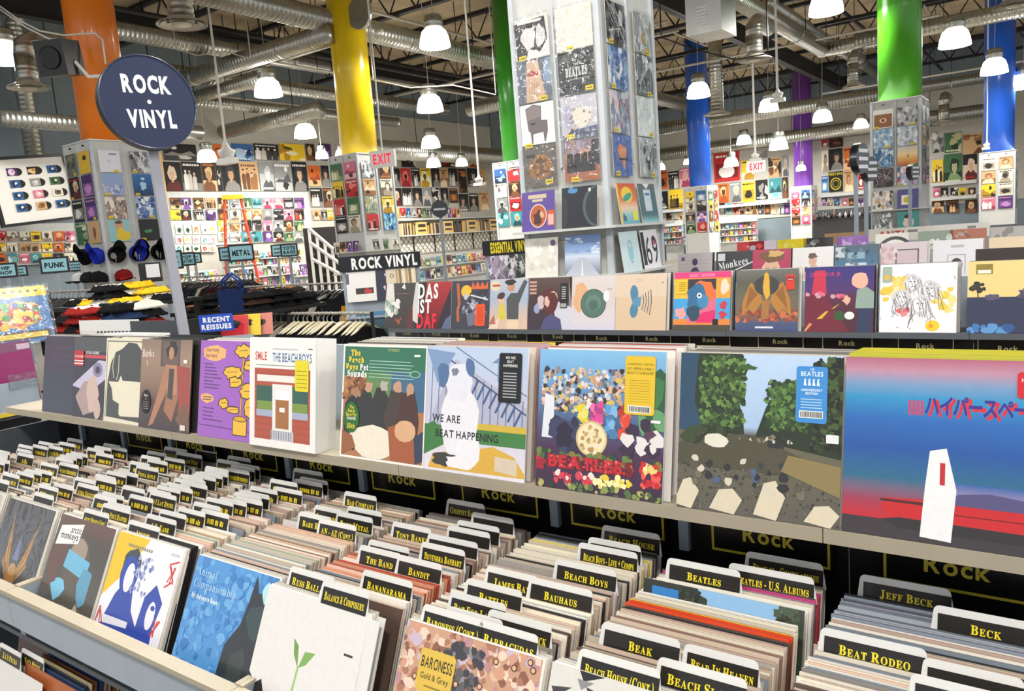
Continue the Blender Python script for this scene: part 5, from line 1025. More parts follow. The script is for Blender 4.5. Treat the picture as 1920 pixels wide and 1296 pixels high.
for i, (px0, px1, py, c, lab, txt) in enumerate(((1628, 1752, 432, '#e9e4dc', 'white album lettered ANTI at the back', 'ANTI'), (1752, 1856, 424, '#ece9e4', 'long white sleeve at the back right', ''), (1856, 1925, 424, '#5a5c5e', 'grey sleeve at the right edge, far back', ''), (1545, 1628, 440, '#b9905a', 'brown card sleeve far back left of the ANTI album', ''))):
    P0 = at(px0, py, Y=9.95); P1 = at(px1, py, Y=9.95); w = P1.x - P0.x
    o = album('album', lambda a, c=c, txt=txt: (a.R(0, 0, 1, 1, c), txt and a.T(txt, .15, .66, .22, '#c8402e', 'l', 1.1, bold=.05), a.R(.6, .8, .75, .9, '#8a8a8e')), w=w, h=.33, edge=c); put(o, P0.x, 9.95, P0.z - .32, .1); tag(o, lab, 'album', 'albums on the fifth ledge')
far_ledge(9.96, [(.0, 1.2), (1.2, 2.4), (2.4, 3.6), (3.6, 4.8), (4.8, 6.0)], 1.0, 'fifth')
# ================================================================ white record towers around the columns
def pic(name, w, h, art, t=.004, mat='print', edge='#d8d4cc'):
    a = Art(w, h, 0, .0002 if w > .6 else .00005); a.box(0, w, 0, t, 0, h, edge); art(a); flatten(a); return a.mesh(name, M[mat])
def tower(key, label, zt, n, rows=4):
    P = CLP[key]; X, Y = P.x, P.y
    t = empty('display_tower', label, 'display stand', (X, Y, 0), group='white column towers')
    MB().box(-CWX, 0, .0, CWY, 0, zt).build('tower_body', 'board', t)
    for (x, y) in ((-CWX, 0), (0, 0), (0, CWY)):
        MB().box(x - .022, x + .022, y - .02, y + .02, .05, zt - .02).build('corner_post', 'pale', t)
    MB().box(-CWX / 2 - .008, -CWX / 2 + .008, -.02, 0, zt - .1 - .335 * rows, zt).build('hanging_rail', 'pale', t)
    MB().box(0, .02, CWY / 2 - .008, CWY / 2 + .008, zt - .1 - .335 * rows, zt).build('hanging_rail', 'pale', t)
    MB().box(-CWX - .02, .02, -.022, CWY, zt - .004, zt + .012).build('top_cap', 'white', t)
    for c in (0, 1):
        MB().tube([(-CWX * (.75 - .5 * c), -.03, zt - .06), (-CWX * (.75 - .5 * c), 0, zt - .06)], .012, 6).build('hook', 'black', t)
    return t, X, Y
def tag_price(o, x, z, w=.07):
    a = Art(w, .036, -.003, .0002, x, z); a.R(0, 0, 1, 1, '#f2d21c'); a.R(.15, .35, .85, .6, '#7a6a10'); a.build('price_tag', 'print', o)
def bag(o, seed, w=LP):
    b = MB(); rng = random.Random(seed); n = 9
    g = [[(-.012 + (w + .024) * i / n, -.007 - rng.uniform(0, .01), -.012 + (w + .028) * j / n) for i in range(n + 1)] for j in range(n + 1)]
    for j in range(n):
        for i in range(n): b.poly([g[j][i], g[j][i + 1], g[j + 1][i + 1], g[j + 1][i]], (230, 230, 230))
    b.build('clear_bag', 'film', o, smooth=True)
RW = ['top', 'second', 'third', 'fourth', 'fifth', 'sixth']
def hang(key, face, c, z, art, label, group, price=None, film=False, tilt=.0, name='bagged_record', s=1.0, seed=0, dx=0):
    P = CLP[key]; w = LP * s
    me = pic(name, w, w, art)
    if face == 'L': loc = (P.x - CWX * (.75 - .5 * c) - w / 2 + dx, P.y - .03, z); rot = (-tilt, 0, 0)
    else: loc = (P.x + .03, P.y + CWY * (.25 + .5 * c) - w / 2 + dx, z); rot = (-tilt, 0, PI / 2)
    o = link(name, me, None, loc, rot); tag(o, label, 'record', group)
    if price is not None: tag_price(o, *price)
    if film: bag(o, seed)
    return o
t, X, Y = tower('tower', 'tall white four-sided record tower in the middle of the picture', 3.52, 4)
zr = [at(1000, y, Y=Y).z for y in (112, 193, 273, 351)]
def A_bw(a): rng = random.Random(1); a.R(0, 0, 1, 1, '#e8e6e2'); a.P([(.04, .0), (0, .9), (.9, .95), (.96, .4), (.7, .1)], '#2c2b2e'); a.B(.4, .5, .22, .26, '#e6e2de', rng, 14, .15); a.B(.75, .5, .15, .25, '#dcd8d4', rng, 12, .2); a.P([(.3, .0), (.4, .25), (.8, .1), (.8, .0)], '#efece8'); a.R(.1, .86, .8, .92, '#f0eeea')
def A_blank(a): a.R(0, 0, 1, 1, '#e9e6da'); a.L([(.2, .85), (.3, .95)], .02, '#f6f4ee')
def A_strip(a): a.R(0, 0, 1, 1, '#6d7384'); a.P([(.22, 0), (.3, 1), (.62, 1), (.82, 0)], '#dcb79a'); a.B(.45, .68, .16, .07, '#b5564a', random.Random(2)); [a.L([(.3 + .05 * k, .05), (.36 + .05 * k, .45)], .016, '#b58a6a') for k in range(6)]; a.P([(.75, .5), (.85, 1), (1, 1), (1, .3)], '#8fa5c0')
def A_btl(a): a.R(0, 0, 1, 1, '#34383a'); a.B(.3, .85, .2, .1, '#5a5c58', random.Random(2)); a.T('BEATLES', .2, .42, .2, '#efefec', 'l', .7, True, .02, fit=.6); a.T('THE', .5, .66, .06, '#efefec', 'c', 1); a.R(.2, .33, .85, .36, '#8a8c8a')
def A_chair(a): a.R(0, 0, 1, 1, '#ece9e8'); a.P([(.22, .36), (.16, .9), (.4, .98), (.64, .92), (.62, .58), (.8, .56), (.8, .3), (.72, .05), (.68, .05), (.66, .28), (.36, .26), (.34, .02), (.3, .02), (.28, .3)], '#6f6a6c'); a.P([(.2, .6), (.18, .88), (.4, .95), (.6, .9), (.6, .66)], '#867c7c'); a.R(.3, .5, .44, .53, '#222222')
def A_pale(a): rng = random.Random(4); a.R(0, 0, 1, 1, '#cfcbd6'); a.B(.6, .5, .3, .28, '#efe6d6', rng, 14, .3); a.B(.2, .5, .14, .25, '#b9b4ca', rng, 10, .3); a.S(.2, .2, .9, .7, ['#b59a7a', '#e6d9c4', '#8a8090'], 20, .03, rng); a.P([(0, 0), (.4, .2), (1, .25), (1, 0)], '#5a607a'); a.S(.0, 0, 1, .2, ['#3f4560', '#8f95b0'], 14, .05, rng)
def A_pump(a): rng = random.Random(5); a.R(0, 0, 1, 1, '#6e655c'); a.B(.5, .45, .34, .3, '#a8702e', rng, 16, .15); a.B(.5, .45, .26, .22, '#6a5038', rng, 12, .3); a.S(.25, .3, .75, .65, ['#b9803a', '#58443a', '#8a6236'], 14, .05, rng); a.R(.1, .72, .36, .8, '#2c2826')
def A_four(a): rng = random.Random(6); a.G(0, 0, 1, 1, [(0, '#b5704a'), (.4, '#a8654a'), (.6, '#b98a70'), (1, '#8f7f90')]); [a.P([(.06 + k * .2, .22), (.1 + k * .2, .68), (.26 + k * .2, .68), (.28 + k * .2, .22)], '#231f24') for k in range(4)]; a.P([(.75, .4), (.8, .95), (1, .95), (1, .35)], '#33303a'); a.S(.0, .7, .75, 1, ['#c9a08a', '#b0a0b8', '#8a7a86'], 16, .06, rng)
def A_purple(a): a.R(0, 0, 1, 1, '#5a4694'); a.R(.2, .82, .75, .92, '#c9b89a'); a.R(.32, .74, .64, .8, '#c9b89a'); a.E(.5, .38, .26, .3, '#e0d4c0', 26).E(.5, .38, .235, .275, '#b5582e', 26); a.B(.5, .34, .14, .18, '#4a2a20', random.Random(3)); a.B(.62, .4, .06, .1, '#d8a884', random.Random(4)); a.R(.78, .12, .98, .5, '#c9562e'); a.R(.8, .14, .96, .4, '#e0b0a0')
def A_space(a): a.R(0, 0, 1, 1, '#22242c'); a.E(1.0, .5, .4, .5, '#4a5a5c', 30).E(1.08, .5, .4, .48, '#2b3236', 30); a.B(.3, .92, .12, .08, '#4f86b8', random.Random(2)); a.E(.06, .4, .12, .4, '#2e3238', 20); a.R(.76, .86, .82, .94, '#e9e9e9')
def A_cream(a): rng = random.Random(8); a.R(0, 0, 1, 1, '#dcd8ce'); a.S(.05, .1, .95, .9, ['#e6e2d8', '#d2cdc2', '#efece4'], 30, .08, rng); a.E(.85, .86, .08, .08, '#6a4a80', 16)
def A_sky(a): rng = random.Random(9); a.G(0, 0, 1, 1, [(0, '#6a6a74'), (.3, '#a9b4c9'), (.48, '#c9d4e4'), (.6, '#8aa4cc'), (1, '#4f70a8')]); a.S(0, .55, 1, .95, ['#b9c9e0', '#d8e0ec', '#7f9ac4'], 20, .08, rng, .4); a.P([(.0, 0), (.4, .44), (.6, .44), (1, 0)], '#b4bac6'); a.P([(.48, .0), (.495, .4), (.505, .4), (.53, 0)], '#e6e8ec')
LF = [[('black and white close-up portrait record', A_bw, (.03, .0)), ('blank cream record', A_blank, (.08, -.01))], [('grey record with a tan diagonal strip', A_strip, (.2, .0)), ('dark record lettered BEATLES', A_btl, (.23, .01))], [('white record with a grey armchair drawing', A_chair, (.03, -.02)), ('pale sketchy record', A_pale, (.04, .0))], [('brown record with an orange pumpkin shape', A_pump, (.2, .01)), ('orange-brown record with four dark figures', A_four, (.06, -.0))]]
for r_ in range(4):
    for c in range(2):
        l, a, pr = LF[r_][c]; hang('tower', 'L', c, zr[r_], a, l + ', ' + RW[r_] + ' row of the tower\'s left face', 'bagged records on the white tower', pr, r_ != 2 or c == 1, seed=r_ * 2 + c)
def silver(base, cols, seed):
    def f(a): rng = random.Random(seed); a.R(0, 0, 1, 1, base); a.S(0, 0, 1, 1, cols, 36, .08, rng, 1.6, .4); [a.L([(rng.random(), rng.random()), (rng.random(), rng.random())], .014, '#e6eaec') for _ in range(8)]
    return f
RF = [[('dark silvery', silver('#55585c', ['#8a8e92', '#33363a', '#c9cdd0', '#2a2c30'], 1)), ('grey-green', silver('#9aa5a4', ['#b9c4c4', '#7a8a8c', '#d8dede', '#b09a6a'], 2))], [('blue and white', silver('#5a80b4', ['#8fb0d6', '#3f64a0', '#e6ecf2'], 3)), ('dark slate', silver('#59646a', ['#6a767c', '#4a555a', '#d8dcde'], 4))], [('red and pale blue', silver('#8a8fa8', ['#a84a44', '#b9c9dc', '#6a7a9a', '#d8c9c9'], 5)), ('pale mint', silver('#d6e2e2', ['#e9efee', '#c4d6d6'], 6))], [('blue with an orange bird shape', lambda a: (a.R(0, 0, 1, 1, '#4a6ab0'), a.B(.5, .5, .26, .28, '#d88a4a', random.Random(3), 9, .5), a.R(.3, .38, .75, .44, '#2a2a30'))), ('crinkled silver', silver('#a9b0b2', ['#8a9294', '#d0d6d8', '#6a7072', '#2c2e30'], 8))]]
for r_ in range(4):
    for c in range(2):
        l, a = RF[r_][c]; hang('tower', 'R', c, zr[r_] + .02, a, l + ' bagged record, ' + RW[r_] + ' row of the tower\'s right face', 'bagged records on the white tower', (.03 if c == 0 else .2, .0), True, seed=20 + r_ * 2 + c)
def A_ufo(a): a.G(0, 0, 1, 1, [(0, '#5aa0b4'), (.25, '#9ac4c4'), (.4, '#e8c9b0'), (.6, '#d87a4a'), (1, '#c9563a')]); a.E(.5, .72, .3, .2, '#e8c83a', 24); a.E(.5, .66, .26, .08, '#3f9a8a', 24, .3); a.B(.2, .15, .08, .1, '#2f6a7a', random.Random(2)); a.R(.68, .08, .92, .34, '#e0d83a'); a.R(0, 0, .08, 1, '#e8b52a')
def A_teal(a): a.G(0, 0, 1, 1, [(0, '#8fc4c8'), (.2, '#4a7078'), (1, '#5a6a70')]); a.R(.3, .3, .7, .85, '#c4d4dc'); a.R(.36, .7, .64, .76, '#4a7aa8'); a.P([(.3, 1), (.5, .86), (.7, 1)], '#e0e0d8')
def A_turq(a): a.R(0, 0, 1, 1, '#cfe4ea'); a.E(.5, .5, .14, .3, '#7fc4d4', 20).E(.5, .5, .1, .24, '#cfe4ea', 20); a.R(.42, .3, .58, .62, '#8fccd8')
def A_69(a):
    a.R(0, 0, 1, 1, '#e9eaef'); a.R(.02, .1, .2, .95, '#22242c'); a.E(.74, .72, .12, .13, '#cf5a66')
    a.T('69', .22, .12, .72, '#22263c', 'l', .72, bold=.0, fit=.74)
sh = [at(1000, y, Y=Y).z for y in (434, 519)]
for z in sh:
    MB().box(-CWX - .06, .12, -.13, CWY + .03, z - .02, z - .0005).build('shelf', 'board', t)
LP_L = [(0, 0, A_purple, 'purple album with an orange oval picture, tower shelf, left face'), (0, 1, A_space, 'dark space album on the tower shelf, left face'), (1, 0, A_cream, 'cream album on the lower tower shelf, left face'), (1, 1, A_sky, 'blue sky road album on the lower tower shelf, left face')]
for s_, c, a, l in LP_L:
    o = link('album', pic('album', LP, LP, a, mat='gloss'), None, (X - CWX + .015 + .38 * c, Y - .1, sh[s_]), (-.12, 0, 0)); tag(o, l, 'album', 'albums on the tower shelves')
for s_, c, a, l in [(0, 0, A_ufo, 'orange and teal album on the tower shelf, right face'), (0, 1, A_teal, 'grey-teal album on the tower shelf, right face'), (1, 0, A_turq, 'pale turquoise album on the lower tower shelf, right face'), (1, 1, A_69, 'white album lettered 69 on the lower tower shelf')]:
    o = link('album', pic('album', LP, LP, a, mat='gloss'), None, (X + .1, Y + .02 + .36 * c, sh[s_]), (-.12, 0, PI / 2)); tag(o, l, 'album', 'albums on the tower shelves')

def fill_tower(key, label, nick, rows, arts=None, price=True, seed=0, faces='LR'):
    zt = CLP[key].z
    t, X, Y = tower(key, label, zt, rows)
    rng = random.Random(seed)
    for r_ in range(rows):
        for f in faces:
            for c in range(2):
                z = zt - .12 - .335 * (r_ + 1)
                k = (f, r_, c)
                if arts and k in arts: nm, a = arts[k]
                else:
                    p = rng.choice(PALS); st = rng.random(); nm = p[0] + ' and ' + p[1]; a = (lambda A, p=p, st=st: rand_art(A, random.Random(st), p))
                hang(key, f, c, z, a, '%s bagged record, %s row, %s column, %s' % (nm, RW[r_], ('left' if c == 0 else 'right') + (' side' if False else ''), nick + (' front' if f == 'L' else ' right side')), 'bagged records on the ' + nick, (rng.choice([.02, .2]), .0) if price and rng.random() < .7 else None, False, seed=r_)
    return t, X, Y, zt
bl = lambda a: (a.R(0, 0, 1, 1, '#8fa5d0'), a.S(0, .1, 1, .5, ['#b5a0b8', '#6f86b4', '#c9c4d8'], 24, .06, random.Random(2)))
OR_A = {('R', 0, 0): ('pale blue-white', lambda a: (a.R(0, 0, 1, 1, '#dde0e8'), a.R(.5, .8, .85, .86, '#6a7a9a'), a.E(.45, .5, .08, .08, '#c4d0e0'))), ('R', 0, 1): ('black and white crowd', silver('#8a8890', ['#3a3a3e', '#d0d0d4', '#6a6a70', '#e6e4e4'], 3)), ('R', 1, 0): ('lilac and blue', bl), ('R', 1, 1): ('blue face', lambda a: (a.G(0, 0, 1, 1, [(0, '#16305a'), (1, '#2a70b4')]), a.B(.5, .45, .16, .2, '#a9cfe8', random.Random(1)), a.R(.44, .74, .6, .84, '#cfe4f2'))), ('R', 2, 0): ('brown and cream collage', silver('#8a7a72', ['#4a403c', '#d0c4b8', '#a88a78', '#e6e0d8'], 5)), ('R', 2, 1): ('blue streaked', silver('#5a7ab0', ['#cfdcea', '#2f4a80', '#8aa8d0', '#e9eef4'], 6)), ('R', 3, 0): ('teal with a yellow-clad figure', lambda a: (a.R(0, 0, 1, 1, '#8fc0c4'), a.B(.5, .7, .22, .24, '#c99a7a', random.Random(1)), a.B(.62, .3, .3, .3, '#e0c02a', random.Random(2)), a.B(.5, .9, .2, .08, '#5a4030', random.Random(3)))), ('R', 3, 1): ('black with a green leaf', lambda a: (a.R(0, 0, 1, 1, '#16181a'), a.B(.5, .45, .2, .1, '#3f8a5a', random.Random(4), 12, .5))), ('L', 0, 1): ('yellow', lambda a: (a.R(0, 0, 1, 1, '#e0b93a'), a.R(.4, .6, .7, .8, '#3a2a1a'))), ('L', 0, 0): ('olive grey', lambda a: (a.R(0, 0, 1, 1, '#6a6a5a'), a.S(.1, .1, .9, .9, ['#8a8a78', '#4a4a40'], 14, .1, random.Random(6)))), ('L', 3, 1): ('tan', lambda a: (a.R(0, 0, 1, 1, '#cfa878'), a.B(.5, .5, .12, .3, '#8a5a34', random.Random(6))))}
t, X, Y, zt = fill_tower('orange', 'white record tower with caps below, around the orange column', 'orange column tower', 4, OR_A, True, 11)
# caps on pegs
def cap_mesh(c, c2):
    b = MB(); n = 18; prof = [(.1, 0), (.104, .03), (.095, .075), (.065, .108), (.02, .12), (.001, .121)]; b.lathe(prof, n, col=c)
    pts = []
    for k in range(11):
        a = -1.15 + 2.3 * k / 10; pts.append((math.sin(a) * .1, -math.cos(a) * .1))
    for k in range(10):
        (xa, ya), (xb, yb) = pts[k], pts[k + 1]; f = lambda x, y: (x * .98, y - .085 * (1 - (x / .1) ** 2 * .6), -.018 - .012 * (x / .1) ** 2)
        b.poly([(xa, ya, .004), (xb, yb, .004), f(xb, yb), f(xa, ya)], c2)
    b.lathe([(.012, .12), (.008, .128), (.001, .129)], 8, col=c2); return b.mesh('cap', M['cloth'], True)
CAPS = [('R', .1, 1.62, '#1c1b1c', '#1c1b1c', 'black cap with a white tag', 1), ('R', .42, 1.62, '#2436a8', '#2436a8', 'royal blue cap', 1), ('R', .76, 1.62, '#161617', '#161617', 'plain black cap', 1), ('R', .14, 1.22, '#7a1c1c', '#a82a24', 'dark red cap with a yellow badge', 0), ('R', .46, 1.22, '#101011', '#101011', 'black cap, lower row middle', 1), ('R', .8, 1.22, '#1a1a1c', '#1a1a1c', 'black cap beside the card reader', 1), ('L', .3, 1.62, '#161618', '#161618', 'black cap on the narrow side, upper row', 1), ('L', .66, 1.62, '#2638b0', '#2638b0', 'blue cap on the narrow side', 1), ('L', .16, 1.2, '#d8d8d8', '#2a2a2c', 'white and black cap, lower row', 0), ('L', .42, 1.2, '#242426', '#1a1a1c', 'black patterned cap, lower row', 0), ('L', .7, 1.2, '#1c1c1e', '#1c1c1e', 'black cap with a white logo, lower row', 0)]
capz = [at(225, 478, X=X).z, at(225, 524, X=X).z]; capb = at(225, 546, X=X).z
for f, u, z, c, c2, l, up in CAPS:
    zc = capz[0] if up else capz[1]; rx = 1.35 if up else .35
    loc = (X + .14, Y + u, zc) if f == 'R' else (X - CWX + u, Y - .14, zc)
    o = link('cap', cap_mesh(c, c2), None, loc, (-rx if up else -.2, 0, PI / 2 if f == 'R' else 0)); o.scale = (1.2, 1.2, 1.2); tag(o, l + ' on the orange column tower', 'cap', 'caps on the orange column tower')
    MB().tube([(0, .1, .06), (0, .02, .06)], .006, 6).build('peg', 'pipe', o)
MB().box(-CWX - .01, .012, -.015, CWY + .01, capb, capb + .02).build('shelf_edge', 'grey', t)
for fb in ((-CWX - .006, .006, -.006, CWY + .006),): MB().box(*fb, .0, capb).build('lower_box', 'grey', t)
t, X, Y, zt = fill_tower('yellow', 'white record tower around the yellow column', 'yellow column tower', 4, {('R', 3, 1): ('bright blue figure', silver('#3f90c8', ['#7fd0e8', '#1f4a80', '#b9e6f0'], 3)), ('R', 2, 0): ('green-tan landscape', silver('#7f9a7a', ['#b9a878', '#5a7a6a', '#d8d4b8'], 4)), ('R', 0, 0): ('silver and white', silver('#a9adb0', ['#6a6e70', '#e6e9ea', '#3a3c3e'], 5))}, False, 12)
for q, z in enumerate((zt - 1.83, zt - 2.25)):
    MB().box(-CWX - .03, .2, -.2, CWY + .03, z - .02, z).build('shelf', 'board', t)
    if q == 0:
        rng = random.Random(3)
        for k in range(7): 
            p = rng.choice(PALS); st = rng.random(); o = link('compact_disc_case', pic('compact_disc_case', .16, .2, lambda a: rand_art(a, random.Random(st), p)), None, ((X - CWX + .03 + k * .18, Y - .17, z + .0005) if k < 4 else (X + .17, Y + .05 + (k - 4) * .27, z + .0005)), (-.15, 0, 0 if k < 4 else PI / 2)); tag(o, '%s and %s case, %s along the shelf of the yellow column tower' % (p[0], p[1], ORD[k + 1]), 'case', 'cases on the yellow tower shelf')
fill_tower('green2', 'white record tower left of the tall white tower, under the dark green column', 'dark green column tower', 4, None, False, 13)
GA = {('L', 0, 0): ('orange-brown eye', lambda a: (a.R(0, 0, 1, 1, '#e0ddd6'), a.R(.05, .05, .95, .75, '#8a5a2a'), a.E(.5, .42, .18, .12, '#e6c9b0'), a.E(.5, .42, .09, .09, '#7a2a1e'))), ('L', 0, 1): ('silver figure', silver('#9a9a9c', ['#d8d8da', '#5a5a5e', '#b9b9bc'], 1)), ('L', 1, 0): ('pale blue', silver('#a9c4d8', ['#6a94b8', '#e0eaf0', '#8ab0cc'], 2)), ('L', 1, 1): ('pale grey-blue', silver('#b0bcc8', ['#e0e6ea', '#8a98a8', '#cfd6dc'], 3)), ('L', 2, 0): ('blue wave', silver('#4a7aa8', ['#2f5a8a', '#8ab4d4', '#c9dce8'], 4)), ('L', 2, 1): ('orange sunset', lambda a: (a.G(0, 0, 1, 1, [(0, '#b5502a'), (.3, '#e0a04a'), (.6, '#f0d49a'), (1, '#c9c4c0')]), a.R(.5, .4, .54, .6, '#3a2a20'))), ('L', 3, 0): ('dark brown', silver('#3a2e30', ['#4a3a3a', '#5a4848', '#2a2224'], 5)), ('L', 3, 1): ('white, blue and red', silver('#a9b4d0', ['#c23a3a', '#e9e9f0', '#3a4a8a', '#d8a0a0'], 6))}
t, X, Y, zt = fill_tower('green', 'white record tower around the bright green column', 'green column tower', 4, GA, True, 14)
for q, z in enumerate((zt - 1.86, zt - 2.24)):
    MB().box(-CWX - .03, .2, -.16, CWY + .03, z - .02, z).build('shelf', 'board', t)
AL = [('album with dark ink figures', silver('#d0d0ce', ['#2a2a2c', '#8a8a8a', '#e9e6e0', '#c9a070'], 1)), ('navy album with a yellow square', lambda a: (a.R(0, 0, 1, 1, '#4a4a86'), a.R(.2, .2, .7, .7, '#e9e6d6'), a.E(.45, .45, .16, .16, '#c9b02a'))), ('silver album', silver('#8a9298', ['#e9ecee', '#5a6268'], 2)), ('teal album with a sketched figure', lambda a: (a.R(0, 0, 1, 1, '#3f9a9a'), a.B(.5, .45, .22, .3, '#e6d6c4', random.Random(2)), a.B(.45, .75, .15, .1, '#2a2420', random.Random(3))))]
for q in range(4):
    o = link('album', pic('album', .33, .33, AL[q][1]), None, (X - CWX + .02 + .4 * (q % 2), Y - .14, (zt - 1.86, zt - 2.24)[q // 2]), (-.12, 0, 0)); tag(o, AL[q][0] + ' on a shelf of the green column tower', 'album', 'albums on the green tower shelves')
fill_tower('blueR', 'white record tower around the right-hand blue column', 'right blue column tower', 4, None, False, 15)
fill_tower('blueM', 'white record tower around the far blue column', 'far blue column tower', 4, None, False, 16)
fill_tower('purple', 'white record tower around the purple column', 'purple column tower', 4, None, False, 17)

# ================================================================ things on the walls
def on_left(px0, py0, px1, py1, X=WX + .06):
    a = at((px0 + px1) / 2, py1, X=X); b = at((px0 + px1) / 2, py0, X=X); l = at(px0, (py0 + py1) / 2, X=X); r = at(px1, (py0 + py1) / 2, X=X)
    return (X, l.y, a.z), r.y - l.y, b.z - a.z, PI / 2
def on_back(px0, py0, px1, py1, Y=WY - .02):
    a = at((px0 + px1) / 2, py1, Y=Y); b = at((px0 + px1) / 2, py0, Y=Y); l = at(px0, (py0 + py1) / 2, Y=Y); r = at(px1, (py0 + py1) / 2, Y=Y)
    return (l.x, Y, a.z), r.x - l.x, b.z - a.z, 0.0
def hang_on(fn, rect, name, cat, label, group, art, t=.012, mat='matte', edge='#d8d4cc', **kw):
    loc, w, h, rz = fn(*rect, **kw); w = max(w, .05)
    o = link(name, pic(name, w * .975, h * .975, art, t, mat, edge), None, loc, (0, 0, rz)); return tag(o, label, cat, group)
def boardon(fn, rect, name, mat, t=.03, **kw):
    loc, w, h, rz = fn(*rect, **kw); return MB().box(0, w, -.0, t, 0, h).build(name, mat, None, loc, (0, 0, rz))
PD = {n[0] + '/' + n[1]: n for n in PALS}
PAL_OF = {'bw': PALS[0], 'pale': PALS[6], 'red': PALS[10], 'redblack': PALS[1], 'brown': PALS[2], 'cream': PALS[3], 'blue': PALS[4], 'yellow': PALS[5], 'green': PALS[7], 'pink': PALS[8], 'purple': PALS[9], 'tan': PALS[11], 'teal': PALS[12], 'orange': ('orange', 'black', ['#d86a24', '#241a14', '#a84a1a', '#f0c08a', '#5a2a14'])}
def poster(fn, z, x0, y0, x1, y1, pal, kind, where, group, seed):
    p = PAL_OF[pal]; r = (z(x0, y0) + z(x1, y1)); rng = random.Random(seed)
    KD = {'portrait': 'portrait', 'group': 'group', 'abstract': 'abstract', 'scene': 'landscape', 'type': 'lettered'}
    hang_on(fn, r, 'poster', 'poster', '%s and %s %s poster, %s' % (p[0], p[1], KD[kind], where), group, lambda a: rand_art(a, random.Random(seed), p, kind))
def poster_row(fn, z, y0, y1, lst, rowname, group, seed):
    for i, e in enumerate(lst):
        x0, x1, pal, kind = e[:4]; yy = e[4:] or (y0, y1); poster(fn, z, x0, yy[0], x1, yy[1], pal, kind, '%s from left, %s' % (ORD[i + 1], rowname), group, seed + i)
Z2 = lambda x, y: (290 + x / 4.32, 260 + y / 4.32)
Z3 = lambda x, y: (600 + x / 4.32, 260 + y / 4.32)
Z1 = lambda x, y: (x / 4.32, 260 + y / 4.32)
Z4 = lambda x, y: (1210 + x / 4.986, 220 + y / 4.986)
Z5 = lambda x, y: (1540 + x / 4.32, 170 + y / 4.32)
struct(boardon(on_left, (250, 200, 930, 560), 'wall_left_cladding', 'wallpale', .02, X=WX + .022))
poster_row(on_left, Z2, 40, 178, [(70, 345, 'bw', 'scene'), (478, 545, 'orange', 'abstract'), (625, 800, 'blue', 'abstract'), (805, 1008, 'bw', 'group'), (1010, 1222, 'yellow', 'abstract'), (1226, 1300, 'brown', 'portrait'), (1335, 1432, 'purple', 'type')], 'top row over left panel', 'top row posters, left panel', 10)
poster_row(on_left, Z2, 183, 425, [(75, 222, 'redblack', 'portrait'), (226, 384, 'bw', 'group'), (388, 500, 'brown', 'portrait'), (503, 540, 'bw', 'abstract'), (544, 690, 'bw', 'portrait'), (694, 842, 'tan', 'group'), (850, 966, 'pale', 'portrait'), (970, 1110, 'pale', 'scene'), (1114, 1240, 'bw', 'portrait')], 'large row of left panel', 'large posters, left panel', 30)
poster_row(on_left, Z2, 215, 385, [(1244, 1345, 'orange', 'scene'), (1350, 1432, 'bw', 'portrait')], 'upper pair beside yellow tower', 'posters left of the yellow tower', 50)
poster_row(on_left, Z2, 395, 555, [(1262, 1362, 'bw', 'group'), (1366, 1462, 'brown', 'portrait')], 'lower pair beside yellow tower', 'posters left of the yellow tower', 55)
poster_row(on_left, Z2, 575, 660, [(1280, 1347, 'tan', 'portrait'), (1351, 1396, 'bw', 'portrait'), (1400, 1460, 'yellow', 'portrait')], 'small row beside yellow tower', 'posters left of the yellow tower', 60)
poster_row(on_left, Z3, 165, 232, [(660, 778, 'bw', 'abstract'), (985, 1095, 'redblack', 'abstract'), (1200, 1270, 'orange', 'portrait')], 'highest row, right of exit sign', 'posters right of the exit sign', 70)
poster_row(on_left, Z3, 237, 390, [(575, 650, 'bw', 'portrait'), (655, 737, 'red', 'portrait'), (741, 810, 'bw', 'group'), (814, 900, 'yellow', 'portrait'), (903, 970, 'bw', 'portrait'), (973, 1040, 'tan', 'portrait'), (1043, 1115, 'bw', 'group'), (1120, 1190, 'brown', 'abstract', 240, 440), (1194, 1280, 'bw', 'portrait'), (1284, 1350, 'tan', 'group')], 'upper row, right of exit sign', 'posters right of the exit sign', 80)
poster_row(on_left, Z3, 396, 545, [(588, 665, 'redblack', 'portrait'), (668, 746, 'bw', 'group'), (750, 830, 'bw', 'portrait'), (833, 902, 'pale', 'portrait'), (906, 975, 'bw', 'abstract'), (978, 1042, 'bw', 'portrait'), (1046, 1118, 'brown', 'type', 400, 520), (1126, 1204, 'bw', 'portrait', 445, 590), (1208, 1284, 'bw', 'portrait', 440, 590), (1288, 1372, 'tan', 'portrait', 430, 580)], 'lower row, right of exit sign', 'posters right of the exit sign', 95)
poster_row(on_left, Z3, 560, 638, [(600, 640, 'yellow', 'portrait'), (648, 694, 'red', 'scene'), (697, 735, 'blue', 'portrait'), (745, 780, 'pale', 'portrait'), (785, 825, 'redblack', 'portrait'), (830, 863, 'green', 'portrait'), (868, 904, 'bw', 'portrait'), (1030, 1060, 'purple', 'portrait'), (1070, 1100, 'red', 'portrait'), (1105, 1140, 'tan', 'portrait')], 'small row above bookshelf', 'small pictures above the bookshelf', 110)
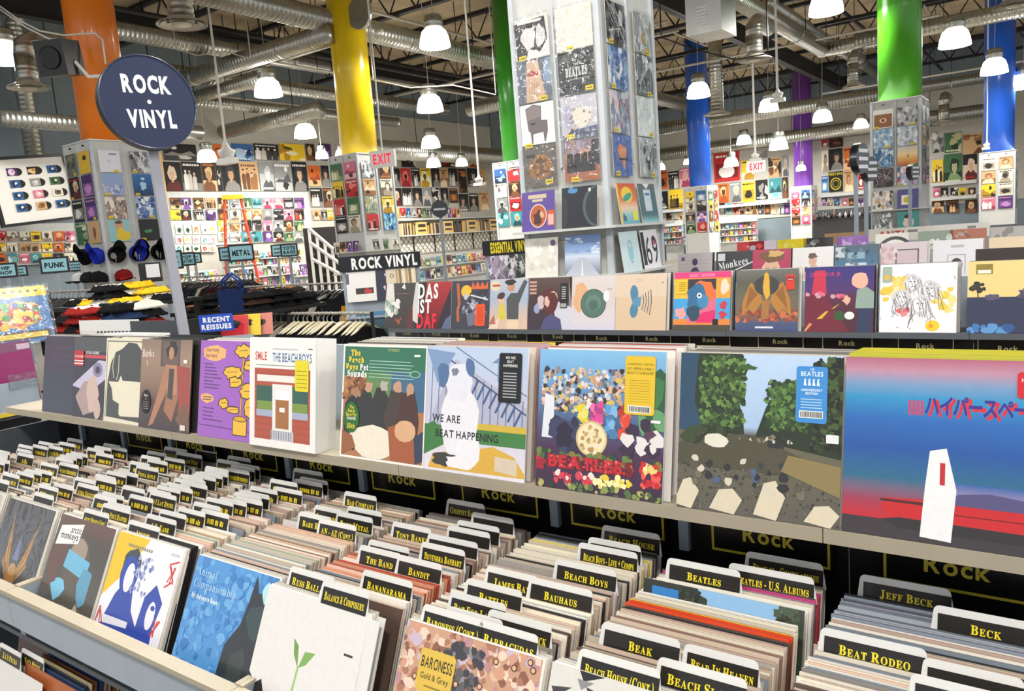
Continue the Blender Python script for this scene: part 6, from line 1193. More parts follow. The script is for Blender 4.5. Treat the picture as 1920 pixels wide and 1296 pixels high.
# bookshelf and lattice rail under them
loc, w, h, rz = on_left(*Z3(610, 655), *Z3(1430, 765))
t = empty('bookshelf', 'wall bookshelf with dark books and cream boxes under the posters, behind the exit sign', 'shelf', loc, (0, 0, rz))
MB().box(0, w, -.3, 0, -.04, 0).build('shelf_board', 'board', t); MB().box(0, w, -.3, 0, h, h + .04).build('top_board', 'board', t)
rng = random.Random(17); y = .02; k = 0
while y < w - .1:
    bw = rng.choice([.04, .05, .06, .07]); bh = h * rng.uniform(.62, .85)
    if k % 15 == 12:
        p_ = loc; o = MB().box(0, .55, 0, .22, 0, h * .86, (226, 190, 110)).box(.08, .47, -.002, 0, .1, h * .33, (30, 28, 26)).box(.08, .47, -.002, 0, h * .5, h * .72, (30, 28, 26)).build('box_file', 'print', None, (loc[0] + .28, loc[1] + y, loc[2] + .0005), (0, 0, rz)); tag(o, 'cream box with two dark windows among the books, %s from the left' % ORD[k // 15 + 1], 'box', 'boxes on the far bookshelf'); y += .6
    else:
        o = MB().box(0, bw * .94, 0, .2, 0, bh, rng.choice(['#2a2220', '#4a3a30', '#8a6a3a', '#c9a060', '#5a2a20', '#d8c9a0', '#3a3a44', '#e0b04a'])).build('book', 'print', None, (loc[0] + .28, loc[1] + y, loc[2] + .0005), (0, 0, rz)); tag(o, 'book standing on the far bookshelf under the posters', 'book', 'books on the far bookshelf'); y += bw * 1.06
    k += 1
loc, w, h, rz = on_left(*Z3(605, 768), *Z3(1430, 912))
t = empty('lattice_rail', 'pale diamond lattice railing with black posts below the bookshelf', 'railing', loc, (0, 0, rz)); b = MB()
n = int(w / .24)
for k in range(-4, n + 1):
    for s_ in (1, -1):
        x0 = k * .24; x1 = x0 + h
        if s_ < 0: x0, x1 = x1, x0
        c0, c1 = max(0, min(w, x0)), max(0, min(w, x1)); zf = lambda x: (x - x0) / (x1 - x0) * h
        if abs(c1 - c0) > .02: b.tube([(c0, -.01, zf(c0)), (c1, -.01, zf(c1))], .014, 4, (120, 118, 110), False)
b.build('lattice', 'paint', t); MB().box(0, w, 0, .01, 0, h, (226, 222, 208)).build('backing', 'paint', t)
for k in range(5): MB().box(.9 + k * 1.35 * w / 7, .95 + k * 1.35 * w / 7, -.04, -.02, 0, h).build('post', 'black', t)
# panel of pocketed covers
o = boardon(on_left, Z2(100, 432) + Z2(1262, 852), 'display_board', 'board', X=WX + .07); tag(o, 'white pocket board full of square covers on the left wall', 'board')
def grid(fn, z, xs, wds, rows, name, cat, where, group, seed, pals=None, light=False, **kw):
    rng = random.Random(seed)
    for r_, (y0, y1) in enumerate(rows):
        for c_, x0 in enumerate(xs):
            w = wds if not isinstance(wds, list) else wds[c_]; p = PAL_OF[rng.choice(pals)] if pals else rng.choice(PALS); st = rng.random()
            lab = '%s and %s picture, %s row, %s from left, %s' % (p[0], p[1], RW[r_], ORD[c_ + 1], where)
            def art(a, p=p, st=st):
                if light: a.R(0, 0, 1, 1, '#e9e2cf'); q = random.Random(st); a.B(.5, .42, .3, .28, p[2][0 if p[2][0] != '#141414' else 1], q, 9, .3); a.B(.5, .4, .16, .16, p[2][3], q, 8, .3)
                else: rand_art(a, random.Random(st), p)
            hang_on(fn, z(x0, y0) + z(x0 + w, y1), name, cat, lab, group, art, **kw)
grid(on_left, Z2, [515, 610, 705, 790, 877, 965, 1046, 1132], 80, [(476, 566), (570, 657), (660, 748), (752, 832)], 'pocket_cover', 'cover', 'on the pocket board', 'covers in the pocket board', 21, X=WX + .1)
grid(on_left, Z2, [128, 214, 316, 414], 84, [(476, 570), (576, 660)], 'pocket_cover', 'cover', 'on the board behind the sign post', 'covers in the pocket board, left part', 22, X=WX + .1)
grid(on_left, Z2, [168, 238, 308, 378, 440], 60, [(690, 776), (784, 850), (856, 918)], 'pin_packet', 'packet', 'right of the sign post', 'small packets right of the sign post', 23, ['pink', 'yellow', 'red', 'cream', 'orange', 'teal', 'green'], True, X=WX + .1)
o = boardon(on_left, Z1(-60, 690) + Z1(620, 1020), 'display_board', 'board', X=WX + .07); tag(o, 'white pocket board of packets under the framed print', 'board')
grid(on_left, Z1, [-30, 60, 160, 250, 342, 436, 526], 84, [(748, 830), (840, 918), (926, 1008)], 'pin_packet', 'packet', 'under the framed print', 'small packets under the framed print', 24, ['pink', 'yellow', 'cream', 'bw', 'orange', 'teal', 'red', 'tan'], False, X=WX + .1)
# framed print of twelve little records
loc, w, h, rz = on_left(*Z1(-5, 190), *Z1(600, 690), X=WX + 1.2)
t = empty('framed_print', 'large black-framed white print with twelve small record pictures', 'picture', loc, (0, -.1, rz))
for q in ((-.06, 0, 0, h), (w, w + .06, 0, h)): MB().box(q[0], q[1], -.05, .05, q[2], q[3]).build('frame_side', 'black', t)
for q in ((-.06, -.06), (-.06, h)): MB().box(-.06, w + .06, -.05, .05, q[1], q[1] + .06).build('frame_rail', 'black', t)
a = Art(w, h, -.001, .0005); a.box(0, w, 0, .04, 0, h, (236, 234, 228)); rng = random.Random(5)
for r_ in range(4):
    for c in range(3):
        x, z = .2 + c * .27, .74 - r_ * .19; a.E(x + .13, z + .06, .075, .065, '#1a1414', 20); p = rng.choice(PALS)[2]; a.R(x, z, x + .14, z + .125, p[0]); a.B(x + .07, z + .06, .05, .045, p[3], rng, 9, .3); a.B(x + .08, z + .07, .02, .02, p[1], rng)
a.build('print_sheet', 'matte', t)
M['tan'] = mat_flat('tan_wall_paint', (222, 190, 132), 0.8)
struct(boardon(on_left, (268, 286, 312, 425), 'trim_2', 'tan', X=WX + .09))

# back wall
struct(boardon(on_back, (1150, 200, 1960, 400), 'wall_back_cladding', 'wallpale', .02, Y=WY - .04))
BK = lambda *r, Y=WY - .07: on_back(*r, Y=Y)
poster_row(BK, Z4, 500, 675, [(85, 212, 'orange', 'type'), (216, 318, 'bw', 'group'), (322, 415, 'pink', 'portrait', 470, 650), (640, 888, 'red', 'type', 320, 600), (900, 1020, 'yellow', 'portrait', 395, 580), (1025, 1142, 'pale', 'abstract', 300, 385), (1150, 1272, 'tan', 'abstract', 370, 560), (1276, 1336, 'pale', 'portrait', 350, 550)], 'upper row, back wall by far blue column', 'upper posters on the back wall', 130)
poster_row(BK, Z4, 600, 790, [(97, 216, 'bw', 'portrait', 690, 860), (219, 355, 'yellow', 'group', 670, 855), (672, 785, 'orange', 'portrait', 615, 800), (789, 900, 'pale', 'portrait'), (904, 1026, 'yellow', 'type'), (1031, 1146, 'bw', 'abstract', 580, 768), (1156, 1276, 'teal', 'scene', 565, 762), (1280, 1336, 'brown', 'portrait', 555, 755)], 'lower row, back wall by far blue column', 'lower posters on the back wall', 140)
poster_row(BK, Z5, 465, 640, [(2, 56, 'cream', 'portrait', 480, 660), (60, 176, 'bw', 'portrait'), (180, 250, 'orange', 'scene', 455, 640), (1000, 1140, 'green', 'abstract', 335, 500), (1146, 1300, 'tan', 'abstract', 345, 510)], 'upper row around green column tower', 'upper posters near the green column', 150)
poster_row(BK, Z5, 640, 820, [(2, 55, 'blue', 'type', 690, 825), (184, 262, 'tan', 'portrait'), (300, 342, 'red', 'type', 640, 800), (896, 988, 'yellow', 'group', 555, 745), (992, 1143, 'green', 'portrait', 505, 755), (1147, 1264, 'redblack', 'portrait', 510, 722)], 'lower row around green column tower', 'lower posters near the green column', 160)
hang_on(BK, Z5(60, 650) + Z5(178, 820), 'poster', 'poster', 'black poster lettered NIRVANA in yellow over a yellow ring', 'lower posters near the green column', lambda a: (a.R(0, 0, 1, 1, '#16150f'), a.T('NIRVANA', .5, .82, .13, '#e8d52a', 'c', .62, True, .02, fit=.92), a.E(.5, .4, .38, .3, '#e8d52a', 30), a.E(.5, .4, .33, .255, '#16150f', 30), a.E(.5, .4, .24, .18, '#c9b824', 24), a.E(.5, .4, .2, .15, '#16150f', 24)))
poster_row(BK, Z5, 300, 460, [(2, 56, 'red', 'type', 390, 460), (60, 180, 'brown', 'abstract', 370, 460), (896, 996, 'pale', 'abstract', 330, 500)], 'highest row around green column tower', 'highest posters near the green column', 170)
def shelf_on(fn, z, x0, x1, y, label, **kw):
    loc, w, h, rz = fn(*z(x0, y - 14), *z(x1, y + 14), **kw); loc = (loc[0], loc[1] - .3, loc[2])
    o = MB().box(0, w, 0, .3, 0, .12).build('wall_shelf', 'board', None, loc, (0, 0, rz)); tag(o, label, 'shelf', 'long white wall shelves'); return o
shelf_on(BK, Z4, 108, 356, 876, 'white wall shelf under the posters left of the far blue column')
shelf_on(BK, Z4, 665, 1345, 812, 'long white wall shelf between the far blue and purple columns')
shelf_on(BK, Z5, -10, 372, 838, 'white wall shelf between purple and green columns')
shelf_on(BK, Z5, 896, 1262, 748, 'white wall shelf right of the green column tower, upper'); shelf_on(BK, Z5, 896, 1262, 868, 'white wall shelf right of the green column tower, lower')
grid(BK, Z4, [692, 756, 815, 872, 934, 994, 1056, 1116, 1172, 1244, 1296], 54, [(800, 905)], 'small_cover', 'cover', 'under the long wall shelf', 'small covers under the long wall shelf', 31)
grid(BK, Z4, [115, 196, 256, 308], 50, [(892, 960)], 'small_cover', 'cover', 'left of the far blue column', 'small covers left of the far blue column', 32)
grid(BK, Z5, [2, 46, 104, 168, 222, 296], 44, [(868, 930)], 'small_cover', 'cover', 'left of the green column tower', 'small covers left of the green column', 33)
grid(BK, Z5, [906, 968, 1046, 1116, 1190], 60, [(784, 862)], 'small_cover', 'cover', 'right of the green column tower', 'small covers right of the green column', 34)
grid(BK, Z5, [894, 1012, 1166], 100, [(882, 990)], 'framed_disc', 'picture', 'low right of green tower', 'dark framed discs', 35, ['bw', 'brown'])
# low shelving along the back wall
for i, (z, x0, x1, y0, y1, nr, nc, l) in enumerate(((Z4, 185, 352, 965, 1180, 3, 6, 'left of the far blue tower'), (Z4, 680, 1050, 925, 1160, 3, 9, 'right of the far blue tower'), (Z4, 370, 560, 1070, 1180, 2, 6, 'below the far blue tower'))):
    loc, w, h, rz = BK(*z(x0, y0), *z(x1, y1), Y=WY - .6 - .1 * i)
    t = empty('shelving_unit', 'low white shelving unit of small items, ' + l, 'shelf', loc, (0, 0, rz)); MB().box(0, w, .02, .06, -loc[2], h).build('back_board', 'board', t)
    for k in range(nr + 1): MB().box(0, w, -.22, .02, h * .78 * k / nr - .02, h * .78 * k / nr).build('shelf', 'board', t)
    rng = random.Random(60 + i)
    for k in range(nr):
        for c in range(nc):
            ww = w / nc * rng.uniform(.5, .9); hh = h * .78 / nr * rng.uniform(.6, .88); p = rng.choice(PALS); st = rng.random()
            o = link('boxed_item', pic('boxed_item', ww, hh, lambda a: rand_art(a, random.Random(st), p), .12), None, (loc[0] + w * c / nc + .02, loc[1] - .15, loc[2] + h * .78 * k / nr + .0005), (0, 0, 0)); tag(o, '%s and %s item, %s shelf up, %s from left, %s' % (p[0], p[1], ORD[k + 1], ORD[c + 1], l), 'item', 'small items ' + l)
loc, w, h, rz = BK(*Z5(-60, 955), *Z5(385, 1130), Y=WY - 2.2)
t = empty('counter', 'dark counter with a black top between the purple and green columns', 'counter', loc, (0, 0, rz)); MB().box(0, w, 0, .6, -loc[2], h * .5, (40, 42, 46)).build('counter_body', 'paint', t); MB().box(-.05, w + .05, -.05, .65, h * .5, h * .5 + .06).build('counter_top', 'black', t); MB().box(0, w, .55, .6, h * .5 + .06, h * 1.0, (60, 62, 66)).build('back_shelf', 'paint', t)
rng = random.Random(71)
for k in range(26):
    hh = rng.uniform(.12, .34); b = MB(); r_ = rng.uniform(.03, .07); b.lathe([(.001, 0), (r_, 0), (r_, hh * .6), (r_ * .4, hh * .8), (r_ * .4, hh), (.001, hh)], 10, col=rng.choice(['#1c1c1e', '#2c2c2e', '#8a8a8c', '#4a4a4e', '#b5b0a8', '#5a4a3a']))
    o = b.build('bottle', 'print', None, (loc[0] + .1 + (w - .2) * k / 26, loc[1] + .2 + .12 * (k % 3), loc[2] + h * .5 + .0605), smooth=True); tag(o, 'small dark bottle or figure on the far dark counter', 'bottle', 'bottles on the far counter')
# ================================================================ left side of the shop: signs, clothes, ladder, stairs, end caps
def post_sign(c, D, w, h, text, label, base=0.0, lines=None, rz=.95, col='#a4dced', tcol='#15202a'):
    p = at(*c, D=D)
    t = empty('section_sign', label, 'sign', (p.x, p.y, base), (0, 0, rz), 'pale blue section signs')
    MB().box(-.025, .025, -.012, .012, .0, p.z - base - h / 2).build('post', 'grey', t)
    MB().box(-w / 2 - .03, w / 2 + .03, -.03, .02, p.z - base - h / 2 - .03, p.z - base + h / 2 + .03).build('frame', 'black', t)
    a = Art(w, h, -.031, .0006, -w / 2, p.z - base - h / 2); a.R(0, 0, 1, 1, col)
    ls = lines or [text]; n = len(ls)
    for k, l in enumerate(ls):
        if l: a.T(l, .5, .3 if n == 1 else (.56 - k * .42), .4 if n == 1 else .3, tcol, 'c', 1.0, bold=.045, fit=.82)
        else: [a.R(.15 + .14 * q, (.58 - k * .4), .25 + .14 * q, (.78 - k * .4), mix(tcol, col, .35)) for q in range(5)]
    a.build('sign_face', 'matte', t); return t
post_sign((103, 497), 12, .34, .19, 'PUNK', 'pale blue sign lettered PUNK left of the orange column tower')
post_sign((318, 488), 12.6, .34, .24, 'PUNK', 'pale blue sign lettered PUNK half hidden by the round sign post')
post_sign((452, 474), 13, .35, .22, 'METAL', 'pale blue sign lettered METAL on a tall post')
post_sign((542, 469), 15, .27, .19, '', 'pale blue sign lettered TOTE BAGS', lines=['TOTE', 'BAGS'])
post_sign((12, 507), 12, .25, .17, '', 'pale blue sign lettered HIP HOP at the left edge', lines=['HIP', 'HOP'])
post_sign((37, 508), 13.5, .2, .13, '', 'small pale blue sign behind the HIP HOP sign', lines=['', ''])
post_sign((141, 499), 13.5, .26, .13, '', 'small pale blue sign right of the left PUNK sign', lines=['', ''])
post_sign((350, 486), 14, .24, .18, '', 'pale blue sign lettered POP CULTURE right of the sign post', lines=['POP', 'CULTURE'])
post_sign((365, 484), 15.5, .2, .15, '', 'small pale blue sign tucked behind the POP CULTURE sign', lines=['', ''])
post_sign((424, 476), 14.5, .2, .2, '', 'small pale blue sign tucked behind the METAL sign', lines=['', ''])
post_sign((520, 470), 16.5, .2, .2, '', 'small pale blue sign tucked behind the TOTE BAGS sign', lines=['', ''])
def disc_sign(c, D, r, rz, label, lines=3):
    p = at(*c, D=D); t = empty('disc_sign', label, 'sign', (p.x, p.y, 0), (0, 0, rz), 'distant round signs')
    MB().box(-.03, .03, -.012, .012, 0, p.z - r * .95).build('post', 'grey', t)
    b = MB(); b.lathe([(.001, -.04), (r, -.04), (r, .04), (.001, .04)], 36, col=(22, 26, 40)); b.build('disc', 'gloss', t, (0, -.045, p.z), (PI / 2, 0, 0))
    a = Art(2 * r, 2 * r, -.087, .0006, -r, p.z - r); [a.R(.15, .42 + (k - lines / 2 + .5) * .26, .85, .54 + (k - lines / 2 + .5) * .26, '#e6e8ee') for k in range(lines)]; a.build('lettering', 'matte', t)
disc_sign((825, 392), 14.5, .155, .6, 'distant round dark sign with one white line, above the bookshelf', 1)
disc_sign((1604, 298), 8.6, .165, 1.35, 'distant round black sign seen edge-on, left of the green column tower', 3)
disc_sign((1623, 318), 9.6, .15, 1.25, 'second round black sign seen edge-on, touching the green column tower', 3)
disc_sign((1706, 323), 11.5, .12, 1.2, 'small round black sign in front of the green column tower', 3)

# --- end caps of the third row
def endcap(c0, c1, D, text, tcol, label, bw):
    P = at((c0[0] + c1[0]) / 2, (c0[1] + c1[1]) / 2, D=D); w = (c1[0] - c0[0]) / FPX * D; rz = .62
    t = empty('end_cap_stand', label, 'display stand', (P.x, P.y, 0), (0, 0, rz)); hh = P.z
    MB().box(-w / 2, w / 2, -.02, 0, .02, hh - .06).build('back_panel', 'grey', t); MB().box(-w / 2, w / 2, -.01, .3, 0, .02).build('foot', 'greyd', t)
    h = .16; MB().box(-w / 2 - .02, w / 2 + .02, -.05, -.02, hh - h / 2, hh + h / 2).build('sign_board', 'black', t)
    a = Art(w, h, -.051, .0005, -w / 2, hh - h / 2); a.R(0, 0, 1, 1, '#171b26'); a.T(text, .56, .16, .68, tcol, 'c', .66, bold=.045, fit=.84); a.build('lettering', 'matte', t)
    for z in (hh - .56, hh - 1.0): MB().box(-w / 2, w / 2, -.08, -.02, z - .02, z).build('ledge', 'grey', t)
    return t, P, w, rz, hh
def on_cap(t, P, rz, x, z, art, label, lean=.1, s=1.0):
    o = link('album', pic('album', LP * s, LP * s, art, .01, 'gloss'), None, (P.x + math.cos(rz) * x + math.sin(rz) * .07, P.y + math.sin(rz) * x - math.cos(rz) * .07, z), (-lean, 0, rz)); return tag(o, label, 'album', 'albums on the end cap stands')
t, P, w, rz, hh = endcap((640, 500), (786, 482), 8.2, 'ROCK VINYL', '#f2f2f2', 'end cap stand with a dark ROCK VINYL board, behind the second row', 0)
on_cap(t, P, rz, -w / 2 + .04, hh - .4, lambda a: (a.R(0, 0, 1, 1, '#e9e7e4'), a.R(.3, .25, .9, .45, '#3a3434'), a.B(.7, .34, .12, .09, '#c23a32', random.Random(2)), a.R(.0, .6, .1, .95, '#6a5a70')), 'white album with a dark red strip on the ROCK VINYL stand')
on_cap(t, P, rz, -w / 2 + .12, hh - .83, lambda a: (a.G(0, 0, 1, 1, [(0, '#2a3430'), (.4, '#3a4a46'), (1, '#4a80a4')]), a.E(.6, .3, .08, .12, '#c9d4c4')), 'teal-blue album low on the ROCK VINYL stand')
on_cap(t, P, rz, -.06, hh - .4, lambda a: (a.R(0, 0, 1, 1, '#2c3046'), a.B(.5, .3, .3, .22, '#d8c4c0', random.Random(3), 10, .4), a.B(.6, .3, .12, .18, '#7a2430', random.Random(4)), a.R(.3, .8, .9, .88, '#a9b0c4')), 'navy album with a pale and red figure on the ROCK VINYL stand')
on_cap(t, P, rz, w / 2 - .36, hh - .39, lambda a: (a.R(0, 0, 1, 1, '#d8cbb0'), [a.P([(.34 + .11 * k, 0), (.32 + .11 * k, .95), (.4 + .11 * k, .97), (.43 + .11 * k, 0)], ['#b9a078', '#8a7050', '#e6dcc4'][k % 3]) for k in range(6)], a.E(.2, .75, .07, .07, '#2a2a2a').E(.2, .75, .05, .05, '#d8cbb0')), 'cream album with tree-trunk stripes on the ROCK VINYL stand')
t, P, w, rz, hh = endcap((908, 467), (992, 459), 8.6, 'ESSENTIAL VINYL', '#f2de1e', 'end cap stand with a dark ESSENTIAL VINYL board, left of the white tower', 0)
on_cap(t, P, rz, -w / 2 + .03, hh - .4, silver('#8a7a94', ['#a99ab4', '#6a5a78', '#e6e2ea'], 4), 'purple-grey shiny album on the ESSENTIAL VINYL stand')
on_cap(t, P, rz, -.0, hh - .4, silver('#4a5250', ['#8a9492', '#2c3230', '#dfe4e2'], 5), 'dark shiny album on the ESSENTIAL VINYL stand')
# RECENT REISSUES stand
P = at(410, 604, D=6.9); rz = .62
t = empty('reissue_stand', 'dark record stand with a blue RECENT REISSUES board', 'display stand', (P.x, P.y, 0), (0, 0, rz)); hh = P.z
MB().box(-.35, .3, -.02, .4, .02, hh - .16, (92, 100, 108)).build('bin_body', 'paint', t); MB().box(-.36, .31, .2, .24, hh - .16, hh + .03).build('back_panel', 'black', t); MB().box(-.35, .3, -.03, .0, hh - .16, hh - .13).build('front_trim', 'grey', t)
a = Art(.3, .15, -.06, .0005, -.15, hh - .075); a.box(-.15, .15, -.0595, -.05, hh - .075, hh + .075, (30, 70, 190)); a.R(0, 0, 1, 1, '#1f4fc0'); a.T('RECENT', .52, .56, .28, '#f2f5fb', 'c', 1, bold=.05, fit=.8); a.T('REISSUES', .5, .14, .28, '#f2f5fb', 'c', 1, bold=.05, fit=.88); a.build('sign_board', 'matte', t)
for k, (c, l) in enumerate((('#c22a30', 'red'), ('#e0c02a', 'yellow'), ('#c97a6a', 'pink'))):
    x = -.02 + .1 * k; o = link('album', pic('album', LP, LP, lambda a, c=c: (a.R(0, 0, 1, 1, c), a.B(.5, .6, .2, .2, '#2a2422', random.Random(k))), .005), None, (P.x + math.cos(rz) * x - math.sin(rz) * (.06 + .03 * k), P.y + math.sin(rz) * x + math.cos(rz) * (.06 + .03 * k), hh - .15), (-.25, 0, rz)); o.scale = (.8, 1, .62); tag(o, l + ' album in the RECENT REISSUES stand', 'album', 'albums in the reissue stand')

# --- clothes: rails of shirts on hangers, folded piles
def shirt_mesh(c, c2):
    b = MB(); pts = [(-.23, 0), (.23, 0), (.23, .48), (.31, .4), (.36, .47), (.25, .62), (.08, .67), (-.08, .67), (-.25, .62), (-.36, .47), (-.31, .4), (-.23, .48)]
    b.prism(pts, -.018, .018, c, mix(c, '#000000', .25)); q = random.Random(hash(c2) % 997)
    b.poly([(-.12 + q.uniform(-.03, .03), -.0185, .28), (.12, -.0185, .3), (.13, -.0185, .5), (-.1, -.0185, .52)], c2); return b.mesh('hanging_shirt', M['cloth'])
def hanger_mesh(c):
    b = MB(); b.tube([(-.22, 0, .615), (-.1, 0, .68), (0, 0, .72), (.1, 0, .68), (.22, 0, .615)], .016, 6, c); b.tube([(0, 0, .72), (0, 0, .77), (.03, 0, .8), (.0, 0, .83), (-.03, 0, .81)], .006, 6, (150, 150, 150)); return b.mesh('hanger', M['print'], True)
SC_ = [('#1a1a1c', '#d8d4c8'), ('#1c1d20', '#b5432e'), ('#232326', '#e0a03a'), ('#161618', '#7a8a94'), ('#2a2c34', '#c9c4b8'), ('#d8d4c8', '#3a3a3a'), ('#3a2a22', '#c98a4a'), ('#1c2230', '#8aa0b8'), ('#4a1c1e', '#e0c9a9'), ('#26332c', '#c9c9a0')]
_sm = {c: shirt_mesh(*c) for c in SC_}
_hm = [hanger_mesh('#d9cfb2'), hanger_mesh('#2a2a2a')]
def rack(px0, px1, py, D, n, label, where, hang_c=0, pal=None, seed=0, dz=0):
    p = at(px0, py, D=D); q = at(px1, py, Y=p.y); w = q.x - p.x; z = p.z + dz; rng = random.Random(seed)
    t = empty('clothes_rail', label, 'clothes rail', (p.x, p.y, 0), group='clothes rails')
    MB().tube([(-.05, 0, z), (w + .05, 0, z)], .014, 8).build('rail', 'pipe', t)
    for x in (-.05, w + .05): MB().tube([(x, 0, .0), (x, 0, z + .01)], .018, 8).build('upright', 'steel', t); MB().box(x - .03, x + .03, -.28, .28, 0, .03).build('foot', 'steel', t)
    for k in range(n):
        x = w * (k + .5) / n; c = rng.choice(pal or SC_)
        o = link('hanging_shirt', _sm[c], None, (p.x + x, p.y, z - .815), (rng.uniform(-.03, .03), 0, PI / 2 + rng.uniform(-.12, .12))); o.scale = (1, 1.2, 1); tag(o, 'shirt on a hanger, ' + where, 'shirt', 'shirts on the ' + where); link('hanger', _hm[hang_c], o)
rack(545, 690, 588, 8.2, 15, 'clothes rail of dark shirts on cream hangers, left of the ROCK VINYL stand', 'rail left of the ROCK VINYL stand', 0, SC_[:5], 1)
rack(478, 540, 588, 8.7, 6, 'short clothes rail of pale and black shirts behind the boxed set', 'short rail behind the boxed set', 0, SC_[3:6], 2)
rack(462, 650, 538, 11.5, 20, 'clothes rail of coloured printed shirts under the TOTE BAGS sign', 'rail under the TOTE BAGS sign', 1, None, 3)
rack(335, 470, 521, 13.6, 18, 'clothes rail of black shirts under the METAL sign', 'rail under the METAL sign', 1, SC_, 4)
rack(95, 185, 548, 10.3, 12, 'clothes rail of mixed shirts below the left PUNK sign', 'rail below the left PUNK sign', 1, None, 5)
def fold_mesh(c, c2, seed):
    q = random.Random(seed); b = MB(); n = 7; W, D_ = .24, .3
    g = lambda i, j: (W * (i / n - .5) * 1.0, D_ * (j / n - .5), .055 + q.uniform(-.014, .018) - .05 * (max(abs(i / n - .5), abs(j / n - .5)) > .45))
    P_ = [[g(i, j) for i in range(n + 1)] for j in range(n + 1)]
    for j in range(n):
        for i in range(n): b.poly([P_[j][i], P_[j][i + 1], P_[j + 1][i + 1], P_[j + 1][i]], c2 if (0 < i < 6 and 0 < j < 6 and q.random() < .45) else c)
    b.box(-W / 2, W / 2, -D_ / 2, D_ / 2, 0, .02, c); return b.mesh('folded_shirt', M['cloth'], True)
FC = [('#1b1b1d', '#4a4a4c'), ('#1c1c1e', '#d8d4cc'), ('#202024', '#8a2a26'), ('#1a1a1c', '#c9c4b8'), ('#e0bc2a', '#c98a1c'), ('#2a3a5a', '#c9d0d8'), ('#d8d4c8', '#2a2a2a'), ('#161617', '#3a3a3c'), ('#8a2420', '#e6e0d8'), ('#3a2c26', '#a9744a')]
_fm = [fold_mesh(*c, i) for i, c in enumerate(FC)]
def table(px0, px1, py, D, nx, ny, label, where, pal, seed, depth=.9):
    p = at(px0, py, D=D); q = at(px1, py, Y=p.y); w = q.x - p.x; rng = random.Random(seed)
    t = empty('display_table', label, 'table', (p.x, p.y, 0), group='tables of folded shirts')
    z = p.z - .04; MB().box(-.05, w + .05, -.05, depth + .05, z - .04, z).build('table_top', 'steel', t)
    for x in (0, w): 
        for y in (0, depth): MB().box(x - .02, x + .02, y - .02, y + .02, 0, z - .04).build('leg', 'steel', t)
    for i in range(nx):
        for j in range(ny):
            k = rng.choice([1, 2, 3])
            for l in range(k):
                o = link('folded_shirt', _fm[rng.choice(pal)], None, (p.x + w * (i + .5) / nx, p.y + depth * (j + .5) / ny, z + .0005 + l * .066), (0, 0, rng.uniform(-.2, .2))); tag(o, 'folded shirt in a pile, ' + where, 'shirt', 'folded shirts, ' + where)
    return Vector((p.x, p.y, z)), w
t1 = table(96, 185, 612, 6.4, 4, 3, 'table of folded dark and patterned shirts, behind the left end of the near row', 'on the table behind the near row', [0, 1, 2, 3, 5, 7, 8, 6], 1, .5)
table(100, 205, 570, 8.0, 4, 2, 'table of patterned and yellow folded shirts below the left PUNK sign', 'on the table below the left PUNK sign', [1, 4, 3, 6, 4], 2)
tz = table(330, 470, 580, 8.6, 6, 3, 'table of black folded shirts below the METAL sign', 'on the table below the METAL sign', [0, 7, 1, 3, 9, 2], 3)
# navy tote bag over the reissue stand
p = Vector((tz[0].x + tz[1] * .82, tz[0].y - .02, tz[0].z + .28)); b = MB(); b.prism([(-.13, 0), (.13, 0), (.14, .24), (-.14, .24)], -.05, .05, (28, 40, 78)); t = empty('tote_bag', 'navy tote bag with loop handles behind the RECENT REISSUES board', 'bag', (p.x, p.y - .0, p.z - .2795), (0, 0, .6)); b.build('bag_body', 'cloth', t)
for y in (-.05, .05): MB().tube([(-.08, y, .24), (-.09, y, .32), (0, y, .4), (.09, y, .32), (.08, y, .24)], .012, 8, (40, 60, 120)).build('handle', 'cloth', t, smooth=True)
# card reader on the orange tower
p = at(283, 512, D=10.6); t = empty('price_checker', 'black box with a white screen on a thin pole beside the caps', 'scanner', (p.x, p.y, 0), (0, 0, .9)); MB().tube([(0, .02, 0), (0, .02, p.z)], .02, 8).build('pole', 'steel', t); MB().box(-.14, .14, -.05, .05, p.z - .12, p.z + .14).build('case', 'black', t); a = Art(.17, .18, -.0506, .0005, -.05, p.z - .06); a.R(0, 0, 1, 1, '#eef0f2'); a.build('screen', 'matte', t)
# step ladder
p = at(436, 372, D=17); q = at(436, 500, D=17); h = p.z - q.z + .25
t = empty('step_ladder', 'orange step ladder with a yellow top leaning by the pocket board', 'ladder', (p.x, p.y, 0), (0, 0, .95)); h = p.z
for s_ in (-1, 1):
    MB().tube([(s_ * .42, -.45, 0), (s_ * .17, 0, h)], .035, 6, (226, 74, 26)).build('front_rail', 'paint', t); MB().tube([(s_ * .42, .7, 0), (s_ * .17, .05, h)], .028, 6, (226, 74, 26)).build('rear_rail', 'paint', t)
for k in range(9):
    f = (k + .6) / 9.4; wd = .42 - .25 * f; MB().box(-wd, wd, -.45 * (1 - f) - .05, -.45 * (1 - f) + .05, h * f - .015, h * f + .015).build('step', 'pipe', t)
MB().box(-.22, .22, -.1, .12, h - .02, h + .07, (240, 200, 40)).build('top_cap', 'paint', t)
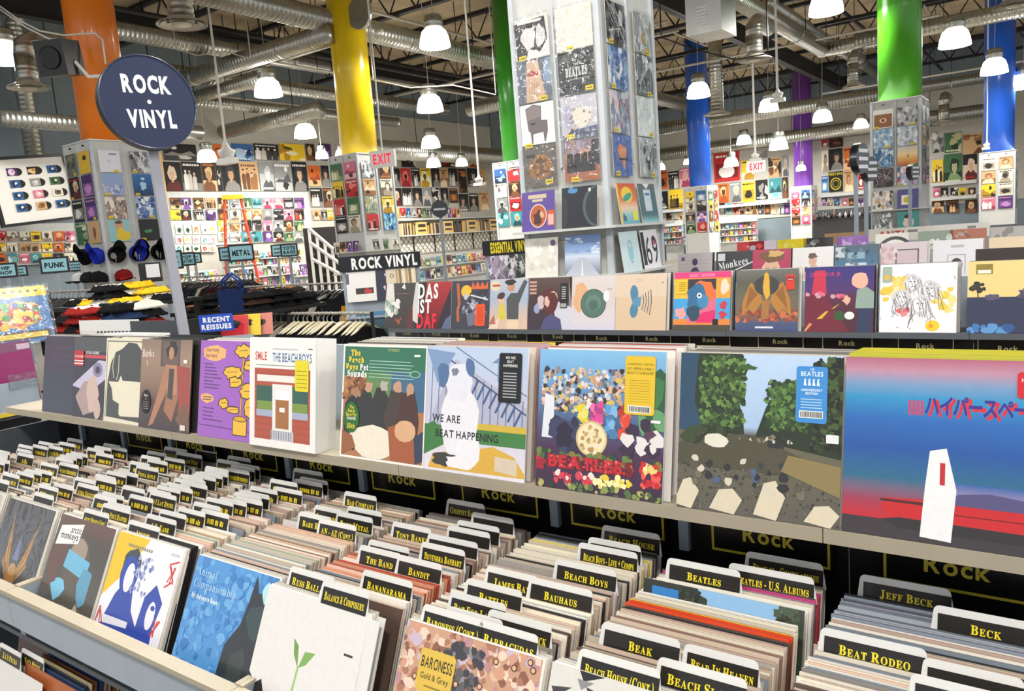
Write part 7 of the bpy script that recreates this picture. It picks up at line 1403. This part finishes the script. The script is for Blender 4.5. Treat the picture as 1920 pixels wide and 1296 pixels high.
# staircase with white railing
p = at(592, 432, D=19); q = at(642, 520, D=17.5)
t = empty('staircase', 'dark staircase opening with a white slanting railing left of the yellow tower', 'stairs', (q.x, q.y, 0), (0, 0, .95)); wq = (642 - 592) / FPX * 18; z0, z1 = q.z, p.z
for dz in (0, .35, .75): MB().tube([(-wq, 0, z1 - dz * .9), (0, 0, z0 - dz * .6 + .5)], .045, 6, (226, 226, 220)).build('railing', 'paint', t)
for k in range(5): x = -wq * (1 - k / 4); MB().box(x - .03, x + .03, -.03, .03, z0 - .9, z1 - (z1 - z0 - .5) * k / 4, (222, 222, 216)).build('baluster', 'paint', t)
MB().box(-wq - .1, .5, .35, .4, .0, z1 + .02, (38, 34, 32)).build('opening_shade_panel', 'paint', t)  # solid dark panel, its colour stands in for shade inside the stair opening
for k in range(8): MB().box(-wq + k * wq / 8, -wq + (k + 1) * wq / 8, .05, .34, z1 - .6 - k * .16, z1 - .55 - k * .16, (90, 84, 76)).build('tread', 'paint', t)
# magazine and disc racks along the left wall
def low_rack(fn, z, x0, x1, rows, n, name, cat, label, where, group, seed, X):
    top, bot = rows[0][0], rows[-1][1]; loc, w, h, rz = fn(*z(x0, top - 6), *z(x1, bot + 6), X=X)
    t = empty(name + '_rack', label, 'rack', (loc[0], loc[1], 0), (0, 0, rz)); MB().box(-.02, w + .02, .06, .1, 0, loc[2] + h).build('back_board', 'board', t)
    rng = random.Random(seed)
    for k, (a0, a1) in enumerate(rows):
        l2, w2, h2, _ = fn(*z(x0, a0), *z(x1, a1), X=X); MB().box(-.02, w + .02, -.1, .06, l2[2] - .03, l2[2] - .001).build('rack_shelf', 'board', t)
        for c in range(n):
            ww = w / n; p = rng.choice(PALS); st = rng.random()
            o = link(name, pic(name, ww * .9, h2 * rng.uniform(.82, .98), lambda a: rand_art(a, random.Random(st), p), .02), None, (l2[0] + .03, l2[1] + ww * c, l2[2]), (-.12, 0, rz)); tag(o, '%s and %s %s, %s row, %s from left, %s' % (p[0], p[1], cat, RW[k], ORD[c + 1], where), cat, group)
low_rack(on_left, Z2, 150, 520, [(1080, 1140), (1150, 1205)], 9, 'magazine', 'magazine', 'white magazine rack right of the sign post', 'rack by the sign post', 'magazines right of the sign post', 1, WX + 1.5)
low_rack(on_left, Z2, 560, 840, [(905, 960), (968, 1018)], 9, 'cassette_tape', 'cassette', 'shelf rack of small cassettes behind the METAL sign', 'rack behind METAL sign', 'cassettes behind the METAL sign', 5, WX + .8)
low_rack(on_left, Z2, 845, 1185, [(905, 955), (962, 1015)], 10, 'paperback', 'book', 'shelf rack of dark paperbacks beneath the pocket board', 'rack under pocket board', 'paperbacks under the pocket board', 6, WX + .7)
low_rack(on_left, Z2, 640, 1130, [(1035, 1110), (1120, 1195)], 13, 'magazine', 'magazine', 'long white magazine rack under the METAL and TOTE BAGS signs', 'long rack', 'magazines on the long rack', 2, WX + 1.6)
low_rack(on_left, Z2, 1135, 1500, [(1000, 1095), (1115, 1185)], 10, 'magazine', 'magazine', 'white magazine rack left of the ROCK VINYL stand', 'rack by ROCK VINYL stand', 'magazines left of the ROCK VINYL stand', 3, WX + 1.7)
low_rack(on_left, Z3, 800, 1380, [(935, 1010), (1030, 1110)], 14, 'compact_disc', 'disc', 'white rack of compact discs between the two end cap stands', 'between the end caps', 'discs between the end cap stands', 4, WX + 4)

# --- the stand at the left edge: bagged poster album, magenta record, grey bin front
o = link('album', pic('album', .335, .325, lambda a: (a.R(0, 0, 1, 1, '#2272b4'), a.R(0, .82, 1, 1, '#f2d81c'), [a.R(.1 + .12 * k, .9, .15 + .12 * k, .94, '#5a4a10') for k in range(7)], a.B(.55, .5, .3, .26, '#e8a02a', random.Random(1), 16, .2), a.B(.55, .5, .24, .2, '#d84a2a', random.Random(2), 14, .25), a.B(.56, .46, .2, .14, '#f0d84a', random.Random(3), 12, .3), a.S(.1, .3, .9, .7, ['#2fa04a', '#f0c02a', '#c9302a', '#e6e0d0', '#4a3020', '#2a58c0'], 34, .05, random.Random(4)), a.R(.1, .06, .95, .2, '#3a2a20'), a.R(.16, .08, .9, .17, '#e8c82a')), .006, 'gloss'), None, (0, 0, 0)); 
l0 = at(-28, 600, X=-4.2); l1 = at(94, 600, X=-4.2); zb = at(40, 643, X=-4.2).z
o.location = (-4.2, l0.y, zb); o.rotation_euler = (-.16, 0, PI / 2 - .12); s_ = (l1.y - l0.y) / .335; o.scale = (s_, 1, (at(40, 537, X=-4.2).z - zb) / .325); tag(o, 'bagged blue album with a yellow top strip, at the left edge', 'album')
b = MB(); q = random.Random(3); n = 8
for j in range(n):
    for i in range(n): f = lambda i, j: (-.01 + .36 * i / n, -.008 - .004 * math.sin(i * 2 + j), -.01 + .345 * j / n); b.poly([f(i, j), f(i + 1, j), f(i + 1, j + 1), f(i, j + 1)], (230, 230, 230))
b.build('clear_bag', 'film', o, smooth=True)
XE = -3.55
a0 = at(-40, 735, X=XE); a1 = at(70, 720, X=XE); zt_ = at(40, 692, X=XE).z; zb_ = at(30, 778, X=XE).z
t = empty('end_bin', 'grey record bin end facing the aisle at the left edge', 'record bin', (XE, a0.y, 0), (0, 0, PI / 2)); W = a1.y - a0.y
MB().box(0, W, -.004, .012, zb_, zt_ - .06).build('front_panel', 'grey', t); MB().box(0, W, .012, .6, zb_ - .02, zb_).build('bin_floor', 'greyd', t); MB().box(0, W, .02, .6, 0, zb_ - .02).build('base_cabinet', 'black', t); MB().box(W - .34, W - .1, -.012, -.004, zb_ + .0, zb_ + .02, (226, 200, 60)).build('yellow_label', 'paint', t); MB().box(W * .5, W, -.02, -.004, zt_ - .1, zt_ - .02, (200, 208, 212)).build('card_holder', 'film', t)
o = link('album', pic('album', .34, .32, lambda a: (a.R(0, 0, 1, 1, '#8a1f62'), a.R(0, .84, 1, 1, '#7a4a6a'), a.R(.74, .86, .98, .95, '#c9b0c0')), .005, 'gloss'), None, (XE - .06, at(-40, 680, X=XE - .06).y, at(30, 640, X=XE).z - .325), (-.1, 0, PI / 2)); o.scale = ((at(68, 680, X=XE).y - at(-40, 680, X=XE).y) / .34, 1, 1); tag(o, 'magenta record sleeve in the bin at the left edge', 'album')
for k in range(5): rec(XE - .09 - .03 * k, a0.y, at(30, 640, X=XE).z - .34, .1, ['#d8d4ca', '#8a8680', '#c9c0b0', '#3a3a3e', '#e0dcd0'][k], .005, 'record sleeve behind the magenta sleeve at the left edge', 'sleeves behind the magenta record', rz=PI / 2)
tag(FAR_REC.build('packed_record_sleeves', 'print'), 'mass of smaller record sleeves packed in the far bins and behind displayed albums', 'records', None, 'stuff')
bpy.data.objects.remove(_fo)
